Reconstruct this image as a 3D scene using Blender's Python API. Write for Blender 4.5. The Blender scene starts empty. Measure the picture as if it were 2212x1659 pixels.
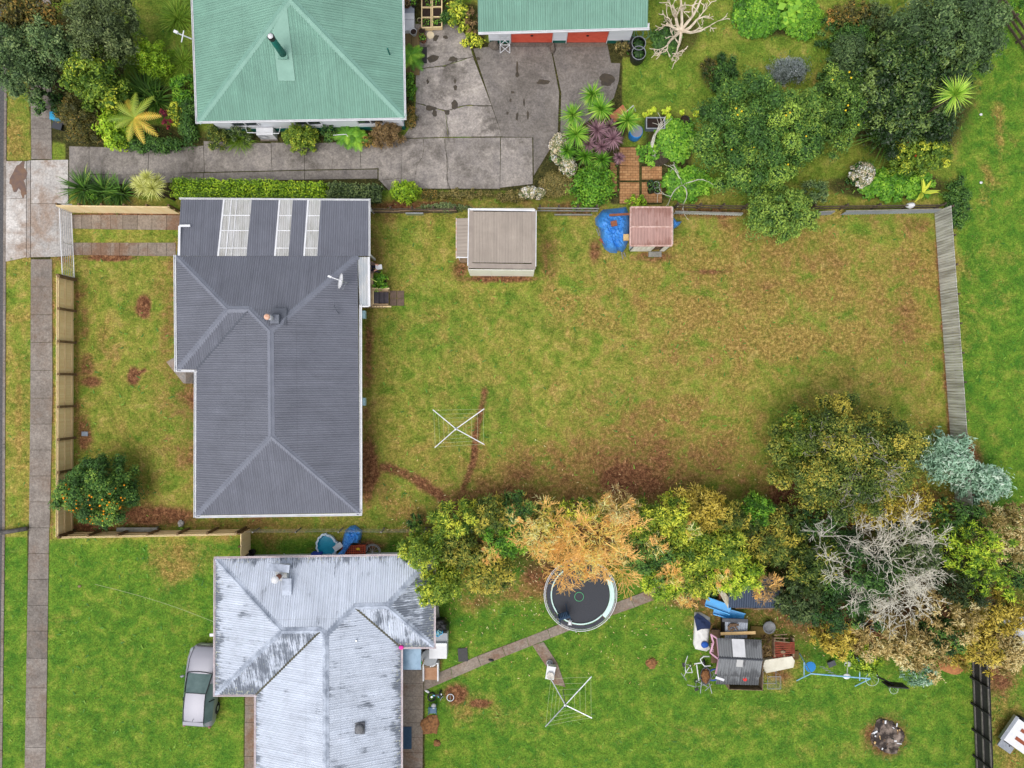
import bpy, bmesh, math, random
import numpy as np
from mathutils import Vector, noise as mnoise
D = bpy.data; SC = bpy.context.scene; COL = SC.collection
R = math.radians
random.seed(7); RNG = np.random.default_rng(7)
# ------------------------------------------------------------ camera, sky, sun, exposure
CAM_H = 43.0; PPM = 37.0                      # camera height (m); photo units (2212 wide) per metre at ground level
cam = D.cameras.new('camera'); cam.sensor_width = 36.0
cam.lens = 36.0*CAM_H/(2212/PPM); cam.clip_end = 2000; cam.clip_start = 0.5
camo = D.objects.new('camera', cam); camo.location = (0, 0, CAM_H); COL.objects.link(camo); SC.camera = camo
w = D.worlds.new('World'); SC.world = w; w.use_nodes = True
wn = w.node_tree; bg = wn.nodes['Background']
sky = wn.nodes.new('ShaderNodeTexSky'); sky.sky_type = 'NISHITA'; sky.sun_disc = False
SUN_EL, SUN_AZ = R(66), R(-140)
sky.sun_elevation = SUN_EL; sky.sun_rotation = SUN_AZ; sky.air_density = 1.0; sky.dust_density = 3.0; sky.ozone_density = 1.0
hsv = wn.nodes.new('ShaderNodeHueSaturation'); hsv.inputs['Saturation'].default_value = 0.35
wn.links.new(sky.outputs[0], hsv.inputs['Color']); wn.links.new(hsv.outputs[0], bg.inputs['Color'])
bg.inputs['Strength'].default_value = 0.14
sl = D.lights.new('sun', 'SUN'); sl.energy = 0.8; sl.angle = R(45); sl.color = (1.0, 0.97, 0.92)
so = D.objects.new('sun', sl); COL.objects.link(so)
sd = Vector((math.sin(SUN_AZ)*math.cos(SUN_EL), math.cos(SUN_AZ)*math.cos(SUN_EL), math.sin(SUN_EL)))
so.rotation_euler = sd.to_track_quat('Z', 'Y').to_euler(); so.location = sd*60
SC.view_settings.view_transform = 'Standard'; SC.view_settings.look = 'None'
SC.view_settings.exposure = 0.58; SC.view_settings.gamma = 1.0
SC.render.engine = 'CYCLES'; SC.cycles.max_bounces = 5; SC.cycles.diffuse_bounces = 3; SC.cycles.transparent_max_bounces = 6

# ------------------------------------------------------------ helpers
def W(u, v, z=0.0):
    """point of the survey grid (photo units) at height z -> world metres"""
    s = (CAM_H-z)/CAM_H/PPM
    return Vector(((u-1106)*s, (829.5-v)*s, z))
def S(r, g, b, k=1.0):
    f = lambda c: (c/255/12.92 if c/255 <= 0.04045 else ((c/255+0.055)/1.055)**2.4)
    return (f(r)*k, f(g)*k, f(b)*k, 1.0)
class NT:
    def __init__(s, m): s.t = m.node_tree; s.n = s.t.nodes; s.l = s.t.links
    def node(s, typ, **kw):
        n = s.n.new(typ)
        for k, v in kw.items(): setattr(n, k, v)
        return n
    def link(s, a, b): s.l.new(a, b)
    def noise(s, vec, scale, detail=3, rough=0.55, out='Fac', dist=0.0):
        n = s.node('ShaderNodeTexNoise'); n.inputs['Scale'].default_value = scale
        n.inputs['Detail'].default_value = detail; n.inputs['Roughness'].default_value = rough
        n.inputs['Distortion'].default_value = dist
        if vec is not None: s.link(vec, n.inputs['Vector'])
        return n.outputs[out]
    def ramp(s, fac, stops, interp='LINEAR'):
        r = s.node('ShaderNodeValToRGB'); r.color_ramp.interpolation = interp
        while len(r.color_ramp.elements) < len(stops): r.color_ramp.elements.new(0.5)
        for e, (p, c) in zip(r.color_ramp.elements, stops):
            e.position = p; e.color = c if hasattr(c, '__len__') else (c, c, c, 1)
        s.link(fac, r.inputs[0]); return r.outputs[0]
    def mix(s, fac, a, b, mode='MIX'):
        m = s.node('ShaderNodeMix', data_type='RGBA', blend_type=mode)
        for sock, val in ((m.inputs[0], fac), (m.inputs[6], a), (m.inputs[7], b)):
            if hasattr(val, 'is_linked'): s.link(val, sock)
            elif hasattr(val, '__len__'): sock.default_value = val
            else: sock.default_value = val
        return m.outputs[2]
    def math(s, op, a, b=0.0, clamp=False):
        m = s.node('ShaderNodeMath', operation=op); m.use_clamp = clamp
        for sock, val in ((m.inputs[0], a), (m.inputs[1], b)):
            if hasattr(val, 'is_linked'): s.link(val, sock)
            else: sock.default_value = val
        return m.outputs[0]
    def mapping(s, vec, scale):
        m = s.node('ShaderNodeMapping'); m.inputs['Scale'].default_value = scale
        s.link(vec, m.inputs['Vector']); return m.outputs[0]
def newmat(name, rough=0.7, metallic=0.0, spec=0.4):
    m = D.materials.new(name); m.use_nodes = True; t = NT(m); p = t.n['Principled BSDF']
    p.inputs['Roughness'].default_value = rough; p.inputs['Metallic'].default_value = metallic
    p.inputs['Specular IOR Level'].default_value = spec
    return m, t, p
def bump(t, p, h, strength=0.3, dist=0.02):
    b = t.node('ShaderNodeBump'); b.inputs['Strength'].default_value = strength; b.inputs['Distance'].default_value = dist
    t.link(h, b.inputs['Height']); t.link(b.outputs[0], p.inputs['Normal'])
MC = {}
def mat(name, c1, c2=None, scale=2.0, rough=0.7, metallic=0.0, spec=0.4, bmp=0.0, bscale=None, stretch=None, lo=0.35, hi=0.65, emit=0):
    """a painted / weathered surface: two tones mixed by noise, with bump"""
    if name in MC: return MC[name]
    m, t, p = newmat(name, rough, metallic, spec)
    tc = t.node('ShaderNodeTexCoord').outputs['Object']
    v = t.mapping(tc, stretch) if stretch else tc
    c2 = c2 or tuple(x*0.8 for x in c1[:3])+(1,)
    n = t.noise(v, scale, 5, 0.65)
    t.link(t.ramp(n, [(lo, c1), (hi, c2)]), p.inputs['Base Color'])
    if bmp: bump(t, p, t.noise(v, bscale or scale*4, 4, 0.7), bmp)
    MC[name] = m; return m
class MB:
    """collects shapes in world space; build() links them as ONE mesh object"""
    def __init__(s): s.v = []; s.f = []
    def add(s, vs, fs):
        b = len(s.v); s.v += [tuple(x) for x in vs]; s.f += [tuple(i+b for i in f) for f in fs]; return s
    def box(s, c, size, rz=0.0, tilt=None):
        c = Vector(c); hx, hy, hz = size[0]/2, size[1]/2, size[2]/2; cs, sn = math.cos(rz), math.sin(rz)
        vs = []
        for z in (-hz, hz):
            for x, y in ((-hx, -hy), (hx, -hy), (hx, hy), (-hx, hy)):
                p = Vector((x, y, z))
                if tilt is not None: p = tilt @ p
                vs.append(c+Vector((p.x*cs-p.y*sn, p.x*sn+p.y*cs, p.z)))
        return s.add(vs, [(3, 2, 1, 0), (4, 5, 6, 7), (0, 1, 5, 4), (1, 2, 6, 5), (2, 3, 7, 6), (3, 0, 4, 7)])
    def bar(s, a, b, wd, ht):
        """box bar from a to b, width wd (horizontal), height ht"""
        a, b = Vector(a), Vector(b); d = (b-a); L = d.length
        if L < 1e-6: return s
        d.normalize(); side = d.cross(Vector((0, 0, 1)))
        if side.length < 1e-3: side = Vector((1, 0, 0))
        side.normalize(); up = side.cross(d)
        vs = []
        for q in (a, b):
            for x, y in ((-1, -1), (1, -1), (1, 1), (-1, 1)): vs.append(q+side*x*wd/2+up*y*ht/2)
        return s.add(vs, [(0, 1, 2, 3), (7, 6, 5, 4), (0, 4, 5, 1), (1, 5, 6, 2), (2, 6, 7, 3), (3, 7, 4, 0)])
    def tube(s, pts, rad, n=7, cap=True):
        pts = [Vector(p) for p in pts]; m = len(pts)
        rad = rad if hasattr(rad, '__len__') else [rad]*m
        base = len(s.v); prev = None
        for i, p in enumerate(pts):
            d = (pts[min(i+1, m-1)]-pts[max(i-1, 0)])
            d = d.normalized() if d.length > 1e-9 else Vector((0, 0, 1))
            if prev is None: a = d.orthogonal().normalized()
            else:
                a = prev-d*prev.dot(d); a = a.normalized() if a.length > 1e-6 else d.orthogonal().normalized()
            prev = a; b = d.cross(a)
            for k in range(n):
                t = 2*math.pi*k/n; s.v.append(tuple(p+(a*math.cos(t)+b*math.sin(t))*rad[i]))
        for i in range(m-1):
            for k in range(n):
                k2 = (k+1) % n; o = base+i*n
                s.f.append((o+k, o+k2, o+n+k2, o+n+k))
        if cap: s.f.append(tuple(base+k for k in reversed(range(n)))); s.f.append(tuple(base+(m-1)*n+k for k in range(n)))
        return s
    def lathe(s, c, prof, n=24, axis=None):
        """prof: list of (radius, height)"""
        c = Vector(c); q = Vector((0, 0, 1)).rotation_difference(Vector(axis).normalized()) if axis is not None else None
        base = len(s.v)
        for r, h in prof:
            for k in range(n):
                t = 2*math.pi*k/n; p = Vector((r*math.cos(t), r*math.sin(t), h))
                s.v.append(tuple(c+(q @ p if q else p)))
        for i in range(len(prof)-1):
            for k in range(n):
                k2 = (k+1) % n; o = base+i*n; s.f.append((o+k, o+k2, o+n+k2, o+n+k))
        return s
    def cyl(s, c, r, h, n=20, axis=None): return s.lathe(c, [(0.001, 0), (r, 0), (r, h), (0.001, h)], n, axis)
    def ring(s, c, R_, r, n=40, m=8, axis=None):
        c = Vector(c); q = Vector((0, 0, 1)).rotation_difference(Vector(axis).normalized()) if axis is not None else None
        base = len(s.v)
        for i in range(n):
            t = 2*math.pi*i/n
            for k in range(m):
                a = 2*math.pi*k/m; p = Vector(((R_+r*math.cos(a))*math.cos(t), (R_+r*math.cos(a))*math.sin(t), r*math.sin(a)))
                s.v.append(tuple(c+(q @ p if q else p)))
        for i in range(n):
            for k in range(m):
                s.f.append((base+i*m+k, base+((i+1) % n)*m+k, base+((i+1) % n)*m+(k+1) % m, base+i*m+(k+1) % m))
        return s
    def blob(s, c, r, n=12, m=8, jit=0.0, seed=0, rz=0.0):
        c = Vector(c); r = r if hasattr(r, '__len__') else (r, r, r); base = len(s.v); cs, sn = math.cos(rz), math.sin(rz)
        for j in range(m+1):
            ph = math.pi*j/m
            for i in range(n):
                t = 2*math.pi*i/n; d = Vector((math.sin(ph)*math.cos(t), math.sin(ph)*math.sin(t), math.cos(ph)))
                k = 1+jit*mnoise.noise(d*1.7+Vector((seed*3.1, seed, 0)))
                x, y = d.x*r[0]*k, d.y*r[1]*k
                s.v.append((c.x+x*cs-y*sn, c.y+x*sn+y*cs, c.z+d.z*r[2]*k))
        for j in range(m):
            for i in range(n):
                i2 = (i+1) % n; o = base+j*n; s.f.append((o+i, o+n+i, o+n+i2, o+i2))
        return s
    def prism(s, pts, z0, z1):
        """pts: world xy polygon (vectors or tuples)"""
        P = [(p[0], p[1]) for p in pts]
        if sum(P[i][0]*P[(i+1) % len(P)][1]-P[(i+1) % len(P)][0]*P[i][1] for i in range(len(P))) < 0: P.reverse()
        n = len(P); vs = [(x, y, z0) for x, y in P]+[(x, y, z1) for x, y in P]
        return s.add(vs, [tuple(range(n, 2*n)), tuple(reversed(range(n)))]+[(i, (i+1) % n, n+(i+1) % n, n+i) for i in range(n)])
    def build(s, name, m, parent=None, smooth=False, origin=None, kind=None):
        me = D.meshes.new(name)
        if parent is not None: org = parent_org(parent)
        elif origin is not None: org = Vector(origin)
        else: org = Vector((0, 0, 0))
        me.from_pydata([(x-org.x, y-org.y, z-org.z) for x, y, z in s.v], [], s.f); me.validate()
        me.materials.append(m)
        if smooth: me.polygons.foreach_set('use_smooth', [True]*len(me.polygons))
        o = D.objects.new(name, me); COL.objects.link(o)
        if parent is not None: o.parent = parent; o['org'] = tuple(org)
        else: o.location = org
        if kind: o['kind'] = kind
        return o
ORG = {}
def parent_org(p):
    q = p
    while q.parent: q = q.parent
    return Vector(q.location)
def tag(o, label, cat, group=None):
    o['label'] = label; o['category'] = cat
    if group: o['group'] = group
    return o
def thing(name, label, cat, loc, group=None):
    o = D.objects.new(name, None); COL.objects.link(o); o.location = loc; o.empty_display_size = 0.3
    return tag(o, label, cat, group)
def struct(o): o['kind'] = 'structure'; return o
def copy_tree(o, parent=None):
    c = o.copy(); COL.objects.link(c); c.parent = parent
    for ch in list(o.children): copy_tree(ch, c)
    return c
def meshobj(name, V, F, m, parent=None, attrs=None, smooth=False, origin=None, uv=None):
    """fast mesh from numpy arrays; all faces the same size"""
    org = parent_org(parent) if parent is not None else Vector(origin or (0, 0, 0))
    me = D.meshes.new(name); V = np.asarray(V, dtype=np.float64)-np.array(org); F = np.asarray(F, dtype=np.int32); k = F.shape[1]
    me.vertices.add(len(V)); me.vertices.foreach_set('co', V.ravel())
    me.loops.add(F.size); me.loops.foreach_set('vertex_index', F.ravel())
    me.polygons.add(len(F)); me.polygons.foreach_set('loop_start', np.arange(0, F.size, k, dtype=np.int32))
    me.update(calc_edges=True)
    for an, av in (attrs or {}).items():
        av = np.asarray(av, dtype=np.float32)
        if av.ndim == 1: a = me.attributes.new(an, 'FLOAT', 'POINT'); a.data.foreach_set('value', av)
        else: a = me.attributes.new(an, 'FLOAT_COLOR', 'POINT'); a.data.foreach_set('color', av.ravel())
    if smooth: me.polygons.foreach_set('use_smooth', np.ones(len(F), dtype=bool))
    me.materials.append(m)
    o = D.objects.new(name, me); COL.objects.link(o)
    if parent is not None: o.parent = parent
    else: o.location = org
    return o

# ------------------------------------------------------------ vegetation generators
def leafmat(name, stops, rough=0.55, trans=0.2):
    """stops: colours from deep to young leaf; picked leaf by leaf through the 'tint' attribute"""
    m, t, p = newmat(name, rough, 0, 0.35)
    a = t.node('ShaderNodeAttribute', attribute_name='tint')
    n = len(stops)
    c = t.ramp(a.outputs['Fac'], [(i/(n-1), tuple(min(0.9, x*1.65) for x in s[:3])+(1,)) for i, s in enumerate(stops)])
    t.link(c, p.inputs['Base Color'])
    tr = t.node('ShaderNodeBsdfTranslucent'); t.link(c, tr.inputs['Color'])
    mx = t.node('ShaderNodeMixShader'); mx.inputs[0].default_value = trans
    t.link(p.outputs[0], mx.inputs[1]); t.link(tr.outputs[0], mx.inputs[2])
    t.link(mx.outputs[0], t.n['Material Output'].inputs['Surface'])
    return m
def unit(a): return a/np.maximum(np.linalg.norm(a, axis=1, keepdims=True), 1e-9)
def leaves(clumps, leaf=0.15, dens=60, rng=None, aspect=0.45, upb=0.5, low=-0.35, spike=0.0, core=0.6, sat=0.18, zmin=0.02, radial=0.0):
    """clumps: rows (x,y,z,rx,ry,rz,tint). Leaf-sized rhombic faces over each clump + a rough inner body."""
    rng = rng or RNG; C = np.asarray(clumps, dtype=float)
    area = 2*np.pi*(C[:, 3]*C[:, 4]*0.5+C[:, 5]*(C[:, 3]+C[:, 4])*0.25)*1.2
    N = np.maximum((area*dens).astype(int), 4); idx = np.repeat(np.arange(len(C)), N); n = len(idx)
    d = unit(rng.normal(size=(n, 3))); lowm = d[:, 2] < low; d[lowm, 2] *= -1
    r = 1-0.4*rng.random(n)**2+spike*rng.random(n)**3
    lump = 1+0.16*np.sin(d[:, 0]*7+idx)+0.12*np.sin(d[:, 1]*9+idx*2.3)
    P = C[idx, :3]+d*C[idx, 3:6]*(r*lump)[:, None]
    nrm = unit(d*0.7+np.array([0, 0, upb])+rng.normal(size=(n, 3))*0.45)
    t = unit(np.cross(nrm, rng.normal(size=(n, 3))))
    if radial:
        dr = d*np.array([1, 1, .45]); t = unit(dr*radial+t*(1-radial)+rng.normal(size=(n, 3))*.22); nrm = unit(np.array([0, 0, 1.0])+rng.normal(size=(n, 3))*.5); nrm = unit(nrm-t*np.sum(nrm*t, axis=1, keepdims=True))
    b = np.cross(nrm, t)
    L = leaf*(0.6+0.8*rng.random(n)); Wd = L*aspect
    base = P-t*L[:, None]*0.5; tip = P+t*L[:, None]*0.5-nrm*L[:, None]*0.12
    l = P+b*Wd[:, None]*0.5+nrm*L[:, None]*0.08; rr = P-b*Wd[:, None]*0.5+nrm*L[:, None]*0.08
    V = np.stack([base, rr, tip, l], axis=1).reshape(-1, 3)
    F = np.arange(4*n).reshape(n, 4)
    tint = np.clip(C[idx, 6]+rng.normal(size=n)*sat, 0, 1); T = np.repeat(tint, 4)
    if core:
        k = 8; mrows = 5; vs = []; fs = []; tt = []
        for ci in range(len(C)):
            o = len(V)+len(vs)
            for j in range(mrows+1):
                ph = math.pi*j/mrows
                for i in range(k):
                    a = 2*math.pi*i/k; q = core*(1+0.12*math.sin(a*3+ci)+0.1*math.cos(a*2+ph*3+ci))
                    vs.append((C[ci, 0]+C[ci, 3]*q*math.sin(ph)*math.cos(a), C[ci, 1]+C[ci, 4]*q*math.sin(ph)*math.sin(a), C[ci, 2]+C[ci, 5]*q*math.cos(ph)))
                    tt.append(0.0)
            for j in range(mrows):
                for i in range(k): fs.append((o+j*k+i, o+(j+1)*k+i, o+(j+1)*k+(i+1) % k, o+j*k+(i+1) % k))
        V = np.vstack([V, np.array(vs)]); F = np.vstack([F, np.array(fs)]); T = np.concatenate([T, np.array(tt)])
    V[:, 2] = np.maximum(V[:, 2], zmin)
    return V, F, T
def dome(cx, cy, z0, rx, ry, h, n=24, cr=0.3, seed=1, tint=0.5, tv=0.2, rot=0.0, jag=0.12):
    """clumps spread over a dome-shaped crown; z0 = height of its skirt, h = rise"""
    rng = np.random.default_rng(seed); out = []; ga = math.pi*(3-math.sqrt(5))
    for i in range(n):
        f = (i+0.5)/n; z = 1-f*1.05; rad = math.sqrt(max(0, 1-z*z)); a = i*ga+rng.random()*0.6
        k = (1-cr*0.75)*(1+rng.normal()*jag); q = cr*(0.75+0.5*rng.random())
        x, y = rad*math.cos(a)*rx*k, rad*math.sin(a)*ry*k
        xx, yy = x*math.cos(rot)-y*math.sin(rot), x*math.sin(rot)+y*math.cos(rot)
        m = min(rx, ry); zz = z0+max(z, -0.1)*h*k
        out.append((cx+xx, cy+yy, zz, m*q, m*q, max(0.12, min(m*q, h*q*1.2)), np.clip(tint+rng.normal()*tv, 0, 1)))
    return out
BARK = mat('bark', S(96, 82, 66), S(60, 50, 42), 14, 0.9, bmp=0.5, stretch=(1, 1, 0.3))
def tree(name, label, cat, u, v, ru, rv, h, m, leaf=0.16, dens=55, n=26, cr=0.3, seed=1, tint=0.5, tv=0.2, trunk=0.0, group=None, extra=(), rot=0.0,
         spike=0.0, aspect=0.45, jag=0.12, upb=0.5, sat=0.18, core=0.6, part='crown', holes=0, radial=0.0, plume=1.0):
    """u,v,ru,rv describe the crown as seen from above (photo units), placed at its mean height; h top height (m)"""
    zc = h*0.6; c = W(u, v, zc); k = (CAM_H-zc)/CAM_H/PPM*1.03; rx, ry = ru*k, rv*k
    zs = trunk if trunk else 0.05
    root = thing(name, label, cat, (c.x, c.y, 0), group)
    cl = dome(c.x, c.y, zs+(h-zs)*0.12, rx, ry, (h-zs)*0.88, n, cr, seed, tint, tv, rot, jag)
    if n >= 24 and not plume > 1: cl.append((c.x, c.y, zs+(h-zs)*.1, rx*.84, ry*.84, (h-zs)*.8, max(0, tint-.12)))
    if plume != 1: cl = [q[:5]+(q[5]*plume,)+q[6:] for q in cl]
    if holes: cl = [q for i, q in enumerate(cl) if (i*7+seed) % holes]
    for (du, dv, r, hh, tb) in extra:
        e = W(du, dv, hh); kk = (CAM_H-hh)/CAM_H/PPM; cl.append((e.x, e.y, hh, r*kk, r*kk, r*kk*0.8, tb))
    leaf *= .82; dens *= 1.45
    V, F, T = leaves(cl, leaf, dens, np.random.default_rng(seed+100), aspect, upb, spike=spike, sat=sat, core=core, radial=radial)
    meshobj(part, V, F, m, root, {'tint': T})
    if trunk:
        mb = MB(); tr = max(0.07, min(rx, ry)*0.06)
        mb.tube([(c.x, c.y, -0.1), (c.x+0.05, c.y, trunk*0.6), (c.x-0.05, c.y+0.05, trunk+0.3*(h-trunk))], [tr*1.3, tr, tr*0.6])
        rr = random.Random(seed)
        for i in range(6):
            a = i*1.05+rr.random()*0.5; q = 0.65
            mb.tube([(c.x, c.y, trunk*0.7), (c.x+math.cos(a)*rx*q*0.5, c.y+math.sin(a)*ry*q*0.5, trunk+0.2*(h-trunk)), (c.x+math.cos(a)*rx*q, c.y+math.sin(a)*ry*q, trunk+0.4*(h-trunk))], [tr*0.7, tr*0.45, tr*0.2], 5)
        mb.build('trunk', BARK, root)
    return root
def blades(c, n, length, width, m, name, parent, seed=1, el0=75, el1=10, droop=0.5, segs=4, spread=0.05, azr=None, tint=0.5, tv=0.2):
    """rosette of strap leaves; el0..el1 = start elevation range, droop bends them"""
    rng = random.Random(seed); V = []; F = []; T = []
    for i in range(n):
        az = rng.uniform(*(azr or (0, 2*math.pi))); el = R(rng.uniform(el1, el0)); L = length*rng.uniform(0.75, 1.15); ww = width*rng.uniform(0.8, 1.2)
        p = Vector(c)+Vector((math.cos(az), math.sin(az), 0))*spread*rng.random(); side = Vector((-math.sin(az), math.cos(az), 0))
        tt = min(1, max(0, rng.gauss(tint, tv))); o = len(V); az2 = az+rng.uniform(-0.15, 0.15); dr = droop*rng.uniform(0.6, 1.3)
        for s_ in range(segs+1):
            f = s_/segs; wd = ww*(0.55+0.9*f if f < 0.4 else (1-f)/0.6*0.91+0.02)
            V += [tuple(p-side*wd/2), tuple(p+side*wd/2)]; T += [tt, tt]
            e = el-dr*f*1.4; p = p+Vector((math.cos(az2)*math.cos(e), math.sin(az2)*math.cos(e), math.sin(e)))*(L/segs)
            if p.z < 0.03: p.z = 0.03+0.001*i
        for s_ in range(segs): F.append((o+2*s_, o+2*s_+1, o+2*s_+3, o+2*s_+2))
    return meshobj(name, V, F, m, parent, {'tint': T})
def limbs(mb, p, d, L, r, depth, rng, spread=0.6, flat=0.0, kids=(2, 3), wig=0.25, minr=0.008, n=5, zmin=0.05):
    pts = [Vector(p)]; rr = [r]; q = Vector(p); dd = Vector(d).normalized(); k = 4
    for i in range(k):
        dd = (dd+Vector((rng.gauss(0, wig), rng.gauss(0, wig), rng.gauss(0, wig)*(1-flat)))).normalized()
        q = q+dd*(L/k)
        if q.z < zmin: q.z = zmin
        pts.append(q.copy()); rr.append(max(minr, r*(1-0.45*(i+1)/k)))
    mb.tube(pts, rr, n)
    if depth > 0:
        for j in range(rng.randint(*kids)):
            i = rng.randint(2, k); nd = (dd+Vector((rng.gauss(0, spread), rng.gauss(0, spread), rng.gauss(0, spread)*(1-flat)+0.1))).normalized()
            limbs(mb, pts[i], nd, L*rng.uniform(0.55, 0.8), rr[i]*0.75, depth-1, rng, spread, flat, kids, wig, minr, n, zmin)
# ------------------------------------------------------------ ground
def UV(X, Y): return X*PPM+1106, 829.5-Y*PPM
xs = np.concatenate([[-400, -200, -100, -60, -42], np.arange(-36, 36.01, 0.13), [42, 60, 100, 200, 400]])
ys = np.concatenate([[-400, -200, -100, -50, -34], np.arange(-28, 28.01, 0.13), [34, 50, 100, 200, 400]])
GX, GY = np.meshgrid(xs, ys); gx, gy = GX.ravel(), GY.ravel(); gu, gv = UV(gx, gy)
def ell(u, v, ru, rv, rot=0.0, soft=0.5):
    a = R(rot); du, dv = gu-u, gv-v; x = du*math.cos(a)+dv*math.sin(a); y = -du*math.sin(a)+dv*math.cos(a)
    d = np.sqrt((x/ru)**2+(y/rv)**2); return np.clip((1+soft-d)/(2*soft), 0, 1)
def line(pts, wd, soft=0.6):
    out = np.zeros_like(gu)
    for (u0, v0), (u1, v1) in zip(pts[:-1], pts[1:]):
        dx, dy = u1-u0, v1-v0; t = np.clip(((gu-u0)*dx+(gv-v0)*dy)/(dx*dx+dy*dy), 0, 1)
        d = np.hypot(gu-u0-t*dx, gv-v0-t*dy)/wd; out = np.maximum(out, np.clip((1+soft-d)/(2*soft), 0, 1))
    return out
def rect(u0, v0, u1, v1, s=12):
    f = lambda x: np.clip(x/s*0.5+0.5, 0, 1); return f(gu-u0)*f(u1-gu)*f(gv-v0)*f(v1-gv)
soil = np.zeros_like(gu); dry = np.full_like(gu, 0.35); lush = np.zeros_like(gu); mulch = np.zeros_like(gu)
mx = lambda a, b, k=1.0: np.maximum(a, b*k)
# lawns: lush neighbour lawns, paddock, gardens
lush = mx(lush, rect(-600, 1165, 3000, 5000, 14), 0.85); lush = mx(lush, rect(2068, -3000, 6000, 1420, 16), 0.9)
lush = mx(lush, rect(-3000, -3000, 2068, 432, 14), 0.45); lush = mx(lush, rect(-300, 1140, 62, 1900, 12), 0.95)
lush = mx(lush, ell(1430, 170, 120, 90), 0.6); lush = mx(lush, ell(1750, 130, 90, 80), 0.3)
lush = np.where((gv > 432) & (gv < 1160) & (gu < 2068), 0.12, lush)
for a in [(250, 610, 60, 45, .55), (270, 800, 60, 150, .35), (330, 900, 40, 80, .4), (390, 860, 20, 60, .6), (300, 560, 90, 12, .8), (270, 510, 110, 10, .6),
          (860, 560, 60, 70, .45), (930, 700, 130, 110, .75), (1120, 680, 140, 60, .65), (1010, 880, 160, 130, .72), (880, 800, 60, 120, .6), (1230, 700, 90, 60, .5), (1400, 780, 120, 60, .4), (1270, 870, 110, 80, .5), (290, 640, 110, 60, .5), (260, 900, 80, 80, .45), (1060, 610, 90, 30, .6), (1230, 560, 40, 90, .6), (990, 870, 90, 60, .5), (1100, 800, 160, 50, .3),
          (1470, 560, 60, 40, .5), (1880, 490, 60, 25, .7), (900, 950, 60, 60, .4), (1330, 800, 60, 80, .35), (1250, 900, 50, 70, .35), (1560, 720, 120, 60, .2),
          (60, 840, 14, 120, .7), (75, 610, 12, 60, .5), (130, 330, 14, 20, .5), (1150, 980, 60, 40, .3), (830, 760, 20, 80, .5), (1960, 860, 60, 40, .3), (900, 500, 60, 20, .5), (1080, 640, 80, 15, .8)]:
    lush = mx(lush, ell(*a[:4]), a[4])
yard = (gv > 432) & (gv < 1150) & (gu < 2064) & (gu > 120); lush = np.where(yard, lush*.66, lush)
dry = np.where((gv > 432) & (gv < 1165) & (gu < 2068), 0.42, 0.12); dry = np.where(gu < 66, np.where(gv < 1140, 0.5, 0.05), dry)
for a in [(1650, 650, 420, 210, .85), (1300, 650, 160, 120, .7), (1250, 1050, 330, 110, .9), (1050, 1000, 150, 80, .6), (1980, 620, 80, 170, .8), (1890, 800, 160, 90, .55), (1450, 950, 250, 130, .75),
          (860, 1100, 60, 40, .9), (870, 1150, 90, 14, .9), (380, 1215, 60, 65, .9), (350, 630, 40, 80, .5), (230, 700, 50, 80, .45), (320, 950, 70, 70, .5), (30, 300, 30, 60, .9), (40, 900, 10, 150, .8),
          (1100, 1270, 120, 35, .85), (1010, 1290, 40, 30, .7), (1460, 1285, 60, 30, .9), (1540, 1330, 60, 60, .8), (1680, 1440, 60, 60, .9), (1010, 1530, 60, 40, .7), (1090, 1550, 60, 30, .5),
          (2180, 1550, 50, 200, .8), (2110, 200, 14, 60, .5), (2160, 270, 12, 70, .7), (2130, 400, 16, 60, .6), (2190, 560, 30, 20, .5), (1750, 200, 60, 60, .3), (1690, 420, 200, 60, .4), (940, 680, 40, 25, .7), (870, 640, 50, 40, .5),
          (1500, 1600, 130, 50, .25), (1700, 1540, 150, 40, .3), (300, 1500, 120, 60, .25), (440, 1530, 60, 40, .4), (1800, 1620, 120, 20, .4)]:
    dry = mx(dry, ell(*a[:4]), a[4])
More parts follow.
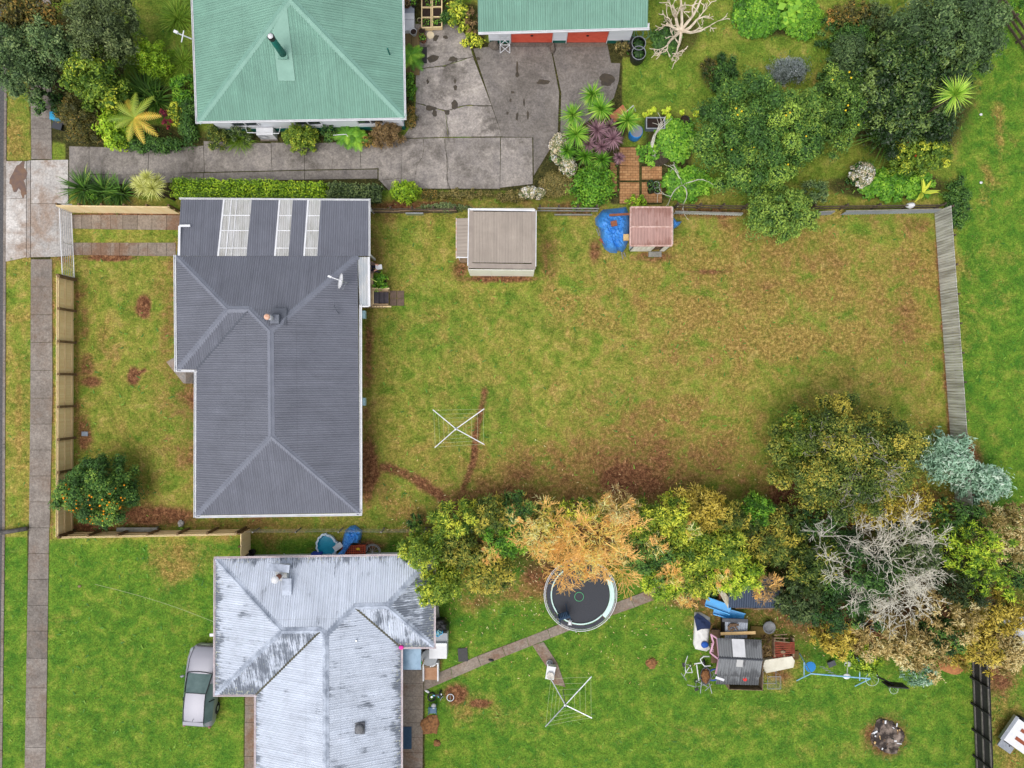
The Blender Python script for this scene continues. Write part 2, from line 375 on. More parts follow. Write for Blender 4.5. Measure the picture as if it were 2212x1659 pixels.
for a in [(310, 662, 17, 26, 1), (288, 812, 13, 22, 1), (240, 556, 62, 9, 1), (330, 1115, 110, 26, .85), (200, 1140, 60, 14, .9), (182, 625, 18, 22, .5), (182, 700, 14, 40, .6), (188, 790, 18, 30, .7), (195, 825, 26, 14, .8),
          (182, 940, 20, 45, .75), (372, 640, 10, 60, .45), (385, 745, 10, 14, .6), (795, 1010, 26, 90, .85), (790, 880, 12, 100, .5), (800, 540, 30, 60, .6), (830, 470, 40, 14, .5), (520, 1132, 150, 14, .5),
          (1080, 602, 95, 9, .9), (995, 580, 22, 26, .7), (1185, 555, 22, 60, .55), (1130, 1015, 45, 42, .55), (1365, 1035, 95, 50, .85), (1320, 985, 50, 30, .6), (1420, 1060, 50, 30, .6), (1010, 1075, 60, 26, .6), (1230, 1085, 70, 25, .5),
          (1410, 555, 50, 14, .7), (1285, 540, 14, 30, .7), (1530, 587, 50, 6, .7), (1985, 485, 40, 22, .5), (1560, 480, 60, 16, .35), (1900, 470, 80, 14, .4), (1710, 1080, 60, 60, .9), (1300, 1160, 340, 60, .8), (1560, 1180, 240, 70, .8),
          (1100, 1275, 130, 28, .45), (1040, 1300, 22, 20, .6), (985, 1500, 30, 26, .9), (1035, 1520, 25, 11, .9), (1405, 1432, 12, 16, .55), (1000, 1440, 20, 50, .3), (935, 1400, 22, 60, .85), (760, 1180, 90, 18, .7), (380, 1190, 60, 20, .3),
          (1850, 1100, 200, 70, .85), (1900, 1300, 330, 110, .8), (2090, 1000, 40, 60, .8), (1500, 1300, 60, 20, .7), (1540, 1340, 30, 60, .5), (1640, 1400, 90, 60, .5), (1690, 1450, 24, 26, .6), (2155, 1450, 50, 60, .7), (1915, 1590, 52, 50, .8), (1995, 1470, 20, 20, .2),
          (900, 445, 110, 14, .8), (1230, 450, 80, 18, .7), (1540, 460, 120, 14, .7), (1700, 470, 80, 40, .5), (560, 780, 200, 360, .8), (120, 560, 30, 16, .5), (1590, 300, 60, 40, .0), (1480, 330, 16, 8, .8), (1205, 1240, 90, 50, .8)]:
    soil = mx(soil, ell(*a[:4], soft=0.45), a[4])
for a in [(1200, 1010, 170, 80, .5), (1380, 1010, 190, 90, .72), (1250, 1030, 230, 60, .5), (1560, 1000, 160, 90, .5), (1380, 900, 110, 80, .45), (795, 740, 12, 130, .8), (1120, 1060, 150, 40, .6), (820, 1060, 60, 50, .5), (1600, 1060, 120, 60, .5), (1500, 900, 160, 80, .34), (1750, 560, 220, 60, .34), (1950, 700, 60, 220, .42), (1600, 620, 260, 60, .3), (930, 1120, 120, 30, .5), (1640, 1050, 80, 60, .45), (1330, 640, 90, 40, .3), (330, 1050, 60, 50, .35), (230, 760, 40, 60, .3), (1480, 760, 200, 60, .28)]: soil = mx(soil, ell(*a[:4], soft=0.9), a[4])
soil = mx(soil, line([(1048, 845), (1030, 930), (1022, 1000), (1000, 1060)], 9), .8); soil = mx(soil, line([(828, 1008), (890, 1030), (950, 1070), (980, 1095)], 13), .85)
soil = mx(soil, line([(2024, 455), (2048, 850), (2058, 1010)], 9), .75); soil = mx(soil, line([(166, 600), (168, 1140)], 7), .55); soil = mx(soil, line([(160, 466), (390, 462)], 6), .9)
soil = mx(soil, line([(288, 812), (312, 800)], 4), .8); soil = mx(soil, line([(300, 845), (316, 832)], 3), .4); soil = mx(soil, line([(116, 560), (112, 1160)], 4), .55); soil = mx(soil, line([(880, 430), (1200, 432)], 14), .3)
soil = mx(soil, line([(2140, 240), (2210, 330)], 9), .35); soil = mx(soil, line([(1110, 900), (1125, 1060)], 12), .35); soil = mx(soil, line([(1210, 930), (1220, 1050)], 10), .3); soil = mx(soil, line([(1375, 880), (1380, 1000)], 10), .35)
for a in [(200, 150, 210, 140, .9), (240, 290, 190, 26, .9), (390, 160, 26, 150, .7), (1230, 340, 60, 60, .9), (1290, 270, 70, 80, .9), (885, 160, 14, 100, .9), (650, 290, 230, 22, .9), (1467, 74, 55, 55, .6), (1550, 160, 48, 45, .6),
          (1675, 30, 95, 52, .9), (1440, 340, 60, 110, .8), (1490, 400, 50, 30, .8), (1960, 200, 150, 170, .9), (1920, 400, 150, 34, .8), (1250, 418, 360, 20, .55), (560, 410, 270, 26, .8), (240, 412, 100, 16, .8), (1000, 60, 60, 60, .9), (930, 20, 60, 40, .9),
          (1100, 1180, 260, 70, .5), (1860, 1230, 300, 120, .6), (1355, 100, 30, 26, .8), (2080, 480, 18, 60, .2)]:
    mulch = mx(mulch, ell(*a[:4], soft=0.3), a[4])
for r_ in [(140, 296, 1345, 412), (1020, 90, 1345, 380), (66, 200, 110, 1130), (58, 1130, 98, 1700), (5, 346, 150, 555), (862, 1400, 918, 1700), (526, 1480, 560, 1700), (1316, 316, 1434, 442)]: mulch = mx(mulch, rect(*r_, 6), 1.0)
mulch = np.where((gu > 268) & (gu < 405) & (gv < 185), 0.0, mulch); lush = np.where((gu > 268) & (gu < 405) & (gv < 185), .55, lush)
mulch = np.where(((gu > 5) & (gu < 62) & (gv < 340)) | ((gv > 1142) & (gu > 112) & (gu < 520)), 0, mulch)
pd_ = (gu > 2060) & (gv < 1420); st_ = np.sin(((gu-2100)*.80-(gv-500)*.60)/13.0)*.5+np.sin(((gu-2100)*.80-(gv-500)*.60)/5.2+1)*.3
dry = np.where(pd_, np.clip(dry+.34*np.maximum(0, st_)*np.clip((np.sin(gu/61+gv/97)+1)*.6, 0, 1), 0, 1), dry); lush = np.where(pd_, lush-.16*st_, lush)
road_x = lambda v: np.interp(v, [0, 215, 560, 1145, 1659, 3000], [14, 11, 9, 7, 1, -8])
fg = np.where((np.abs(gx) < 40) & (np.abs(gy) < 32), 1.0, 0.0)
gz = 0.012*np.sin(gx*1.7+gy*0.9)*np.cos(gy*1.3)+0.01*np.sin(gx*5.1)*np.sin(gy*4.3)
gz = gz*fg-0.012
gz = np.where(gu < road_x(gv)-1, -0.25, gz)
nx, ny = len(xs), len(ys); I = np.arange(nx*ny).reshape(ny, nx)
GF = np.stack([I[:-1, :-1], I[:-1, 1:], I[1:, 1:], I[1:, :-1]], axis=-1).reshape(-1, 4)
gm, t, p = newmat('lawn_and_soil', 0.95, 0, 0.1)
geo = t.node('ShaderNodeNewGeometry').outputs['Position']
att = t.node('ShaderNodeAttribute', attribute_name='zone'); sep = t.node('ShaderNodeSeparateColor'); t.link(att.outputs['Color'], sep.inputs[0])
n_f = t.noise(geo, 4.5, 6, 0.78); n_m = t.noise(geo, 1.1, 7, 0.7, dist=0.4); n_l = t.noise(geo, 0.28, 5, 0.62, dist=0.6); n_x = t.noise(geo, 10.5, 4, 0.8); n_p = t.noise(t.mapping(geo, (1, 1, 1)), 0.62, 6, 0.7, dist=0.8)
grass = t.ramp(n_m, [(0.36, S(98, 116, 40)), (0.45, S(120, 130, 50)), (0.54, S(142, 142, 62)), (0.64, S(164, 150, 82))])
lushc = t.ramp(n_m, [(0.33, S(62, 106, 34)), (0.45, S(82, 120, 38)), (0.56, S(104, 134, 44)), (0.69, S(136, 148, 60))])
dryc = t.ramp(n_f, [(0.36, S(110, 90, 48)), (0.5, S(146, 120, 64)), (0.64, S(180, 150, 90))])
soilc = t.ramp(n_f, [(0.36, S(84, 54, 38)), (0.5, S(114, 76, 52)), (0.64, S(150, 110, 78))])
mulc = t.ramp(n_f, [(0.3, S(38, 40, 22)), (0.5, S(66, 66, 36)), (0.7, S(92, 84, 46))])
def soft(mask, nz, gain, a, b):
    s_ = t.math('ADD', mask, t.math('MULTIPLY', t.math('SUBTRACT', nz, 0.5), gain))
    mr = t.node('ShaderNodeMapRange', interpolation_type='SMOOTHSTEP'); t.link(s_, mr.inputs[0]); mr.inputs[1].default_value = a; mr.inputs[2].default_value = b
    return mr.outputs[0]
nn = t.math('ADD', t.math('MULTIPLY', n_m, 0.6), t.math('MULTIPLY', n_f, 0.4))
c = t.mix(soft(sep.outputs[2], t.math('ADD', t.math('MULTIPLY', n_l, 0.6), t.math('MULTIPLY', nn, 0.4)), 1.1, 0.1, 0.9), grass, lushc)
c = t.mix(t.math('MULTIPLY', soft(sep.outputs[1], t.math('ADD', t.math('MULTIPLY', n_p, 0.6), t.math('MULTIPLY', nn, 0.4)), 3.6, 0.2, 1.15), 0.9), c, dryc)
c = t.mix(t.math('MULTIPLY', t.ramp(n_p, [(.36, 1.0), (.46, 0.0)]), .5), c, t.mix(0.5, S(92, 128, 38), lushc))
c = t.mix(t.math('MULTIPLY', t.ramp(t.noise(geo, .9, 6, .7, dist=.5), [(.61, 0.0), (.7, 1.0)]), t.math('SUBTRACT', .5, t.math('MULTIPLY', sep.outputs[2], .4))), c, S(182, 160, 96))
c = t.mix(soft(sep.outputs[0], t.math('ADD', t.math('MULTIPLY', n_p, 0.4), t.math('MULTIPLY', nn, 0.6)), 2.2, 0.16, 0.86), c, soilc)
c = t.mix(soft(att.outputs['Alpha'], nn, 1.2, 0.35, 0.75), c, mulc)
c = t.mix(1.0, c, t.ramp(n_x, [(0.34, 0.58), (0.5, 1.0), (0.66, 1.42)]), 'MULTIPLY')
c = t.mix(1.0, c, t.ramp(n_f, [(0.36, 0.8), (0.64, 1.2)]), 'MULTIPLY')
t.link(c, p.inputs['Base Color']); bump(t, p, n_x, 0.7, 0.06)
ground = struct(meshobj('ground', np.stack([gx, gy, gz], 1), GF, gm, attrs={'zone': np.stack([soil, dry, lush, mulch], 1)}, smooth=True))

# ------------------------------------------------------------ paved surfaces
def concrete(name, a, b, c3=None, moss=None):
    m, t, p = newmat(name, 0.9, 0, 0.2)
    g = t.node('ShaderNodeNewGeometry').outputs['Position']; at = t.node('ShaderNodeAttribute', attribute_name='tint').outputs['Fac']
    n1 = t.noise(g, 0.9, 8, 0.78); n2 = t.noise(g, 9, 6, 0.85)
    c = t.ramp(n1, [(0.38, a), (0.62, b)])
    c = t.mix(1.0, c, t.ramp(at, [(0, 0.62), (0.5, 1.0), (1, 1.35)]), 'MULTIPLY')
    if c3: c = t.mix(t.ramp(t.noise(g, 0.45, 8, 0.75, dist=.3), [(0.46, 0.0), (0.62, 1.0)]), c, c3)
    c = t.mix(1.0, c, t.ramp(n2, [(0.34, 0.66), (0.5, 1.0), (0.66, 1.36)]), 'MULTIPLY')
    t.link(c, p.inputs['Base Color']); bump(t, p, n2, 0.35, 0.02); return m
M_PATH = concrete('old_concrete', S(116, 108, 101), S(146, 138, 130), S(122, 108, 97))
M_DRIVE = concrete('grey_concrete', S(120, 114, 110), S(156, 148, 140), S(104, 98, 92))
M_LIGHT = concrete('pale_concrete', S(160, 155, 150), S(188, 183, 178), S(150, 132, 118))
M_STRIP = concrete('red_stained_concrete', S(128, 116, 104), S(148, 136, 124), S(124, 98, 80))
M_JOINT = mat('joint', S(88, 82, 74), S(70, 66, 56), 6, 0.95)
def slabs(name, polys, m, z=0.03, z0=-0.12, kind='structure', bed=True):
    """polys: (list of photo-unit corners, tint). each slab a separate block with open joints, in one surface"""
    V = []; F = []; T = []
    for pts, tint in polys:
        P = [W(*q) for q in pts]
        if sum(P[i].x*P[(i+1) % len(P)].y-P[(i+1) % len(P)].x*P[i].y for i in range(len(P))) < 0: P.reverse()
        n = len(P); cen = sum((Vector((q.x, q.y)) for q in P), Vector((0, 0)))/n; o = len(V)
        for zz in (z0, z):
            for q in P:
                d = Vector((q.x, q.y))-cen; L = d.length; d = d*(1-0.014/max(L, 0.1)); V.append((cen.x+d.x, cen.y+d.y, zz+0.004*((hash(str(pts)) if 0 else len(V)) % 2)*0))
        F += [tuple(range(o+n, o+2*n))]+[(o+i, o+(i+1) % n, o+n+(i+1) % n, o+n+i) for i in range(n)]; T += [tint]*(2*n)
    me = D.meshes.new(name); me.from_pydata(V, [], F); a = me.attributes.new('tint', 'FLOAT', 'POINT'); a.data.foreach_set('value', T)
    me.materials.append(m); o = D.objects.new(name, me); COL.objects.link(o); o['kind'] = kind; return o
rs = random.Random(3)
def strip(l, r, n, tints=None, jit=0.12):
    """split the band between polylines l and r (each 2+ points, parametrised evenly) into n slabs"""
    def at(pl, f):
        f *= len(pl)-1; i = min(int(f), len(pl)-2); g = f-i; return (pl[i][0]*(1-g)+pl[i+1][0]*g, pl[i][1]*(1-g)+pl[i+1][1]*g)
    out = []
    for i in range(n):
        a, b = i/n, (i+1)/n; out.append(([at(l, a), at(r, a), at(r, b), at(l, b)], 0.5+rs.uniform(-jit, jit) if not tints else tints[i % len(tints)]))
    return out
# road, kerb
rd = MB(); P = [W(road_x(v), v) for v in (-900, 0, 215, 560, 1145, 1659, 2600)]
rd.prism([(q.x-0.05, q.y) for q in P]+[(-60, P[-1].y), (-60, P[0].y)], -0.2, -0.11)
m_as = mat('asphalt', S(74, 74, 76), S(96, 94, 94), 9, 0.95, bmp=0.5, bscale=60); struct(rd.build('road', m_as))
kb = [([(road_x(v)-1.5, v), (road_x(v)+4, v), (road_x(v+58)+4, v+60), (road_x(v+58)-1.5, v+60)], 0.5+rs.uniform(-.1, .1)) for v in range(-300, 2100, 60)]
slabs('kerb', kb, M_PATH, 0.035, -0.3)
fp = strip([(66, -240), (67, 235), (68, 344)], [(112, -240), (111, 235), (113, 344)], 10)+strip([(67, 560), (66, 860), (63, 1140)], [(113, 560), (114, 860), (108, 1140)], 10)
fp += strip([(63, 1140), (58, 1400), (53, 1700), (50, 2000)], [(107, 1140), (103, 1400), (98, 1700), (95, 2000)], 14, [.42, .5, .3, .25, .2, .45, .62, .6, .75, .7])
slabs('footpath', fp, M_PATH)
slabs('vehicle_crossing', [([(12, 348), (57, 348), (57, 428), (12, 430)], .6), ([(58, 348), (66, 346), (66, 556), (58, 558)], .25), ([(67, 346), (148, 345), (148, 440), (67, 440)], .62), ([(12, 430), (57, 428), (57, 556), (11, 566)], .85),
    ([(67, 440), (124, 440), (124, 555), (67, 556)], .42), ([(124, 440), (156, 440), (156, 552), (124, 555)], .36)], M_LIGHT, 0.026)
dr = [([(150, 316), (193, 317), (193, 378), (150, 420)], .42), ([(193, 317), (322, 322), (320, 378), (193, 376)], .5), ([(322, 322), (440, 315), (442, 372), (320, 378)], .48), ([(440, 305), (586, 310), (588, 369), (442, 372)], .55),
      ([(586, 308), (658, 310), (658, 367), (588, 369)], .5), ([(658, 310), (778, 306), (780, 365), (658, 367)], .52), ([(778, 303), (866, 300), (868, 385), (818, 390), (818, 364), (780, 365)], .62),
      ([(193, 378), (440, 374), (440, 392), (193, 400)], .3), ([(440, 374), (658, 369), (658, 388), (440, 392)], .28), ([(658, 369), (816, 366), (816, 386), (658, 388)], .22), ([(820, 390), (868, 385), (868, 410), (840, 412)], .6),
      ([(866, 300), (962, 298), (968, 408), (900, 408), (868, 400)], .74), ([(962, 298), (1081, 297), (1080, 408), (968, 408)], .66), ([(1082, 297), (1150, 297), (1151, 398), (1080, 406)], .72)]
slabs('driveway', dr, M_DRIVE)
slabs('parking_pad', [([(893, 52), (985, 51), (1010, 80), (1022, 122), (960, 142), (898, 150)], .85), ([(898, 151), (960, 143), (1022, 123), (1062, 228), (1005, 228), (962, 240), (898, 222)], 1.0), ([(898, 223), (962, 241), (968, 296), (868, 299), (874, 292), (895, 262)], .85),
    ([(962, 241), (1005, 229), (1062, 229), (1085, 295), (968, 296)], 1.0)], M_DRIVE, 0.034)
slabs('garage_apron', [([(1022, 105), (1104, 96), (1188, 97), (1193, 120), (1208, 200), (1205, 290), (1190, 320), (1153, 380), (1152, 297), (1085, 296), (1062, 228)], .22), ([(1190, 97), (1312, 96), (1320, 136), (1340, 137), (1337, 175), (1326, 212), (1290, 250), (1210, 300), (1212, 200)], .2)], M_DRIVE, 0.03)
M_STAIN = mat('wet_stain', S(58, 52, 44), S(74, 64, 50), 5, 0.6, bmp=0.2)
def patch(mb, u, v, ru, rv, seed, z=0.039, rot=0):
    rg = random.Random(seed); pts = []
    for i in range(18):
        a = 2*math.pi*i/18; k = 1+0.3*mnoise.noise(Vector((math.cos(a)*1.5, math.sin(a)*1.5, seed*1.7)))*1.6; x, y = math.cos(a)*ru*k, math.sin(a)*rv*k; b = R(rot)
        pts.append(W(u+x*math.cos(b)-y*math.sin(b), v+x*math.sin(b)+y*math.cos(b)))
    mb.add([(q.x, q.y, z) for q in pts], [tuple(reversed(range(18)))])
st = MB()
for i, a in enumerate([(941, 83, 8, 5, -50), (962, 81, 6, 4, 0), (935, 127, 14, 7, -15), (979, 129, 10, 6, 0), (930, 234, 12, 5, 5), (939, 245, 6, 7, 0), (982, 228, 7, 10, 0), (966, 244, 6, 5, 0), (924, 177, 3, 5, 0), (984, 190, 4, 6, 0), (983, 176, 3, 4, 0)]): patch(st, *a[:4], i+1, 0.0385, a[4])
for i, a in enumerate([(1173, 178, 14, 6, 0), (1118, 162, 4, 6, 0), (1117, 146, 2, 14, 0), (1107, 200, 4, 3, 0), (1103, 217, 2.5, 4, 0), (1117, 252, 3, 9, 0), (1140, 249, 2.5, 9, 0), (1096, 245, 3, 4, 0), (1033, 127, 4, 4, 0), (1309, 172, 16, 13, 0), (1132, 222, 2, 8, 0)]): patch(st, *a[:4], i+30, 0.0345, a[4])
struct(st.build('puddle', M_STAIN))
M_TYRE_RUST = mat('oil_stain', S(100, 84, 80), S(124, 96, 76), 3, 0.8)
st = MB(); patch(st, 40, 380, 14, 30, 61, 0.0305, 20); patch(st, 48, 405, 8, 24, 63, 0.0302, -15); struct(st.build('driveway_stain', M_TYRE_RUST))
def crack(mb, pts, wd, z, seed=1):
    rg = random.Random(seed); q = []
    for (a, b), (c_, d) in zip(pts[:-1], pts[1:]):
        k = max(2, int(math.hypot(c_-a, d-b)/9))
        for i in range(k): q.append((a+(c_-a)*i/k+rg.uniform(-1.6, 1.6), b+(d-b)*i/k+rg.uniform(-1.6, 1.6)))
    q.append(pts[-1]); q = [W(*x) for x in q]
    for i in range(len(q)-1):
        d = (q[i+1]-q[i]).normalized(); s_ = Vector((-d.y, d.x, 0))*wd*rg.uniform(.5, 1.2)/2
        mb.add([(a.x, a.y, z) for a in (q[i]-s_, q[i+1]-s_, q[i+1]+s_, q[i]+s_)], [(0, 1, 2, 3)])
ck = MB(); crack(ck, [(897, 150), (960, 143), (990, 130), (1024, 122)], .05, .0395, 2); crack(ck, [(896, 222), (962, 240), (1005, 228), (1062, 229)], .04, .0395, 3); crack(ck, [(966, 246), (968, 297)], .05, .0395, 4)
crack(ck, [(914, 300), (916, 330), (900, 360), (896, 400)], .03, .0345, 5); crack(ck, [(959, 300), (968, 350), (965, 390), (972, 408)], .035, .0345, 6); crack(ck, [(720, 330), (718, 368)], .03, .0345, 7); crack(ck, [(1060, 255), (1150, 250)], .02, .0345, 8)
struct(ck.build('pavement_crack', M_JOINT))
slabs('carport_path', strip([(156, 464), (250, 464), (392, 465)], [(156, 494), (250, 496), (392, 497)], 9, jit=.2)+strip([(158, 524), (380, 524)], [(158, 551), (380, 554)], 11, jit=.12), M_STRIP)
slabs('garden_path', strip([(869, 1420), (868, 1550), (867, 1700), (867, 2000)], [(916, 1420), (914, 1550), (913, 1700), (912, 2000)], 14, jit=.1), M_STRIP, 0.03)
slabs('diagonal_path', strip([(917, 1466), (1040, 1413), (1155, 1370), (1245, 1333), (1345, 1296), (1450, 1256), (1520, 1225)], [(915, 1492), (1050, 1434), (1160, 1390), (1255, 1352), (1355, 1318), (1460, 1278), (1530, 1247)], 13, jit=.1)
      + strip([(1150, 1394), (1180, 1440), (1196, 1478)], [(1174, 1386), (1204, 1432), (1222, 1484)], 2, jit=.05), M_STRIP, 0.026)
slabs('side_path', strip([(530, 1450), (529, 1560), (527, 2000)], [(556, 1450), (556, 1560), (556, 2000)], 12, jit=.12), M_STRIP, 0.03)
m, t, p = newmat('terracotta_paver', 0.9, 0, 0.2); g = t.node('ShaderNodeNewGeometry').outputs['Position']
bt = t.node('ShaderNodeTexBrick'); bt.inputs['Scale'].default_value = 1.0; bt.inputs['Brick Width'].default_value = 0.3; bt.inputs['Row Height'].default_value = 0.15; bt.inputs['Mortar Size'].default_value = 0.012
bt.inputs['Color1'].default_value = S(188, 144, 100); bt.inputs['Color2'].default_value = S(168, 122, 82); bt.inputs['Mortar'].default_value = S(120, 86, 56); t.link(g, bt.inputs['Vector'])
t.link(t.mix(1.0, bt.outputs['Color'], t.ramp(t.noise(g, 3, 5, .7), [(.3, .68), (.7, 1.15)]), 'MULTIPLY'), p.inputs['Base Color']); M_TERR = m
slabs('brick_paving', [([(1338, 318), (1381, 318), (1381, 360), (1338, 358)], .5), ([(1338, 359), (1381, 360), (1381, 390), (1338, 390)], .5), ([(1386, 360), (1430, 360), (1430, 388), (1386, 388)], .5), ([(1318, 350), (1332, 352), (1332, 415), (1318, 415)], .5),
      ([(1338, 394), (1381, 394), (1381, 440), (1338, 440)], .5), ([(1386, 394), (1430, 394), (1430, 438), (1386, 438)], .5)], M_TERR, 0.035)

# ------------------------------------------------------------ corrugated roofs
def roofmat(name, base, b2, streak=None, samt=0.5, lich=None, rough=0.45, metallic=0.0):
    """painted corrugated steel; UV = (across, up the slope) in metres, 'grime' = weathering of each sheet"""
    m, t, p = newmat(name, rough, metallic, 0.4)
    uvn = t.node('ShaderNodeUVMap', uv_map='sheet').outputs[0]; gr = t.node('ShaderNodeAttribute', attribute_name='grime').outputs['Fac']
    c = t.mix(t.noise(t.mapping(uvn, (0.6, 0.25, 1)), 1.5, 5, .65), base, b2)
    c = t.mix(1.0, c, t.ramp(t.noise(t.mapping(uvn, (5.0, 0.12, 1)), 1.6, 5, .75), [(.34, .86), (.66, 1.1)]), 'MULTIPLY')
    c = t.mix(1.0, c, t.ramp(t.noise(uvn, .5, 6, .72, dist=.5), [(.36, .88), (.64, 1.08)]), 'MULTIPLY')
    sx0 = t.node('ShaderNodeSeparateXYZ'); t.link(uvn, sx0.inputs[0])
    for ch, per_, wd_, k_ in ((0, .78, .02, .82), (1, 3.6, .022, .78)):
        l_ = t.math('LESS_THAN', t.math('WRAP' if 0 else 'FLOORED_MODULO', t.math('ADD', sx0.outputs[ch], .37), per_), wd_); c = t.mix(l_, c, t.mix(1.0, c, (k_, k_, k_, 1), 'MULTIPLY'))
    if streak:
        n = t.noise(t.mapping(uvn, (8.5, 0.75, 1)), 1.0, 6, .85); n2 = t.noise(t.mapping(uvn, (1, 1, 1)), 0.8, 4, .6); sx = t.node('ShaderNodeSeparateXYZ'); t.link(uvn, sx.inputs[0])
        eave = t.math('MULTIPLY', t.math('SUBTRACT', 1.0, t.math('MULTIPLY', sx.outputs[1], 1.5), True), 0.20)
        f = t.math('ADD', t.math('ADD', n, t.math('SUBTRACT', t.math('MULTIPLY', n2, 0.6), .125)), t.math('ADD', gr, eave))
        c = t.mix(t.math('MULTIPLY', t.ramp(f, [(.77, 0.0), (.86, 1.0)]), samt), c, streak)
        if lich:
            nl = t.noise(uvn, 7, 4, .6); fl = t.math('ADD', nl, t.math('ADD', t.math('MULTIPLY', eave, .7), t.math('MULTIPLY', gr, .25)))
            c = t.mix(t.ramp(fl, [(.68, 0.0), (.76, 0.9)]), c, lich)
            rz_ = t.noise(t.mapping(uvn, (9, .6, 1)), .9, 3, .6); c = t.mix(t.ramp(rz_, [(.70, 0.0), (.80, .6)]), c, S(200, 150, 150))
    t.link(c, p.inputs['Base Color']); return m
def corrugate(mb_list, pts, eave, pitch=0.125, amp=0.017, grime=0.0, per=4):
    """pts: world polygon of a roof plane; eave: (a,b) two world points along the eave. Adds (verts, faces, uv, grime)."""
    P = [Vector(q) for q in pts]
    nrm = Vector((0, 0, 0))
    for i in range(len(P)): a, b = P[i], P[(i+1) % len(P)]; nrm += Vector(((a.y-b.y)*(a.z+b.z), (a.z-b.z)*(a.x+b.x), (a.x-b.x)*(a.y+b.y)))
    nrm.normalize()
    if nrm.z < 0: nrm = -nrm; P.reverse()
    s = (Vector(eave[1])-Vector(eave[0])); s = (s-nrm*s.dot(nrm)).normalized(); tt = nrm.cross(s)
    o = Vector(eave[0])
    if sum(((q-o).dot(tt) for q in P)) < 0: tt = -tt
    bm = bmesh.new(); f = bm.faces.new([bm.verts.new(q) for q in P]); bm.normal_update()
    ss = [(q-o).dot(s) for q in P]; k0, k1 = math.floor(min(ss)/pitch*per)+1, math.ceil(max(ss)/pitch*per)
    for k in range(k0, k1):
        g = bm.verts[:]+bm.edges[:]+bm.faces[:]
        bmesh.ops.bisect_plane(bm, geom=g if k == k0 else act, plane_co=o+s*(k*pitch/per), plane_no=s, dist=1e-5)
        lim = k*pitch/per-1e-4; act = [x for x in bm.faces if (x.calc_center_median()-o).dot(s) > lim-1e-4]
        es = set(); vs_ = set()
        for x in act: es.update(x.edges); vs_.update(x.verts)
        act = list(vs_)+list(es)+act
        if not act: break
    bm.verts.ensure_lookup_table(); bm.verts.index_update()
    V = []; U = []
    for vtx in bm.verts:
        a, b = (vtx.co-o).dot(s), (vtx.co-o).dot(tt); V.append(tuple(vtx.co+nrm*(amp*math.sin(2*math.pi*a/pitch)))); U.append((a, b))
    mb_list.append((V, [tuple(x.index for x in q.verts) for q in bm.faces], U, grime)); bm.free()
def build_roof(name, pieces, m, parent, solid=0.0):
    V = []; F = []; U = []; G = []
    org = parent_org(parent)
    for vs, fs, us, g in pieces:
        o = len(V); V += [(x-org.x, y-org.y, z-org.z) for x, y, z in vs]; F += [tuple(i+o for i in f) for f in fs]; U += us; G += [g]*len(vs)
    me = D.meshes.new(name); me.from_pydata(V, [], F); uvl = me.uv_layers.new(name='sheet'); li = np.zeros(len(me.loops), dtype=np.int32); me.loops.foreach_get('vertex_index', li)
    uvl.data.foreach_set('uv', np.array(U, dtype=np.float32)[li].ravel()); a = me.attributes.new('grime', 'FLOAT', 'POINT'); a.data.foreach_set('value', G)
    me.materials.append(m); ob = D.objects.new(name, me); COL.objects.link(ob); ob.parent = parent
    return ob
def capping(name, segs, m, parent, wd=0.36, ht=0.05, lift=0.02):
    """folded ridge / hip capping along each segment"""
    mb = MB()
    for a, b in segs:
        a, b = Vector(a), Vector(b); d = (b-a).normalized(); side = d.cross(Vector((0, 0, 1))).normalized(); prof = [(-wd/2, -ht*1.5), (-wd/2*0.2, 0.0), (-0.035, 0.012), (0, 0.035), (0.035, 0.012), (wd/2*0.2, 0.0), (wd/2, -ht*1.5)]
        vs = [q+side*x+Vector((0, 0, y+lift)) for q in (a-d*0.02, b+d*0.02) for x, y in prof]; n = len(prof)
        mb.add(vs, [(i, i+1, n+i+1, n+i) for i in range(n-1)])
    return mb.build(name, m, parent)
def gutter(name, path, m, parent, r=0.075, z=0.0, closed=False):
    """open half-round gutter with outer lip along a path of world points, outside to the right of the direction"""
    for i in range(len(path)-1):
        mb = MB(); a, b = Vector(path[i]), Vector(path[i+1]); d = (b-a).normalized(); side = d.cross(Vector((0, 0, 1))).normalized()
        prof = [(-0.01, 0.02), (0.0, -0.09), (r*1.1, -0.1), (r*1.6, -0.06), (r*1.6, 0.025), (r*1.6-.03, 0.03), (r*1.6-.03, -.05), (0.03, -.05), (.02, .02)]
        vs = [q+side*x+Vector((0, 0, y)) for q in (a, b+d*0.1) for x, y in prof]; n = len(prof)
        mb.add(vs, [(j, (j+1) % n, n+(j+1) % n, n+j) for j in range(n)]+[tuple(reversed(range(n))), tuple(range(n, 2*n))]); mb.build(name, m, parent)
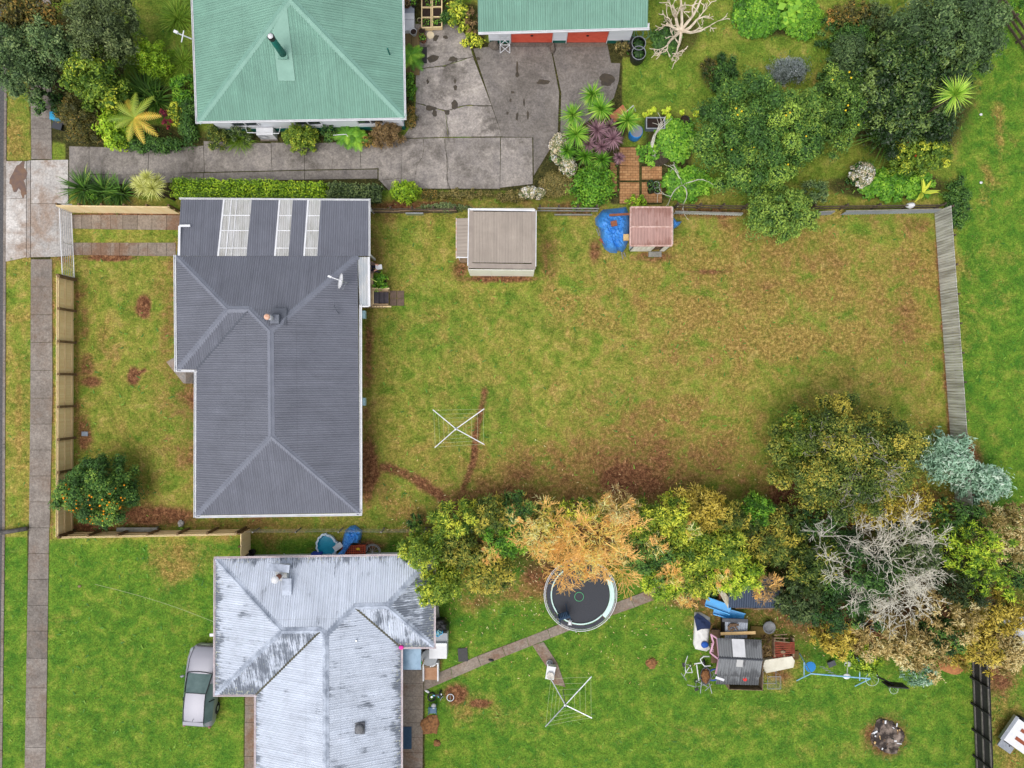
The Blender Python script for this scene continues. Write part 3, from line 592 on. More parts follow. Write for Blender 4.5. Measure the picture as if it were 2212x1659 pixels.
def walls(parent, foot, z1, m, inset, z0=0.0, skirt=None, wins=(), wm=None, gm_=None):
    """foot: world xy outline of the eaves (counter-clockwise); walls stand inset from it, one mesh each"""
    n = len(foot); ln = []
    for i in range(n):
        a, b = Vector((foot[i][0], foot[i][1])), Vector((foot[(i+1) % n][0], foot[(i+1) % n][1])); d = (b-a).normalized(); nn_ = Vector((-d.y, d.x)); ln.append((a+nn_*inset, d))
    def isect(l1, l2):
        (p_, d1), (q, d2) = l1, l2; cr = d1.x*d2.y-d1.y*d2.x; tq = ((q.x-p_.x)*d2.y-(q.y-p_.y)*d2.x)/cr; return p_+d1*tq
    C = [isect(ln[i-1], ln[i]) for i in range(n)]
    for i in range(n):
        a, b = C[i], C[(i+1) % n]; d = (b-a).normalized(); nn_ = Vector((-d.y, d.x)); th = 0.1; L = (b-a).length
        q = [a, b, b+nn_*th, a+nn_*th]
        MB().prism([(x.x, x.y) for x in q], z0, z1).build('wall', m, parent)
        if skirt is not None:
            q = [a-nn_*0.02, b-nn_*0.02, b-nn_*0.003, a-nn_*0.003]; MB().prism([(x.x, x.y) for x in q], z0, 0.55).build('base_board', skirt, parent)
        if wm is not None and L > 3:
            k = max(1, int(L/3.4))
            for j in range(k):
                ctr = a+d*(L*(j+.5)/k); wd = 1.5
                fr = MB(); o = -nn_*0.03; ang = math.atan2(d.y, d.x)
                for zz, hh, ww, off in ((1.05, .07, wd, 0), (2.2, .07, wd, 0)): fr.box((ctr.x+o.x, ctr.y+o.y, zz), (ww, .05, hh), ang)
                for xx in (-wd/2, 0, wd/2): cc = ctr+d*xx+o; fr.box((cc.x, cc.y, 1.625), (.06, .05, 1.08), ang)
                fo = fr.build('window', wm, parent); g_ = MB(); g_.box((ctr.x-nn_.x*.008, ctr.y-nn_.y*.008, 1.625), (wd-.1, .01, 1.05), ang); g_.build('glass', gm_, fo)
    return C
def soffit(parent, foot, z, m, name='soffit'):
    mb = MB(); pts = [(q[0], q[1]) for q in foot]; mb.add([(x, y, z) for x, y in pts], [tuple(reversed(range(len(pts))))]); mb.build(name, m, parent)
M_WHITE = mat('white_paint', S(222, 222, 224), S(206, 206, 208), 2, 0.5)
M_WALL = mat('weatherboard', S(236, 238, 242), S(222, 224, 230), 1.2, 0.6, bmp=0.3, bscale=5, stretch=(0.1, 0.1, 3))
M_CREAM = mat('cream_weatherboard', S(214, 208, 192), S(196, 190, 174), 1.2, 0.6)
M_GLASS = mat('window_glass', S(60, 70, 78), S(44, 52, 60), .5, 0.08, spec=0.8)
M_GREENP = mat('green_paint', S(16, 104, 92), S(20, 92, 80), 2, 0.5)
M_DARK = mat('dark_void', S(30, 28, 26)); M_BLACK = mat('black_plastic', S(28, 28, 30), S(40, 40, 42), 8, .5)
M_STEEL = mat('galvanised_steel', S(176, 180, 184), S(150, 154, 160), 5, .35, .6); M_NAVY = mat('navy_plastic', S(34, 58, 84), S(44, 70, 98), 6, .45)
M_BLUEP = mat('blue_plastic', S(30, 120, 196), S(40, 136, 210), 5, .4); M_TIMB = mat('new_timber', S(216, 184, 130), S(196, 160, 108), 3, .8, bmp=.2, stretch=(1, 1, .2))
M_GREYT = mat('grey_timber', S(150, 148, 140), S(122, 120, 112), 4, .9, bmp=.3); M_BRT = mat('brown_timber', S(116, 92, 70), S(90, 70, 54), 5, .9, bmp=.3)
M_OLDT = mat('old_timber', S(146, 124, 98), S(112, 92, 74), 4, .9, bmp=.3); M_PEBB = mat('white_plastic', S(226, 226, 228), S(212, 212, 214), 3, .45)

# ---- the grey roofed house -------------------------------------------------
ZE = 2.8
r_grey = roofmat('grey_roof_steel', S(101, 103, 113), S(112, 114, 123), rough=.5)
g_cap = mat('grey_capping', S(112, 115, 126), S(122, 125, 136), 2, .5)
hroot = thing('grey_roofed_house', 'long house with grey corrugated hip roof, white gutters and satellite dish inside the fenced yard', 'house', W(590, 780, 0))
A_, B_, C_ = W(381, 553, ZE), W(383, 798, ZE), W(424, 798, ZE); Dd, E_, F_ = W(424, 1113, ZE), W(777, 1108, ZE), W(772, 553, ZE)
R1, R2, R3, R4 = W(492, 668, 3.93), W(538, 668, 3.93), W(583.6, 715, 4.38), W(585.7, 941.5, 4.4)
VJ = W(538, 668, 3.93)
pc = []
corrugate(pc, [A_, B_, R1], (A_, B_)); corrugate(pc, [A_, R1, R2, R3, F_], (A_, F_)); corrugate(pc, [B_, C_, VJ, R1], (B_, C_)); corrugate(pc, [C_, Dd, R4, R3, VJ], (C_, Dd)); corrugate(pc, [Dd, E_, R4], (Dd, E_)); corrugate(pc, [E_, F_, R3, R4], (E_, F_))
build_roof('roof', pc, r_grey, hroot)
T1, T2 = W(391, 431, 2.45), W(796, 433, 2.45); zb = 2.82
pc = []; L0, L1 = W(382, 553, zb), W(796, 553, zb)
cw = lambda f, q: Vector(T1).lerp(T2, f) if q else Vector(L0).lerp(L1, f)
fx = lambda u: (u-381.5)/(796-381.5)
segs = [(0, 472), (533, 594), (623, 656), (684, 999)]; lastf = 0
bounds = [(0, fx(471)), (fx(532), fx(594)), (fx(623), fx(657)), (fx(685), 1.0)]
topf = lambda f: f-0.004+0.018*(f < .99)*(f > .01)
for a, b in bounds: corrugate(pc, [cw(topf(a) if a else 0, 1), cw(topf(b) if b < 1 else 1, 1), cw(b, 0), cw(a, 0)], (T1, T2))
build_roof('carport_roof', pc, r_grey, hroot)
m, t, p = newmat('clear_roof_sheet', .35, 0, .4); p.inputs['Base Color'].default_value = S(206, 204, 202); p.inputs['Alpha'].default_value = .78
uvn = t.node('ShaderNodeUVMap', uv_map='sheet').outputs[0]; t.link(t.ramp(t.noise(t.mapping(uvn, (3, .5, 1)), 1.5, 4, .6), [(.3, S(180, 178, 172)), (.7, S(216, 216, 216))]), p.inputs['Base Color']); M_CLEAR = m
for a, b in ((fx(471), fx(532)), (fx(594), fx(623)), (fx(657), fx(685))):
    pc = []; corrugate(pc, [cw(topf(a), 1), cw(topf(b), 1), cw(b, 0), cw(a, 0)], (T1, T2)); s_ = build_roof('skylight', pc, M_CLEAR, hroot)
    fr = MB(); dz = Vector((0, 0, .02)); fr.bar(cw(topf(a), 1)+dz, cw(a, 0)+dz, .09, .03)
    for k in (.28, .55, .86): q0, q1 = cw(topf(a), 1).lerp(cw(a, 0), k), cw(topf(b), 1).lerp(cw(b, 0), k); fr.bar(q0+dz, q1+dz, .05, .02)
    if b-a > .1: fr.bar(cw(topf(a+.04), 1)+dz, cw(a+.04, 0)+dz, .05, .02); fr.bar(cw(topf(a+.07), 1)+dz, cw(a+.07, 0)+dz, .03, .02)
    fr.build('skylight_frame', M_WHITE, s_)
for nm, sg in (('ridge_cap', [(R1, R2), (R3, R4)]), ('hip_cap', [(A_, R1), (B_, R1), (R2, R3), (Dd, R4), (E_, R4), (F_, R3)])):
    for s_ in sg: capping(nm, [s_], g_cap, hroot)
M_VAL = mat('dark_valley', S(84, 88, 98)); vv = MB(); vv.bar(C_+Vector((0, 0, .012)), VJ+Vector((0, 0, .012)), .1, .02); vv.build('valley', M_VAL, hroot)
gutter('gutter', [A_+Vector((-.03, .06, 0)), B_+Vector((-.03, -.02, 0)), C_+Vector((0, -.03, 0)), Dd+Vector((-.02, -.03, 0)), E_+Vector((.02, -.03, 0)), W(777, 662, ZE)], M_WHITE, hroot)
gutter('gutter', [L1+Vector((.02, .0, 0)), T2+Vector((.02, 0, 0)), T1+Vector((0, .02, 0))], M_WHITE, hroot, r=.05)
fl = MB(); q = [W(387, 552, 2.84), W(388, 488, 2.78), W(411, 487.5, 2.78)]; fl.bar(q[0], q[1], .12, .06); fl.bar(q[1], q[2], .12, .06); fl.build('white_flashing', M_WHITE, hroot)
foot = [A_, B_, C_, Dd, E_, F_]; walls(hroot, foot, ZE-.05, M_CREAM, .5, wm=M_WHITE, gm_=M_GLASS); soffit(hroot, foot, ZE-.06, M_WHITE)
for u, v in ((396, 437), (390, 545), (790, 438), (792, 545), (590, 434)): q = W(u, v, 2.4); MB().box((q.x, q.y, 1.2), (.1, .1, 2.4)).build('carport_post', M_WHITE, hroot)
q = W(800, 446, 2.2); br = MB(); br.bar(W(796, 440, 2.3), W(803, 456, 1.5), .06, .06); br.build('brace', M_WHITE, hroot)
# awning by the back door
aw = []; a0, a1, a2, a3 = W(773, 555, 2.75), W(796, 555, 2.72), W(797, 662, 2.72), W(777, 662, 2.75); corrugate(aw, [a0, a1, a2, a3], (a2, a3), pitch=.14)
m, t, p = newmat('awning_sheet', .3, 0, .4); p.inputs['Alpha'].default_value = .9; uvn = t.node('ShaderNodeUVMap', uv_map='sheet').outputs[0]
t.link(t.ramp(t.noise(t.mapping(uvn, (1.2, .7, 1)), 1.5, 3), [(.35, S(170, 178, 184)), (.6, S(196, 196, 194))]), p.inputs['Base Color']); awo = build_roof('awning', aw, m, hroot)
fr = MB(); fr.bar(a1+Vector((.03, 0, 0)), a2+Vector((.03, 0, 0)), .1, .12); fr.bar(a2, a3, .07, .1); fr.build('awning_frame', M_WHITE, awo)
# chimney, bent pipe
q = W(596, 690, 4.2); cbx = MB(); cbx.box((q.x, q.y, 4.15), (.46, .46, .6)); ch = cbx.build('chimney', mat('chimney_grey', S(98, 102, 112), S(112, 116, 126), 3, .6), hroot)
fl = MB(); fl.cyl((q.x-.15, q.y+.05, 4.4), .13, .75, 18); fo = fl.build('flue', M_WHITE, ch, True); fl = MB(); fl.lathe((q.x-.15, q.y+.05, 5.16), [(.16, -.02), (.15, .05), (.1, .1), (.001, .11)], 18); fl.build('flue_cap', mat('clay', S(206, 150, 120), S(224, 190, 170), 9, .8), fo, True)
fl = MB(); a, b = W(583, 699, 4.3), W(606, 672, 4.1); fl.box((q.x+.15, q.y+.15, 4.13), (.8, .9, .04)); fl.build('chimney_flashing', M_VAL, ch)
fl = MB(); a = W(733, 677, 3.3); fl.tube([a, a+Vector((-.1, .12, .22)), a+Vector((-.18, .3, .3)), a+Vector((-.2, .38, .26))], .025); fl.build('vent_pipe', M_VAL, hroot, True)
for v in (679, 868): q = W(780, v, 2.2); MB().box((q.x+.06, q.y, 1.9), (.26, .42, .4)).build('meter_box', mat('pale_blue_box', S(168, 200, 212), S(150, 186, 200), 4, .5), hroot)
# front step
fs = MB(); fs.prism([W(*x) for x in ((360, 782), (380, 771), (412, 790), (412, 828), (397, 828))], -.1, .045); ls = fs.build('front_landing', M_LIGHT, origin=W(390, 805)); tag(ls, 'pale five-sided concrete landing at the front steps of the grey roofed house', 'landing')
fs = MB(); fs.box(W(413, 811)+Vector((0, 0, .16)), (.36, .95, .32)); fs.box(W(419, 811)+Vector((0.05, 0, .3)), (.3, .95, .6)); fs.build('front_step', M_PATH, hroot)
# satellite dish (a thing standing on the roof)
q = W(737, 610, 3.35); sr = thing('satellite_dish', 'white satellite dish on two struts on the grey corrugated roof', 'dish', q)
db = MB(); c0 = W(736, 607, 4.0); db.lathe(c0, [(.001, -.11), (.15, -.09), (.3, -.04), (.41, .02), (.415, .03), (.3, -.02), (.15, -.07), (.001, -.09)], 28, axis=(-1, .15, .55)); db.build('reflector', M_WHITE, sr, True)
db = MB(); db.tube([c0+Vector((.05, 0, -.05)), c0+Vector((-.55, .22, -.1))], .025); db.box(c0+Vector((-.6, .24, -.08)), (.2, .1, .1), -.3); db.build('receiver_arm', M_WHITE, sr)
db = MB(); db.tube([c0+Vector((.08, 0, -.05)), c0+Vector((.25, -.05, -.3)), c0+Vector((.25, -.05, -.75))], .03); db.tube([c0+Vector((.25, -.05, -.2)), W(748, 611, 3.25)], .02); db.tube([c0+Vector((.25, -.05, -.2)), W(740, 626, 3.35)], .02); db.build('mast', M_STEEL, sr)

# ---- weathered white house ---------------------------------------------------
r_old = roofmat('weathered_white_roof', S(200, 206, 217), S(188, 196, 209), streak=S(72, 80, 92), samt=.8, lich=S(176, 178, 158), rough=.6)
wroot = thing('weathered_house', 'house with weathered white corrugated hip roof streaked black, beside the parked car', 'house', W(690, 1500, 0))
a0, a1, a2, a3 = W(466, 1207, ZE), W(937, 1199, ZE), W(937, 1397, ZE), W(866, 1398, ZE); a4, a5, a6, a7 = W(866, 1920, ZE), W(552, 1920, ZE), W(553.5, 1500, ZE), W(465, 1501, ZE)
b0, b1, b2, b3, b4, b5 = W(608, 1363, 4.3), W(693, 1362, 4.3), W(703, 1373, 4.38), W(765.5, 1311, 3.83), W(836, 1309, 3.83), W(704, 1780, 4.38)
pc = []; corrugate(pc, [a0, a1, b4, b3, b2, b1, b0], (a0, a1), grime=-.02); corrugate(pc, [a0, b0, a7], (a0, a7), grime=.03); corrugate(pc, [b0, b1, a6, a7], (a7, a6), grime=.16); corrugate(pc, [b1, b2, b5, a5, a6], (a5, a6), grime=-.04)
corrugate(pc, [b2, b3, a3, a4, b5], (a3, a4), grime=.04); corrugate(pc, [b3, b4, a2, a3], (a2, a3), grime=.1); corrugate(pc, [a1, a2, b4], (a1, a2), grime=.17); corrugate(pc, [a4, a5, b5], (a4, a5))
build_roof('roof', pc, r_old, wroot)
w_cap = mat('weathered_capping', S(186, 194, 208), S(128, 136, 150), 1.1, .6, lo=.4, hi=.62)
for nm, sg in (('ridge_cap', [(b0, b1), (b3, b4), (b2, b5)]), ('hip_cap', [(a0, b0), (a7, b0), (b1, b2), (b2, b3), (a1, b4), (a2, b4)])):
    for s_ in sg: capping(nm, [s_], w_cap, wroot, wd=.34)
m_moss = mat('mossy_valley', S(96, 92, 72), S(60, 62, 58), 6, .9, bmp=.4)
for a, b in ((a6, b1), (a3, b3)): vv = MB(); vv.bar(a+Vector((0, 0, .012)), b+Vector((0, 0, .012)), .11, .02); vv.build('valley', m_moss, wroot)
M_PINKW = mat('faded_white_paint', S(216, 206, 208), S(196, 180, 182), 3, .6)
gutter('gutter', [a0+Vector((-.02, 0, 0)), a7+Vector((-.02, 0, 0)), a6+Vector((-.02, -.02, 0)), a5, ], M_PINKW, wroot, r=.055); gutter('gutter', [a4+Vector((.02, 0, 0)), a3+Vector((.02, 0, 0))], M_PINKW, wroot, r=.055)
gutter('gutter', [a3, a2+Vector((.02, -.02, 0)), a1+Vector((.02, 0, 0)), a0+Vector((0, .02, 0))], M_PINKW, wroot, r=.055)
foot = [a0, a7, a6, a5, a4, a3, a2, a1]; walls(wroot, foot, ZE-.05, M_WALL, .45, wm=M_WHITE, gm_=M_GLASS); soffit(wroot, foot, ZE-.06, M_WHITE)
q = W(612, 1235, 3.2); cb = MB(); cb.box((q.x, q.y, 3.3), (.6, .8, .55)); co_ = cb.build('chimney', mat('chimney_white', S(196, 200, 204), S(150, 150, 140), 2, .8, bmp=.3), wroot)
cb = MB(); cb.box((q.x-.1, q.y+.35, 3.75), (1.2, .42, .05), -.1); cb.build('chimney_flashing', r_old if 0 else w_cap, co_); cb = MB(); cb.cyl((q.x-.1, q.y-.15, 3.5), .14, .75, 18); f_ = cb.build('flue', mat('rusty_flue', S(160, 110, 90), S(130, 84, 66), 4, .8), co_, True)
cb = MB(); cb.lathe((q.x-.1, q.y-.15, 4.26), [(.2, 0), (.2, .06), (.001, .09)], 18); cb.build('flue_cap', M_WHITE, f_, True)
cb = MB(); cb.box(W(618, 1265, 3.75)+Vector((0, -.1, -.12)), (.5, .9, .03), 0, None); cb.build('roof_patch', w_cap, wroot)
q = W(777, 1573, 3.75); vt = MB(); vt.box((q.x, q.y, 3.72), (.52, .6, .12)); vo = vt.build('roof_vent', mat('vent_grey', S(84, 86, 92), S(70, 72, 78), 4, .6), wroot); vt = MB(); vt.lathe((q.x, q.y, 3.76), [(.22, 0), (.23, .18), (.18, .24), (.001, .28)], 20); vt.build('vent_cap', mat('vent_cap', S(120, 120, 122)), vo, True)
q = W(771, 1382, 3.7); vt = MB(); vt.cyl((q.x, q.y, 3.55), .05, .35, 10); vt.build('vent_pipe', M_STEEL, wroot)
q = W(867, 1398, 2.85); MB().blob((q.x, q.y, 2.9), (.14, .12, .08), seed=2).build('gutter_patch', mat('pink_plastic', S(244, 60, 170)), wroot, True)
q = W(460, 1371, 2.6); MB().box((q.x-.02, q.y, 2.62), (.26, .15, .1)).build('outside_light', M_WHITE, wroot)
for v in range(1420, 1660, 40):
    q = W(866, v, 2.84); 
MB().box(W(867, 1545, 2.83), (.2, .03, .02)).build('gutter_bracket', M_PINKW, wroot)
bq = W(889, 1423, 2.1); m_bl = mat('blue_grey_canopy', S(112, 140, 164), S(140, 168, 190), 1.6, .5, lo=.4, hi=.6, bmp=.1); cn = MB(); cn.box((bq.x, bq.y, 2.05), (1.05, 1.25, .04)); cn.build('canopy', m_bl, wroot); cn = MB()
for dx, dy in ((.5, -.6), (.5, .6)): cn.box((bq.x+dx, bq.y+dy, 1.0), (.07, .07, 2.0))
cn.build('canopy_post', M_TIMB, wroot)

# ---- green roofed house ----------------------------------------------------
r_green = roofmat('green_roof_steel', S(108, 148, 130), S(119, 158, 141), rough=.5); gr_cap = mat('green_capping', S(124, 164, 148), S(114, 154, 138), 2, .5)
groot = thing('green_roofed_house', 'white weatherboard house with green corrugated hip roof and tall flue, cut by the top edge', 'house', W(650, 0, 0))
c0, c1 = W(427, 262, ZE), W(873, 254, ZE); c2, c3 = W(860, -100, ZE), W(862, -420, ZE); c4 = W(400, -420, ZE); ap, ap2 = W(626, -4, 5.0), W(622, -200, 5.0)
pc = []; corrugate(pc, [c0, c1, ap], (c0, c1), pitch=.13, amp=.016); corrugate(pc, [c4, c0, ap, ap2], (c4, c0), pitch=.13, amp=.016); corrugate(pc, [c1, c3, ap2, ap], (c1, c3), pitch=.13, amp=.016); corrugate(pc, [c3, c4, ap2], (c3, c4), pitch=.13)
build_roof('roof', pc, r_green, groot)
for nm, sg in (('ridge_cap', [(ap, ap2)]), ('hip_cap', [(c0, ap), (c1, ap), (c3, ap2), (c4, ap2)])):
    for s_ in sg: capping(nm, [s_], gr_cap, groot, wd=.42)
gutter('gutter', [c4, c0+Vector((-.02, -.02, 0)), c1+Vector((.02, -.02, 0)), c3], M_WHITE, groot, r=.06)
foot = [c0, c1, c3, c4]; walls(groot, foot, ZE-.05, M_WALL, .33, skirt=M_GREENP, wm=M_WHITE, gm_=M_GLASS); soffit(groot, foot, ZE-.06, M_WHITE)
dn = (c0-ap).cross(c1-ap).normalized()
def onp(u, v, a, b, c_, lift=.03):
    """point of the plane a,b,c seen at u,v"""
    n_ = (b-a).cross(c_-a).normalized(); d = W(u, v, 0)-Vector((0, 0, CAM_H)); k = (a-Vector((0, 0, CAM_H))).dot(n_)/d.dot(n_); q = Vector((0, 0, CAM_H))+d*k; return q+Vector((0, 0, lift))
tp = MB(); tp.add([onp(*x, c0, c1, ap) for x in ((589, 66), (601, 175), (638, 175), (620, 16), (618, 14))], [(0, 1, 2, 3, 4)]); tp.build('flat_flashing', gr_cap, groot)
q = onp(612, 118, c0, c1, ap); fl = MB(); fl.box(q+Vector((0, 0, .03)), (.5, .52, .08)); fo = fl.build('flue_base', gr_cap, groot); fl = MB(); fl.tube([q, q+Vector((0, 0, 1.9))], [.19, .155], 18); fo2 = fl.build('flue', M_GREENP, groot, True)
fl = MB(); fl.lathe(q+Vector((0, 0, 1.9)), [(.17, -.12), (.18, .1), (.15, .16), (.15, .1)], 20); fl.build('flue_collar', M_BLACK, fo2); fl = MB(); fl.lathe(q+Vector((0, 0, 2.06)), [(.14, 0), (.12, .04), (.001, .07)], 18); fl.build('flue_cap', M_WHITE, fo2, True)
q = onp(842, 118, c1, c3, ap); fl = MB(); fl.tube([q, q+Vector((0, 0, .7))], .04, 10); fl.build('vent_pipe', M_GREENP, groot)
# antenna left of it
q = W(414, 84, 2.9); ar = MB(); ar.tube([q, W(380, 70, 3.5)], .035); ar.tube([W(392, 91, 3.3), W(397, 66, 3.5)], .03); ar.box(W(380, 69, 3.5), (.22, .14, .1), -.4); an = ar.build('aerial', M_WHITE, origin=q); tag(an, 'white aerial arm sticking out from the left eave of the green roofed house', 'aerial')
# outdoor unit
q = W(582, 294, 0); hr = thing('heat_pump', 'white heat pump unit standing among shrubs under the green roof eave', 'heat pump', (q.x, q.y, 0)); MB().box((q.x, q.y, .45), (.95, .42, .8)).build('cabinet', M_PEBB, hr); MB().box((q.x, q.y, .03), (1.0, .6, .06)).build('base', M_PATH, hr)
pp = MB()
for k in (.35, .45, .55): pp.ring((q.x-.18, q.y-.22, .45), k*.55, .008, 20, 4, axis=(0, -1, 0))
pp.build('fan_grille', M_STEEL, hr)
rl = MB(); q0, q1 = W(530, 273, 1.0), W(606, 275, 1.0); rl.tube([q0, q0+Vector((.1, -.35, 0)), q1+Vector((-.1, -.35, 0)), q1], .025); rr_ = rl.build('handrail', M_WHITE, origin=(q0.x, q0.y, 0)); tag(rr_, 'thin white pipe rail along the wall above the heat pump', 'rail')
rl = MB(); rl.tube([W(720, 292, .0), W(720, 292, .8), W(748, 290, .8), W(752, 296, .75), W(752, 298, 0)], .022); rr_ = rl.build('handrail', M_WHITE, origin=W(720, 292)); tag(rr_, 'bent white pipe rail rising out of the ferns by the house', 'rail')

# ---- garage ------------------------------------------------------------------
gg = thing('garage', 'double garage with green corrugated roof and two brick red roller doors', 'garage', W(1215, 40, 0)); ZG = 2.55
d0, d1, d2, d3 = W(1033, 70, ZG), W(1399, 60, ZG), W(1404, -150, ZG+1.0), W(1030, -150, ZG+1.0)
pc = []; corrugate(pc, [d0, d1, d2, d3], (d0, d1), pitch=.13, amp=.016); corrugate(pc, [d3, d2, W(1404, -330, ZG), W(1030, -330, ZG)], (W(1030, -330, ZG), W(1404, -330, ZG)), pitch=.13); build_roof('roof', pc, r_green, gg); capping('ridge_cap', [(d3, d2)], gr_cap, gg)
gutter('gutter', [d0, d1], M_WHITE, gg, r=.07); gutter('barge_board', [d1, W(1399.5, 54, ZG+.02)], M_WHITE, gg, r=.05)
gy0 = W(1200, 93.5, 0).y
def gx_(u): return W(u, 93).x
def gwall(n_, u0, u1, z0, z1, m_, dy=0, th=.1): return MB().box(((gx_(u0)+gx_(u1))/2, gy0+th/2+dy, (z0+z1)/2), (gx_(u1)-gx_(u0), th, z1-z0)).build(n_, m_, gg)
for a, b in ((1058, 1103), (1193, 1222), (1310, 1358)): gwall('wall', a, b, .35, 2.5, M_WALL); gwall('base_board', a, b, -.05, .345, M_GREENP)
gwall('lintel', 1103.2, 1192.8, 2.25, 2.5, M_WALL, .004); gwall('lintel', 1222.2, 1309.8, 2.25, 2.5, M_WALL, .004)
m, t, p = newmat('red_door_paint', .6); g = t.node('ShaderNodeNewGeometry').outputs['Position']; bt = t.node('ShaderNodeTexBrick'); t.link(t.mapping(g, (1, 1, 1)), bt.inputs['Vector'])
t.link(t.ramp(t.noise(g, 3, 4), [(.3, S(206, 84, 62)), (.7, S(222, 100, 78))]), p.inputs['Base Color']); M_RED = m
for a, b in ((1104, 1192), (1223, 1309)):
    db = MB(); 
    for k in range(24): db.box(((gx_(a)+gx_(b))/2, gy0+.06+(.012 if k % 2 else 0), .05+k*.0925), (gx_(b)-gx_(a), .03, .09))
    dd = db.build('roller_door', M_RED, gg); MB().box(((gx_(a)+gx_(b))/2, gy0+.01, .9), (.14, .06, .06)).build('door_handle', M_BLACK, dd)
    gwall('door_frame', a-1.5, a, -.02, 2.24, M_WHITE, -.03, .05); gwall('door_frame', b, b+1.5, -.02, 2.24, M_WHITE, -.03, .05)
for u in (1058, 1358): MB().box((gx_(u), gy0+4.4, 1.2), (.1, 8.6, 2.5)).build('side_wall', M_WALL, gg)
MB().box((gx_(1208), gy0+8.7, 1.2), (gx_(1358)-gx_(1058), .1, 2.5)).build('back_wall', M_WALL, gg)
sill = MB(); sill.box(((gx_(1103)+gx_(1310))/2, gy0-.1, .02), (gx_(1310)-gx_(1103), .25, .06)); sill.build('threshold', M_PATH, gg)
rack = MB(); q = W(1091, 102); 
for dx in (-.28, .28): rack.tube([(q.x+dx, q.y-.35, 0), (q.x+dx, q.y+.1, 1.1)], .022)
for s_ in (0, 1):
    a_, b_ = (-.28, .28) if s_ else (.28, -.28); rack.tube([(q.x+a_, q.y-.35, .02), (q.x+b_, q.y-.12, .56)], .018); rack.tube([(q.x+a_, q.y-.12, .56), (q.x+b_, q.y+.1, 1.1)], .018)
rack.tube([(q.x-.3, q.y-.12, .56), (q.x+.3, q.y-.12, .56)], .018); rack.ring((q.x-.1, q.y+.1, 1.3), .24, .012, 24, 5, axis=(0, -1, .2)); ro = rack.build('folding_stand', M_WHITE, origin=(q.x, q.y, 0)); tag(ro, 'white crossed metal folding stand in front of the left garage wall panel', 'stand')

# white wall section beyond the planters, part of a lean-to at the top edge
lw = thing('lean_to', 'white and green lean-to wall joining the green roofed house and garage at the top edge', 'lean-to', W(960, -10)); MB().box(W(975, 10)+Vector((0, .35, 1.2)), (3.9, .1, 1.7)).build('wall', M_WALL, lw); MB().box(W(975, 10)+Vector((0, .33, .18)), (3.9, .12, .33)).build('base_board', M_GREENP, lw)

# ---- small sheds ---------------------------------------------------------------
sh = thing('garden_shed', 'beige steel garden shed with flat ribbed roof standing by the top fence', 'shed', W(1084, 525)); zs = 2.35
m_tan = roofmat('tan_roof_steel', S(150, 138, 126), S(162, 150, 138), rough=.6); e0, e1, e2, e3 = W(1013, 453, zs-.05), W(1158, 455, zs-.05), W(1157, 576, zs), W(1011, 574, zs)
pc = []; corrugate(pc, [W(1022, 457, zs-.03), W(1150, 458, zs-.03), W(1150, 568, zs+.02), W(1020, 567, zs+.02)], (W(1020, 568, zs), W(1150, 568, zs)), pitch=.16, amp=.006); build_roof('roof', pc, m_tan, sh)
m_tanp = mat('tan_paint', S(156, 144, 132), S(142, 130, 120), 2, .6); m_crm = mat('cream_steel', S(250, 247, 236), S(240, 236, 222), 1.5, .5)
fr = MB(); dz = Vector((0, 0, .015)); fr.bar(e3+dz, e2+dz, .28, .05); fr.bar(e0+Vector((.12, 0, .012)), e3+Vector((.12, 0.14, .012)), .24, .05); fr.bar(e1+Vector((-.1, 0, .012)), e2+Vector((-.1, .14, .012)), .22, .05); fr.build('roof_edge', m_tanp, sh)
fr = MB(); fr.bar(e0+Vector((.05, .0, .06)), e1+Vector((-.05, 0, .06)), .1, .08); fr.bar(e0+Vector((-.01, .05, 0)), e3+Vector((-.01, 0, 0)), .05, .1); fr.bar(e1+Vector((.01, 0, 0)), e2+Vector((.01, 0, 0)), .04, .1); fr.build('trim', M_WHITE, sh)
wl = [W(1016, 596), W(1152, 597), W(1152, 470), W(1016, 470)]
for i in range(4):
    a, b = wl[i], wl[(i+1) % 4]; d = (b-a).normalized(); n_ = Vector((-d.y, d.x, 0))*.03; MB().prism([a, b, b+n_, a+n_], 0, zs-.06).build('wall', m_crm, sh)
lines = MB(); 
for k in (1, 2): q = wl[0].lerp(wl[1], k/3); lines.box((q.x, q.y-.012, 1.15), (.04, .02, 2.2))
lines.build('door_trim', m_crm, sh)
pc = []; z2 = 1.95; corrugate(pc, [W(986, 472, z2), W(1011, 471, z2+.12), W(1011, 553, z2+.12), W(986, 554, z2)], (W(986, 472, z2), W(986, 554, z2)), pitch=.2, amp=.006); build_roof('side_roof', pc, m_tan, sh); gutter('side_gutter', [W(986, 471, z2), W(986, 555, z2)], mat('rusty_edge', S(206, 150, 120), S(220, 214, 208), 9, .8), sh, r=.02)
MB().bar(W(986, 556, z2-.03), W(1011, 556, z2-.03), .06, .1).build('trim', M_WHITE, sh)
for k, v in enumerate((480, 515, 550)): q = W(989, v, 1.8); MB().box((q.x, q.y, .95), (.07, .07, 1.85)).build('side_post', M_WHITE, sh)
pl = MB(); q = W(1003, 560); pl.box((q.x, q.y-.05, .5), (.45, .42, .05)); pl.box((q.x, q.y-.05, .25), (.38, .35, .5)); po = pl.build('crate', M_OLDT, origin=(q.x, q.y, 0)); tag(po, 'small wooden crate at the lower left corner of the beige shed', 'crate')
rsd = thing('rusty_shed', 'small white board shed with rusty pink iron roof and open doorway', 'shed', W(1400, 500)); z3 = 2.25
m_rust = roofmat('rusty_roof', S(180, 148, 140), S(164, 124, 112), streak=S(120, 76, 60), samt=.5, rough=.85)
f0, f1, f2, f3 = W(1362, 448, z3), W(1451, 448, z3), W(1451, 531, z3), W(1361, 531, z3); fm, fn = W(1361.5, 490, z3+.16), W(1451, 490, z3+.16)
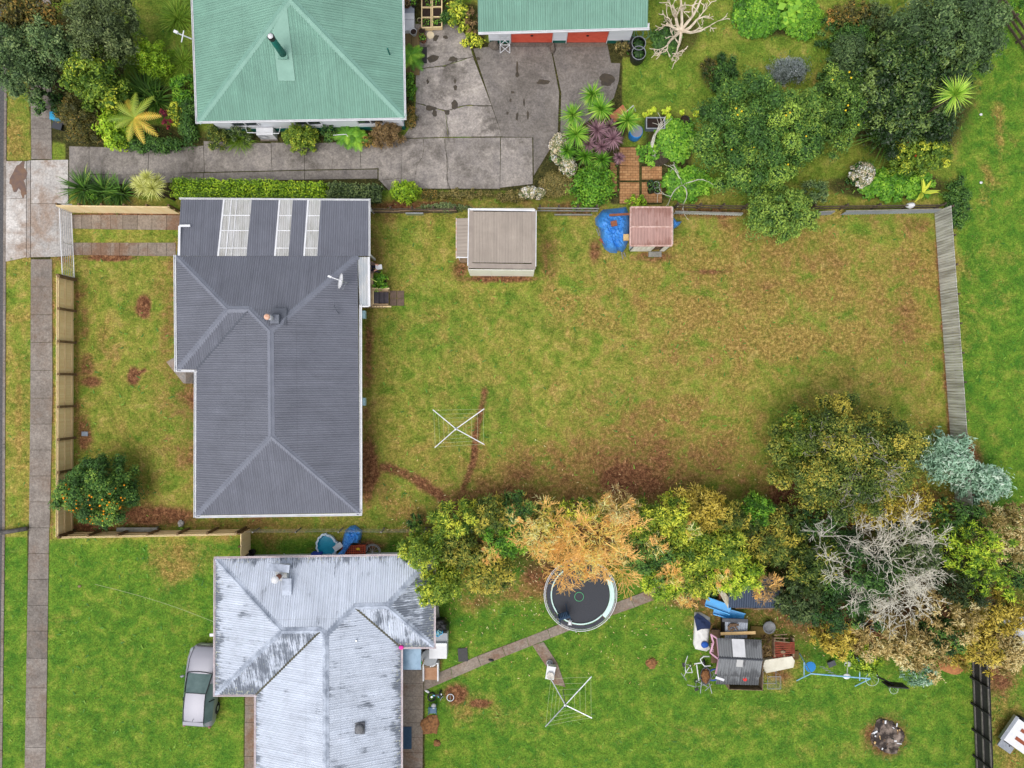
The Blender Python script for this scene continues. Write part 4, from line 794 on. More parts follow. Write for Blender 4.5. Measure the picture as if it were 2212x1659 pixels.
pc = []; corrugate(pc, [f0, f1, fn, fm], (f0, f1), pitch=.17, amp=.012, grime=.05); corrugate(pc, [f3, f2, fn, fm], (f3, f2), pitch=.17, amp=.012, grime=0); build_roof('roof', pc, m_rust, rsd); m_rt = mat('rusty_trim', S(206, 176, 166), S(170, 130, 116), 6, .9)
fr = MB(); fr.bar(fm, fn, .09, .05); fr.build('ridge_cap', m_rt, rsd); fr = MB(); up = Vector((0, 0, .03))
for a, b in ((f0, f1), (f3, f2), (f0, fm), (fm, f3), (f1, fn), (fn, f2)): fr.bar(a+up, b+up, .09, .06)
fr.build('roof_edge', m_rt, rsd)
m_wb = mat('flaking_white_boards', S(240, 238, 230), S(206, 202, 188), 3, .8, bmp=.4, bscale=8, stretch=(3, 3, .3))
g0, g1, g2, g3 = W(1359, 543), W(1436, 543), W(1436, 466), W(1359, 466)
def seg(a, b, z0, z1, nm='wall', mm=m_wb, th=.04):
    d = (b-a).normalized(); n_ = Vector((-d.y, d.x, 0))*th; MB().prism([a, b, b+n_, a+n_], z0, z1).build(nm, mm, rsd)
seg(g0, g0.lerp(g1, .60), 0, z3-.04); seg(g0.lerp(g1, .85), g1, 0, z3-.04); seg(g0.lerp(g1, .6), g0.lerp(g1, .85), 1.95, z3-.04, 'lintel'); seg(g1, g2, 0, z3); seg(g2, g3, 0, z3); seg(g3, g0, 0, z3)
MB().prism([g0+Vector((.1, .1, 0)), g1+Vector((-.1, .1, 0)), g2+Vector((-.1, -.1, 0)), g3+Vector((.1, -.1, 0))], -.05, .08).build('floor', M_BRT, rsd); MB().box(g0.lerp(g1, .72)+Vector((0, -.18, .05)), (.75, .3, .1)).build('door_step', M_GREYT, rsd)
# ------------------------------------------------------------ vegetation
LF = {
 'dark': leafmat('dark_green_leaves', [S(38, 52, 28), S(66, 84, 44), S(106, 120, 70)]),
 'grey': leafmat('grey_green_leaves', [S(52, 64, 36), S(90, 104, 60), S(136, 144, 92)]),
 'bluish': leafmat('blue_green_leaves', [S(48, 66, 40), S(84, 108, 62), S(134, 150, 94)]),
 'olive': leafmat('olive_leaves', [S(44, 62, 24), S(92, 108, 40), S(176, 162, 66)]),
 'bronze': leafmat('bronze_green_leaves', [S(50, 52, 26), S(96, 94, 42), S(168, 128, 62)]),
 'gold': leafmat('yellow_green_leaves', [S(58, 86, 26), S(112, 134, 40), S(222, 200, 66)]),
 'bright': leafmat('bright_green_leaves', [S(44, 78, 22), S(82, 130, 32), S(136, 172, 54)]),
 'lime': leafmat('lime_leaves', [S(80, 112, 24), S(136, 168, 36), S(190, 208, 66)]),
 'citrus': leafmat('citrus_leaves', [S(38, 64, 26), S(72, 108, 44), S(142, 166, 66)]),
 'citrusy': leafmat('pale_citrus_leaves', [S(42, 66, 28), S(84, 116, 46), S(140, 160, 66)]),
 'gloss': leafmat('glossy_dark_leaves', [S(26, 42, 20), S(48, 72, 34), S(112, 132, 66)], rough=.35),
 'deepgreen': leafmat('deep_green_leaves', [S(28, 50, 22), S(54, 88, 36), S(96, 130, 54)]),
 'conifer': leafmat('conifer_leaves', [S(64, 92, 22), S(122, 152, 34), S(186, 200, 60)]),
 'tan': leafmat('tan_dry_leaves', [S(104, 92, 46), S(168, 144, 90), S(214, 186, 140)]),
 'ochre': leafmat('ochre_leaves', [S(94, 84, 26), S(166, 146, 50), S(210, 176, 86)]),
 'orange': leafmat('orange_twiggy_leaves', [S(204, 150, 66), S(232, 182, 92), S(244, 210, 140)], trans=.3),
 'silver': leafmat('silvery_green_leaves', [S(86, 116, 90), S(136, 168, 142), S(186, 208, 182)]),
 'lavender': leafmat('lavender_leaves', [S(74, 84, 78), S(112, 120, 116), S(150, 154, 160)]),
 'hedge': leafmat('hedge_leaves', [S(62, 88, 20), S(116, 150, 26), S(170, 186, 48)]),
 'brown': leafmat('brown_heath_leaves', [S(78, 62, 40), S(120, 98, 62), S(158, 130, 88)]),
 'heath': leafmat('heath_leaves', [S(72, 70, 34), S(122, 112, 60), S(160, 140, 92)]),
 'flower': leafmat('hydrangea_heads', [S(96, 104, 66), S(190, 172, 140), S(226, 206, 196)]),
 'strap': leafmat('strap_leaves', [S(40, 66, 24), S(80, 116, 40), S(176, 186, 84)]),
 'palm': leafmat('cordyline_leaves', [S(44, 82, 20), S(92, 140, 36), S(168, 190, 80)]),
 'palmp': leafmat('purple_cordyline_leaves', [S(58, 36, 46), S(106, 78, 86), S(156, 124, 130)]),
 'cabb': leafmat('cabbage_tree_leaves', [S(110, 112, 50), S(160, 162, 84), S(206, 200, 130)]),
 'fern': leafmat('fern_fronds', [S(88, 116, 34), S(130, 140, 48), S(186, 150, 60)]),
 'redleaf': leafmat('crimson_leaves', [S(76, 24, 36), S(130, 40, 60), S(166, 70, 70)]),
 'grassy': leafmat('grass_blades', [S(70, 100, 24), S(110, 140, 40), S(160, 166, 70)]),
}
# -- top left garden
TL = 'trees in the street corner garden at the top left'
tree('broadleaf_tree', 'large round dark grey-green tree left of the narrow lawn by the green roofed house', 'tree', 226, 58, 66, 84, 5.6, LF['grey'], .15, 90, 60, .2, 11, .4, .16, 2.2, TL)
tree('broadleaf_tree', 'bronze tipped olive tree crown in the very top left corner', 'tree', 62, 30, 74, 62, 5.5, LF['bronze'], .2, 55, 34, .24, 12, .5, .22, 2.0, TL)
tree('broadleaf_tree', 'blue-green tree crown overhanging the kerb at the left edge', 'tree', 40, 125, 62, 74, 6.0, LF['bluish'], .15, 80, 40, .24, 13, .5, .15, 2.2, TL)
tree('broadleaf_tree', 'blue-green tree crown with bare twigs right of the crown over the kerb', 'tree', 130, 104, 46, 42, 5.8, LF['bluish'], .15, 80, 26, .28, 14, .6, .15, 2.2, TL)
tree('broadleaf_tree', 'low grey-green bush beside the footpath under the leaning trunk', 'bush', 96, 215, 34, 32, 2.2, LF['deepgreen'], .14, 80, 20, .28, 15, .4)
tree('broadleaf_tree', 'yellow tipped glossy tree in the middle of the corner garden', 'tree', 206, 168, 62, 60, 4.6, LF['gold'], .2, 55, 36, .22, 16, .33, .2, 1.4, TL)
tree('broadleaf_tree', 'dull olive small-leaved bush above the black letterbox', 'bush', 170, 246, 50, 58, 2.6, LF['bronze'], .1, 130, 34, .24, 17, .35, .16)
tree('round_bush', 'bright green clipped round bush alone on the narrow lawn', 'bush', 322, 120, 38, 37, 2.4, LF['lime'], .13, 150, 34, .24, 18, .35, .14)
tree('broadleaf_tree', 'small-leaved bush climbing the kerb side trees low on the left', 'bush', 60, 180, 44, 30, 3.8, LF['bluish'], .15, 80, 18, .3, 19, .45, .14, 1.2)
tree('garden_shrub', 'pale yellow-green ferny shrub left of the tree fern', 'shrub', 236, 270, 38, 44, 2.2, LF['lime'], .2, 60, 26, .27, 20, .5, .15)
tree('low_hedge', 'low dark green hedge along the driveway under the tree fern', 'hedge', 330, 310, 88, 18, 1.1, LF['deepgreen'], .12, 120, 26, .5, 21, .6, .12)
tree('low_hedge', 'dark green hedge turning up beside the left wall of the green roofed house', 'hedge', 402, 252, 20, 72, 1.3, LF['deepgreen'], .12, 120, 24, .5, 22, .6, .15)
tree('garden_shrub', 'yellow flecked shrub between flax and the house corner hedge', 'shrub', 392, 190, 26, 40, 1.6, LF['bright'], .16, 80, 18, .34, 23, .6, .2)
tree('garden_shrub', 'variegated yellow and red shrub right of the tree fern', 'shrub', 378, 246, 22, 28, 1.5, LF['gold'], .14, 90, 16, .34, 24, .6, .2)
tree('garden_shrub', 'crimson leaved shrub between tree fern and variegated shrub', 'shrub', 356, 250, 11, 26, 1.6, LF['redleaf'], .18, 80, 9, .5, 25, .5, .2)
for i, (u, v, n, L, lb) in enumerate([(318, 204, 70, 1.4, 'dark flax clump with long arching leaves behind the tree fern'), (340, 218, 50, 1.3, 'dark flax clump leaning right toward the crimson shrub'), (385, 40, 120, .8, 'tufted grassy clump against the left wall at the top edge'), (395, 135, 110, .7, 'tufted grassy clump below the white aerial arm'), (368, 160, 80, .55, 'fine grassy tussock between round bush and flax'),
                                 (186, 410, 60, 1.3, 'dark flax clump at the left end of the driveway border'), (228, 414, 60, 1.2, 'yellow striped flax clump in the middle of the driveway border'), (262, 418, 50, 1.0, 'low flax clump beside the cabbage tree'), (1902, 300, 80, 2.0, 'dark flax with long drooping leaves among the right hand trees'), (520, 300, 140, .65, 'strappy agapanthus clump left of the heat pump'), (312, 302, 40, .5, 'small lily clump at the driveway edge under the fern')]):
    q = W(u, v); r_ = thing('flax_clump', lb, 'flax', (q.x, q.y, 0)); zz = .6 if u > 1800 else .05; fine = lb.find('grass') >= 0 or lb.find('tuss') >= 0 or lb.find('agap') >= 0
    blades((q.x, q.y, zz), n*(3 if fine else 2), L, .03 if fine else .085, LF['grassy' if fine else 'strap'], 'leaves', r_, 40+i, 82, 20, .75, 4, .35 if not fine else .6, tint=.25 if not fine else .35, tv=.22)
q = W(186, 412); tree('garden_shrub', 'small bright green shrub in the driveway border among flax', 'shrub', 196, 421, 13, 11, .9, LF['bright'], .13, 130, 8, .5, 26, .6)
def fronds(root, c, n, L, wd, m, seed, name='frond', tint=.5):
    rng = random.Random(seed)
    for i in range(n):
        az = 2*math.pi*i/n+rng.uniform(-.2, .2); V = []; F = []; T = []; p = Vector(c); el = R(rng.uniform(10, 35)); k = 16; LL = L*rng.uniform(.8, 1.1); tt = min(1, max(0, rng.gauss(tint, .25))); side = Vector((-math.sin(az), math.cos(az), 0))
        for s_ in range(k):
            f = s_/k; e = el-f*.9; d = Vector((math.cos(az)*math.cos(e), math.sin(az)*math.cos(e), math.sin(e))); p2 = p+d*LL/k; w_ = wd*math.sin(math.pi*min(1, f*.85+.12))
            for sg in (-1, 1):
                o = len(V); tipp = p+d*LL/k*1.6+side*sg*w_-Vector((0, 0, w_*.25)); V += [tuple(p), tuple(p2), tuple(tipp+d*LL/k*.25), tuple(tipp)]; F.append((o, o+1, o+2, o+3)); T += [tt+rng.uniform(-.1, .1)]*4
            p = p2
        meshobj(name, V, F, m, root, {'tint': np.clip(T, 0, 1)})
q = W(289, 254, 2.4); tf = thing('tree_fern', 'golden tree fern with spreading fronds in the corner garden', 'tree fern', (q.x, q.y, 0)); MB().tube([(q.x, q.y, 0), (q.x, q.y, 2.3)], [.16, .12], 10).build('trunk', BARK, tf, True)
fronds(tf, (q.x, q.y, 2.35), 10, 1.5, .25, LF['fern'], 5)
def rosette(u, v, z, L, m, lab, cat='cordyline', seed=1, n=90, trunk=True, wd=.055, tint=.45, grp=None):
    q = W(u, v, z); r_ = thing('cordyline', lab, cat, (q.x, q.y, 0), grp)
    if trunk: MB().tube([(q.x+.1, q.y, 0), (q.x, q.y, z*.6), (q.x, q.y, z)], [.09, .07, .05], 8).build('trunk', BARK, r_)
    blades((q.x, q.y, z), n, L, wd, m, 'leaf_head', r_, seed, 88, -25, .35, 3, .05, tint=tint, tv=.22); return r_
CG = 'green cordyline heads by the garage apron'; PG = 'purple cordyline heads by the garage apron'
for i, (u, v, z, L, lb) in enumerate([(1279, 205, 2.4, .75, 'yellow tipped cordyline head furthest up beside the garage apron'), (1298, 236, 2.8, .85, 'broad green cordyline head right below the topmost one'), (1237, 249, 2.5, .75, 'green cordyline head at the left against the apron edge'), (1245, 290, 2.9, .85, 'large spiky green cordyline head above the pale hydrangea'),
                                (1355, 260, 2.6, .85, 'green cordyline head left of the grey planter box'), (1226, 325, 1.6, .6, 'dark green cordyline head low beside the hydrangea'), (1264, 337, 1.5, .7, 'dark cordyline head in the shade below the purple ones'), (1300, 345, 1.6, .6, 'dark green cordyline head left of the brick paving')]):
    rosette(u, v, z, L, LF['palm'], lb, seed=60+i, n=150, tint=.5 if i < 5 else .3, grp=CG)
for i, (u, v, z, L, lb) in enumerate([(1289, 281, 2.7, .75, 'largest purple cordyline head among the green ones'), (1324, 301, 2.5, .65, 'purple cordyline head left of the blue barrel'), (1271, 312, 2.0, .5, 'small dark purple cordyline head beside the hydrangea'), (1300, 317, 2.0, .5, 'small dark purple cordyline head in the centre bottom'), (1337, 341, 1.6, .38, 'lone small purple cordyline on a thin stem over the paving'), (1318, 272, 1.9, .45, 'half hidden purple cordyline head under the terracotta board')]):
    rosette(u, v, z, L, LF['palmp'], lb, seed=80+i, n=120, tint=.55, grp=PG)
rosette(2062, 205, 6.6, 1.0, LF['palm'], 'single cabbage tree head rising through the dark trees at upper right', 'cabbage tree', 95, 150, True, .06, .8)
for i, (u, v, z) in enumerate([(310, 404, 2.2), (330, 407, 2.4), (319, 384, 2.6), (298, 396, 1.8), (340, 392, 2.0)]):
    rosette(u, v, z, .75 if i < 2 else .5, LF['cabb'], ['pale cabbage tree head at the front of the driveway border group', 'large pale cabbage tree head at the right of the driveway border group', 'small high cabbage tree head at the back of the driveway border group', 'small cabbage tree head at the left of the driveway border group', 'small cabbage tree head nearest the light hedge'][i], 'cabbage tree', 100+i, 110, True, .045, .6, 'cabbage tree heads in the driveway border')
# hedges
def hedge(lab, pts, wpx, h, m, seed, leaf=.1, dens=160, tint=.5, tv=.12, nm='clipped_hedge', cat='hedge'):
    rg = np.random.default_rng(seed); cl = []; q0 = W(*pts[0])
    for (a, b), (c_, d) in zip(pts[:-1], pts[1:]):
        L = math.hypot(c_-a, d-b)/PPM; k = max(2, int(L/.42))
        for i in range(k):
            f = (i+.5)/k; z = h*.62; e = W(a+(c_-a)*f, b+(d-b)*f, z); wr = wpx/PPM/2
            for s_ in (-.48, .0, .48):
                nx_, ny_ = -(d-b)/math.hypot(c_-a, d-b), -(c_-a)/math.hypot(c_-a, d-b); cl.append((e.x+nx_*s_*wr*1.3+rg.normal()*.04, e.y+ny_*s_*wr*1.3+rg.normal()*.04, z+rg.normal()*.03, .42, .42*max(.6, wr), h*.42, np.clip(tint+rg.normal()*tv, 0, 1)))
    r_ = thing(nm, lab, cat, (q0.x, q0.y, 0)); V, F, T = leaves(cl, leaf, dens, rg, upb=.7, core=.85); meshobj('foliage', V, F, m, r_, {'tint': T}); return r_
hedge('long clipped light green hedge between the driveway and the grey carport roof', [(380, 408), (560, 412), (700, 416)], 40, 1.5, LF['hedge'], 31)
hedge('dark green clipped hedge continuing right of the light green one', [(712, 416), (770, 419), (822, 420)], 38, 1.4, LF['dark'], 32, tint=.6)
tree('round_bush', 'round bright bush at the end of the hedge below the driveway', 'bush', 873, 410, 34, 24, 1.6, LF['hedge'], .12, 150, 26, .3, 33, .5, .2)
# house front planting
tree('garden_shrub', 'olive green shrub at the left end of the bed under the green roof', 'shrub', 466, 292, 27, 28, 1.5, LF['olive'], .12, 120, 18, .3, 34, .35)
tree('garden_shrub', 'dark olive shrub above the agapanthus clump', 'shrub', 515, 285, 26, 22, 1.4, LF['dark'], .12, 120, 16, .3, 35, .6)
tree('round_bush', 'round yellow-green clipped bush right of the heat pump', 'bush', 646, 290, 39, 32, 1.9, LF['gold'], .12, 160, 34, .24, 36, .42, .18)
tree('garden_shrub', 'green shrub against the wall left of the ferns', 'shrub', 710, 284, 20, 20, 1.3, LF['deepgreen'], .12, 120, 14, .3, 37, .6)
tree('round_bush', 'dry brown round bush at the right corner under the green roof', 'bush', 833, 283, 36, 29, 1.7, LF['brown'], .09, 200, 34, .24, 38, .5, .1)
tree('garden_shrub', 'red tinged low plants left of the brown round bush', 'shrub', 796, 302, 20, 16, .8, LF['bronze'], .14, 110, 12, .4, 39, .5)
for i, (u, v, L, lb) in enumerate([(752, 292, 1.0, 'bright green fern clump by the driveway under the green roof'), (770, 300, .8, 'smaller fern spilling on the driveway right of the pipe rail'), (888, 122, 1.0, 'soft bright fern at the right wall of the green roofed house')]):
    q = W(u, v, .5); r_ = thing('fern', lb, 'fern', (q.x, q.y, 0)); fronds(r_, (q.x, q.y, .5), 12, L, .22, LF['bright'], 20+i, tint=.55); fronds(r_, (q.x, q.y, .7), 8, L*.6, .18, LF['bright'], 30+i, tint=.6)
tree('climbing_plants', 'mixed green plants along the right wall of the green roofed house', 'plants', 886, 182, 12, 44, .9, LF['bright'], .13, 110, 20, .5, 40, .4, .2)
tree('climbing_plants', 'dry brown-green creeper at the right corner of the green roofed house', 'plants', 884, 248, 16, 30, .6, LF['bronze'], .1, 120, 16, .5, 41, .4, .2)
tree('garden_shrub', 'yellow variegated shrub at the left wall of the garage', 'shrub', 990, 25, 26, 34, 2.0, LF['gold'], .18, 80, 20, .3, 42, .55, .3)
tree('garden_shrub', 'reddish brown shrub touching the garage roof corner', 'shrub', 1018, 42, 17, 34, 1.9, LF['brown'], .12, 120, 16, .3, 43, .55, .2)
tree('garden_shrub', 'yellow and white flowering plants in front of the garage corner', 'shrub', 1020, 86, 28, 16, .9, LF['gold'], .16, 90, 14, .4, 44, .75, .25)
tree('garden_shrub', 'low green plants beside the wooden planters under the lean-to wall', 'plants', 965, 35, 18, 16, .8, LF['deepgreen'], .14, 90, 12, .4, 45, .5)
# hydrangeas, bank
def hydr(lab, u, v, ru, rv, h, seed, n=18):
    r_ = tree('hydrangea', lab, 'hydrangea', u, v, ru, rv, h, LF['deepgreen'], .16, 60, n, .3, seed, .4, part='foliage')
    zc = h*.6; c = W(u, v, zc); k = (CAM_H-zc)/CAM_H/PPM; rg = np.random.default_rng(seed); cl = []
    for i in range(int(ru*rv/5)):
        a = rg.random()*6.28; f = math.sqrt(rg.random())*.92; s_ = .1+.05*rg.random(); cl.append((c.x+math.cos(a)*ru*k*f, c.y+math.sin(a)*rv*k*f, h*(1-.75*f*f)*.98, s_, s_, s_*.7, np.clip(.55+rg.normal()*.3, 0, 1)))
    V, F, T = leaves(cl, .07, 260, rg, aspect=.8, core=.8); o = meshobj('flower_heads', V, F, LF['flower'], r_, {'tint': T}); o['kind'] = 'stuff'; return r_
hydr('tall pale flowering hydrangea below the cordylines beside the apron', 1210, 318, 22, 36, 1.5, 46); hydr('pale flowering hydrangea at the lower right of the apron corner', 1228, 356, 19, 22, 1.3, 47); hydr('low blue-white hydrangea on the bank above the top fence', 1150, 415, 32, 12, .9, 48, 12); hydr('grey-white flowering hydrangea on the dark lawn at the right', 1866, 374, 27, 27, 1.7, 49)
for i, (u, v, ru, rv, h, k, lb) in enumerate([(1000, 420, 75, 14, .45, 'heath', 'olive-brown heath covering the bank below the driveway'), (1105, 424, 40, 14, .4, 'heath', 'brown heath patch on the bank left of the low hydrangea'), (1205, 396, 36, 30, .6, 'heath', 'brown-green heath mound at the end of the driveway'), (930, 420, 26, 12, .4, 'bronze', 'brown creeping plants beside the round hedge bush')]):
    o = tree('ground_cover', lb, 'ground cover', u, v, ru, rv, h, LF[k], .09, 170, 34, .35, 120+i, .5, .15); o['kind'] = 'stuff'
tree('conifer_shrub', 'feathery bright green shrub mass left of the brick paving', 'shrub', 1282, 392, 46, 42, 1.6, LF['bright'], .16, 90, 40, .24, 50, .55, .18, spike=.5)
tree('conifer_shrub', 'feathery shrub spilling onto the lower brick paving', 'shrub', 1375, 432, 26, 13, .9, LF['lime'], .14, 100, 12, .4, 51, .35, .15, spike=.4)
tree('garden_shrub', 'green shrub leaning over the top fence left of the blue tarp', 'shrub', 1262, 436, 34, 14, 1.4, LF['bright'], .15, 90, 14, .4, 52, .5, .2)
# kitchen garden
def cover(lab, u, v, ru, rv, h, m, seed, n=40, leaf=.15, dens=110, tint=.5):
    o = tree('ground_cover', lab, 'ground cover', u, v, ru, rv, h, m, leaf, dens, n, .3, seed, tint, .15, aspect=.9, upb=1.2, core=.6); o['kind'] = 'stuff'
cover('bright nasturtium leaves filling the bed right of the planter box', 1462, 300, 44, 46, .5, LF['bright'], 53, 44); cover('bright nasturtium mound under the thin bare tree', 1484, 396, 52, 38, .6, LF['bright'], 54, 44); cover('bright green nasturtium sheet in the bed at the top fence right end', 1935, 398, 96, 34, .5, LF['bright'], 55, 60)
cover('lush green leafy bed left of the large-leaved plant at the top', 1640, 30, 54, 48, .6, LF['bright'], 56, 50, tint=.35); cover('fine bright green herb mass right of the large-leaved plant', 1735, 36, 42, 44, .7, LF['bright'], 57, 40, .1, 180, .55); cover('green plants ringing the pale bare tree', 1440, 85, 34, 30, .5, LF['deepgreen'], 58, 24); cover('low green weeds under the planter box and bare tree', 1400, 330, 26, 24, .3, LF['bright'], 59, 16)
cover('green ivy over the old top fence behind the grey roofed house', 960, 446, 60, 9, 1.3, LF['grey'], 130, 26, .1, 140, .5)
for i, (u, v, s_) in enumerate([(1342+60, 0, 0)]): pass
for i, (u, v) in enumerate([(1363, 252), (1383, 250), (1394, 244), (1402, 238), (1424, 244), (1434, 238), (1434, 252), (1463, 245), (1492, 248), (1498, 243)]):
    q = W(u-22 if 0 else u+10, v); r_ = thing('lettuce', 'yellow-green lettuce in the row above the planter box', 'lettuce', (q.x, q.y, 0), 'lettuces in the row above the planter box')
    V, F, T = leaves([(q.x, q.y, .1, .15, .15, .12, .6)], .14, 260, np.random.default_rng(i), aspect=.9, core=0); meshobj('leaves', V, F, LF['lime'], r_, {'tint': np.clip(T+.2, 0, 1)})
q = W(1712, 30, .5); r_ = thing('rhubarb_plant', 'broad pale green large-leaved plant in the top vegetable bed', 'plant', (q.x, q.y, 0)); V, F, T = leaves([(q.x, q.y, .5, .8, .9, .5, .6), (q.x+.3, q.y+.7, .4, .5, .5, .4, .5)], .42, 22, np.random.default_rng(4), aspect=.85, upb=1.5, core=.5); meshobj('leaves', V, F, LF['silver'] if 0 else LF['bright'], r_, {'tint': np.clip(T+.1, 0, 1)})
tree('mound_bush', 'low mound of mixed green and bronze bushes on the upper lawn', 'bush', 1562, 158, 36, 42, 1.0, LF['deepgreen'], .12, 110, 34, .25, 61, .55, .2); tree('garden_shrub', 'bronze brown shrub on the left of the low mound', 'shrub', 1534, 142, 20, 22, 1.3, LF['bronze'], .11, 120, 14, .3, 62, .35)
tree('lavender_bush', 'grey-blue lavender bush above the big lemon tree', 'lavender', 1706, 148, 46, 26, 1.3, LF['lavender'], .14, 190, 30, .28, 63, .5, .15, aspect=.2, spike=.6)
# citrus and big trees
def fruit(root, name, u, v, ru, rv, h, n, seed, m, trunk=1.0, r=.05, region=None):
    zc = h*.6; c = W(u, v, zc); k = (CAM_H-zc)/CAM_H/PPM; rg = random.Random(seed); first = None; org = Vector(root.location)
    for i in range(n):
        a, f = rg.uniform(*(region or (0, 6.28))), math.sqrt(rg.uniform(.03, .95)); x, y = math.cos(a)*ru*k*f*.93, math.sin(a)*rv*k*f*.93; z = trunk+(h-trunk)*(.12+.9*math.sqrt(max(0, 1-f*f*.9)))
        if first is None: mb = MB(); mb.blob((c.x+x, c.y+y, z), r, 8, 6); first = mb.build(name, m, root, True); base = Vector((c.x+x, c.y+y, z)); continue
        o = first.copy(); COL.objects.link(o); o.parent = root; o.location = Vector((c.x+x, c.y+y, z))-base
M_OR = mat('orange_rind', S(244, 160, 20), S(236, 140, 16), 8, .5); M_LE = mat('lemon_rind', S(240, 206, 40), S(228, 190, 30), 8, .5)
o = tree('orange_tree', 'round orange tree full of fruit in the lower left corner of the fenced yard', 'orange tree', 210, 1064, 78, 72, 3.4, LF['citrus'], .14, 130, 64, .19, 64, .35, .2, .9); fruit(o, 'orange', 210, 1064, 80, 74, 3.4, 80, 1, M_OR, .9, region=(2.6, 6.6), r=.052)
o = tree('lemon_tree', 'big dark green lemon tree in the garden above the top fence', 'lemon tree', 1640, 285, 128, 118, 5.2, LF['citrus'], .15, 100, 90, .17, 65, .5, .2, 1.3); fruit(o, 'lemon', 1640, 285, 128, 118, 5.2, 12, 2, M_LE, 1.3, .055)
tree('broadleaf_tree', 'paler green lobe-crowned tree at the right side of the big lemon tree', 'tree', 1738, 250, 52, 60, 4.6, LF['citrusy'], .15, 90, 34, .22, 66, .65, .16, 1.4)
o = tree('lemon_tree', 'smaller yellow flecked citrus tree between lemon tree and dark trees', 'lemon tree', 1812, 236, 62, 92, 4.6, LF['citrusy'], .15, 95, 56, .2, 67, .45, .2, 1.3); fruit(o, 'lemon', 1812, 236, 62, 92, 4.6, 8, 3, M_LE, 1.3, .055)
tree('broadleaf_tree', 'light green leafy tree growing through the top fence line', 'tree', 1690, 460, 78, 58, 3.8, LF['citrusy'], .16, 100, 50, .2, 68, .65, .16, 1.0)
tree('garden_shrub', 'blue-green shrub right behind the light fence-line tree', 'shrub', 1765, 412, 34, 28, 2.2, LF['bluish'], .13, 100, 20, .28, 69, .6)
tree('broadleaf_tree', 'very dark glossy rounded tree below the dark blue-green one', 'tree', 1962, 190, 116, 118, 6.0, LF['gloss'], .2, 75, 110, .16, 70, .5, .26, 1.8)
tree('broadleaf_tree', 'dark blue-green tree at the top right beside the rail fence', 'tree', 2050, 70, 110, 108, 7.0, LF['bluish'], .18, 80, 70, .2, 71, .33, .16, 2.2)
tree('broadleaf_tree', 'small dark grey-green tree with dead twigs left of the glossy dark tree', 'tree', 1838, 128, 46, 60, 3.2, LF['bluish'], .13, 90, 30, .24, 72, .4, .14, .8)
tree('garden_shrub', 'tangled red-brown and green scrub at the top between beds and dark trees', 'shrub', 1850, 30, 64, 34, 1.6, LF['bronze'], .14, 90, 30, .26, 73, .5, .25)
for u_, v_, r_, h_, k_, lb_ in ((1845, 86, 44, 1.6, 'deepgreen', 'mid green undergrowth left of the dark blue-green tree'), (1895, 40, 40, 2.0, 'dark', 'dark undergrowth below the top edge left of the dark blue-green tree'), (1868, 200, 34, 2.0, 'dark', 'dark undergrowth between yellow flecked citrus and glossy dark tree'), (1790, 170, 26, 1.4, 'deepgreen', 'low green undergrowth above the yellow flecked citrus')): tree('garden_shrub', lb_, 'shrub', u_, v_, r_, r_, h_, LF[k_], .14, 100, 22, .28, int(u_), .55, .2)
tree('garden_shrub', 'bright green edge shrub left of the tangled scrub', 'shrub', 1790, 70, 24, 40, 1.0, LF['deepgreen'], .13, 90, 18, .3, 74, .55)
o = tree('flowering_shrub', 'yellow flecked dark shrub with red blooms above the nasturtium sheet', 'shrub', 1994, 326, 68, 46, 3.0, LF['gold'], .17, 90, 50, .2, 75, .42, .4, .6)
fruit(o, 'red_flower', 1990, 322, 66, 46, 2.6, 7, 8, mat('red_petal', S(214, 60, 50)), .6, .07)
tree('garden_shrub', 'grey-green rank shrub outside the top right fence corner', 'shrub', 2070, 440, 30, 62, .9, LF['deepgreen'], .12, 110, 30, .3, 76, .65, .15)
tree('garden_shrub', 'small shrub at the top paddock corner beside the rail fence', 'shrub', 2195, 20, 30, 24, 1.0, LF['bright'], .13, 90, 12, .3, 77, .4)
q = W(2010, 408, 1.2); r_ = thing('banana_plant', 'yellow banana-like plant with broad torn leaves in the nasturtium bed', 'plant', (q.x, q.y, 0)); blades((q.x, q.y, .4), 7, 1.0, .2, LF['gold'], 'leaves', r_, 5, 60, 15, .6, 5, .1, tint=.75, tv=.1)
q = W(818, 608, 1.1); r_ = thing('potted_shrub', 'leafy green pot plant beside the deck steps of the grey roofed house', 'pot plant', (q.x, q.y, 0)); V, F, T = leaves(dome(q.x, q.y, .6, .5, .55, .7, 12, .4, 3, .6), .17, 80, np.random.default_rng(5)); meshobj('foliage', V, F, LF['bright'], r_, {'tint': T})
MB().lathe((q.x, q.y, 0), [(.26, 0), (.33, .55), (.37, .6), (.33, .6), (.3, .5)], 20).build('pot', M_BLACK, r_, True)
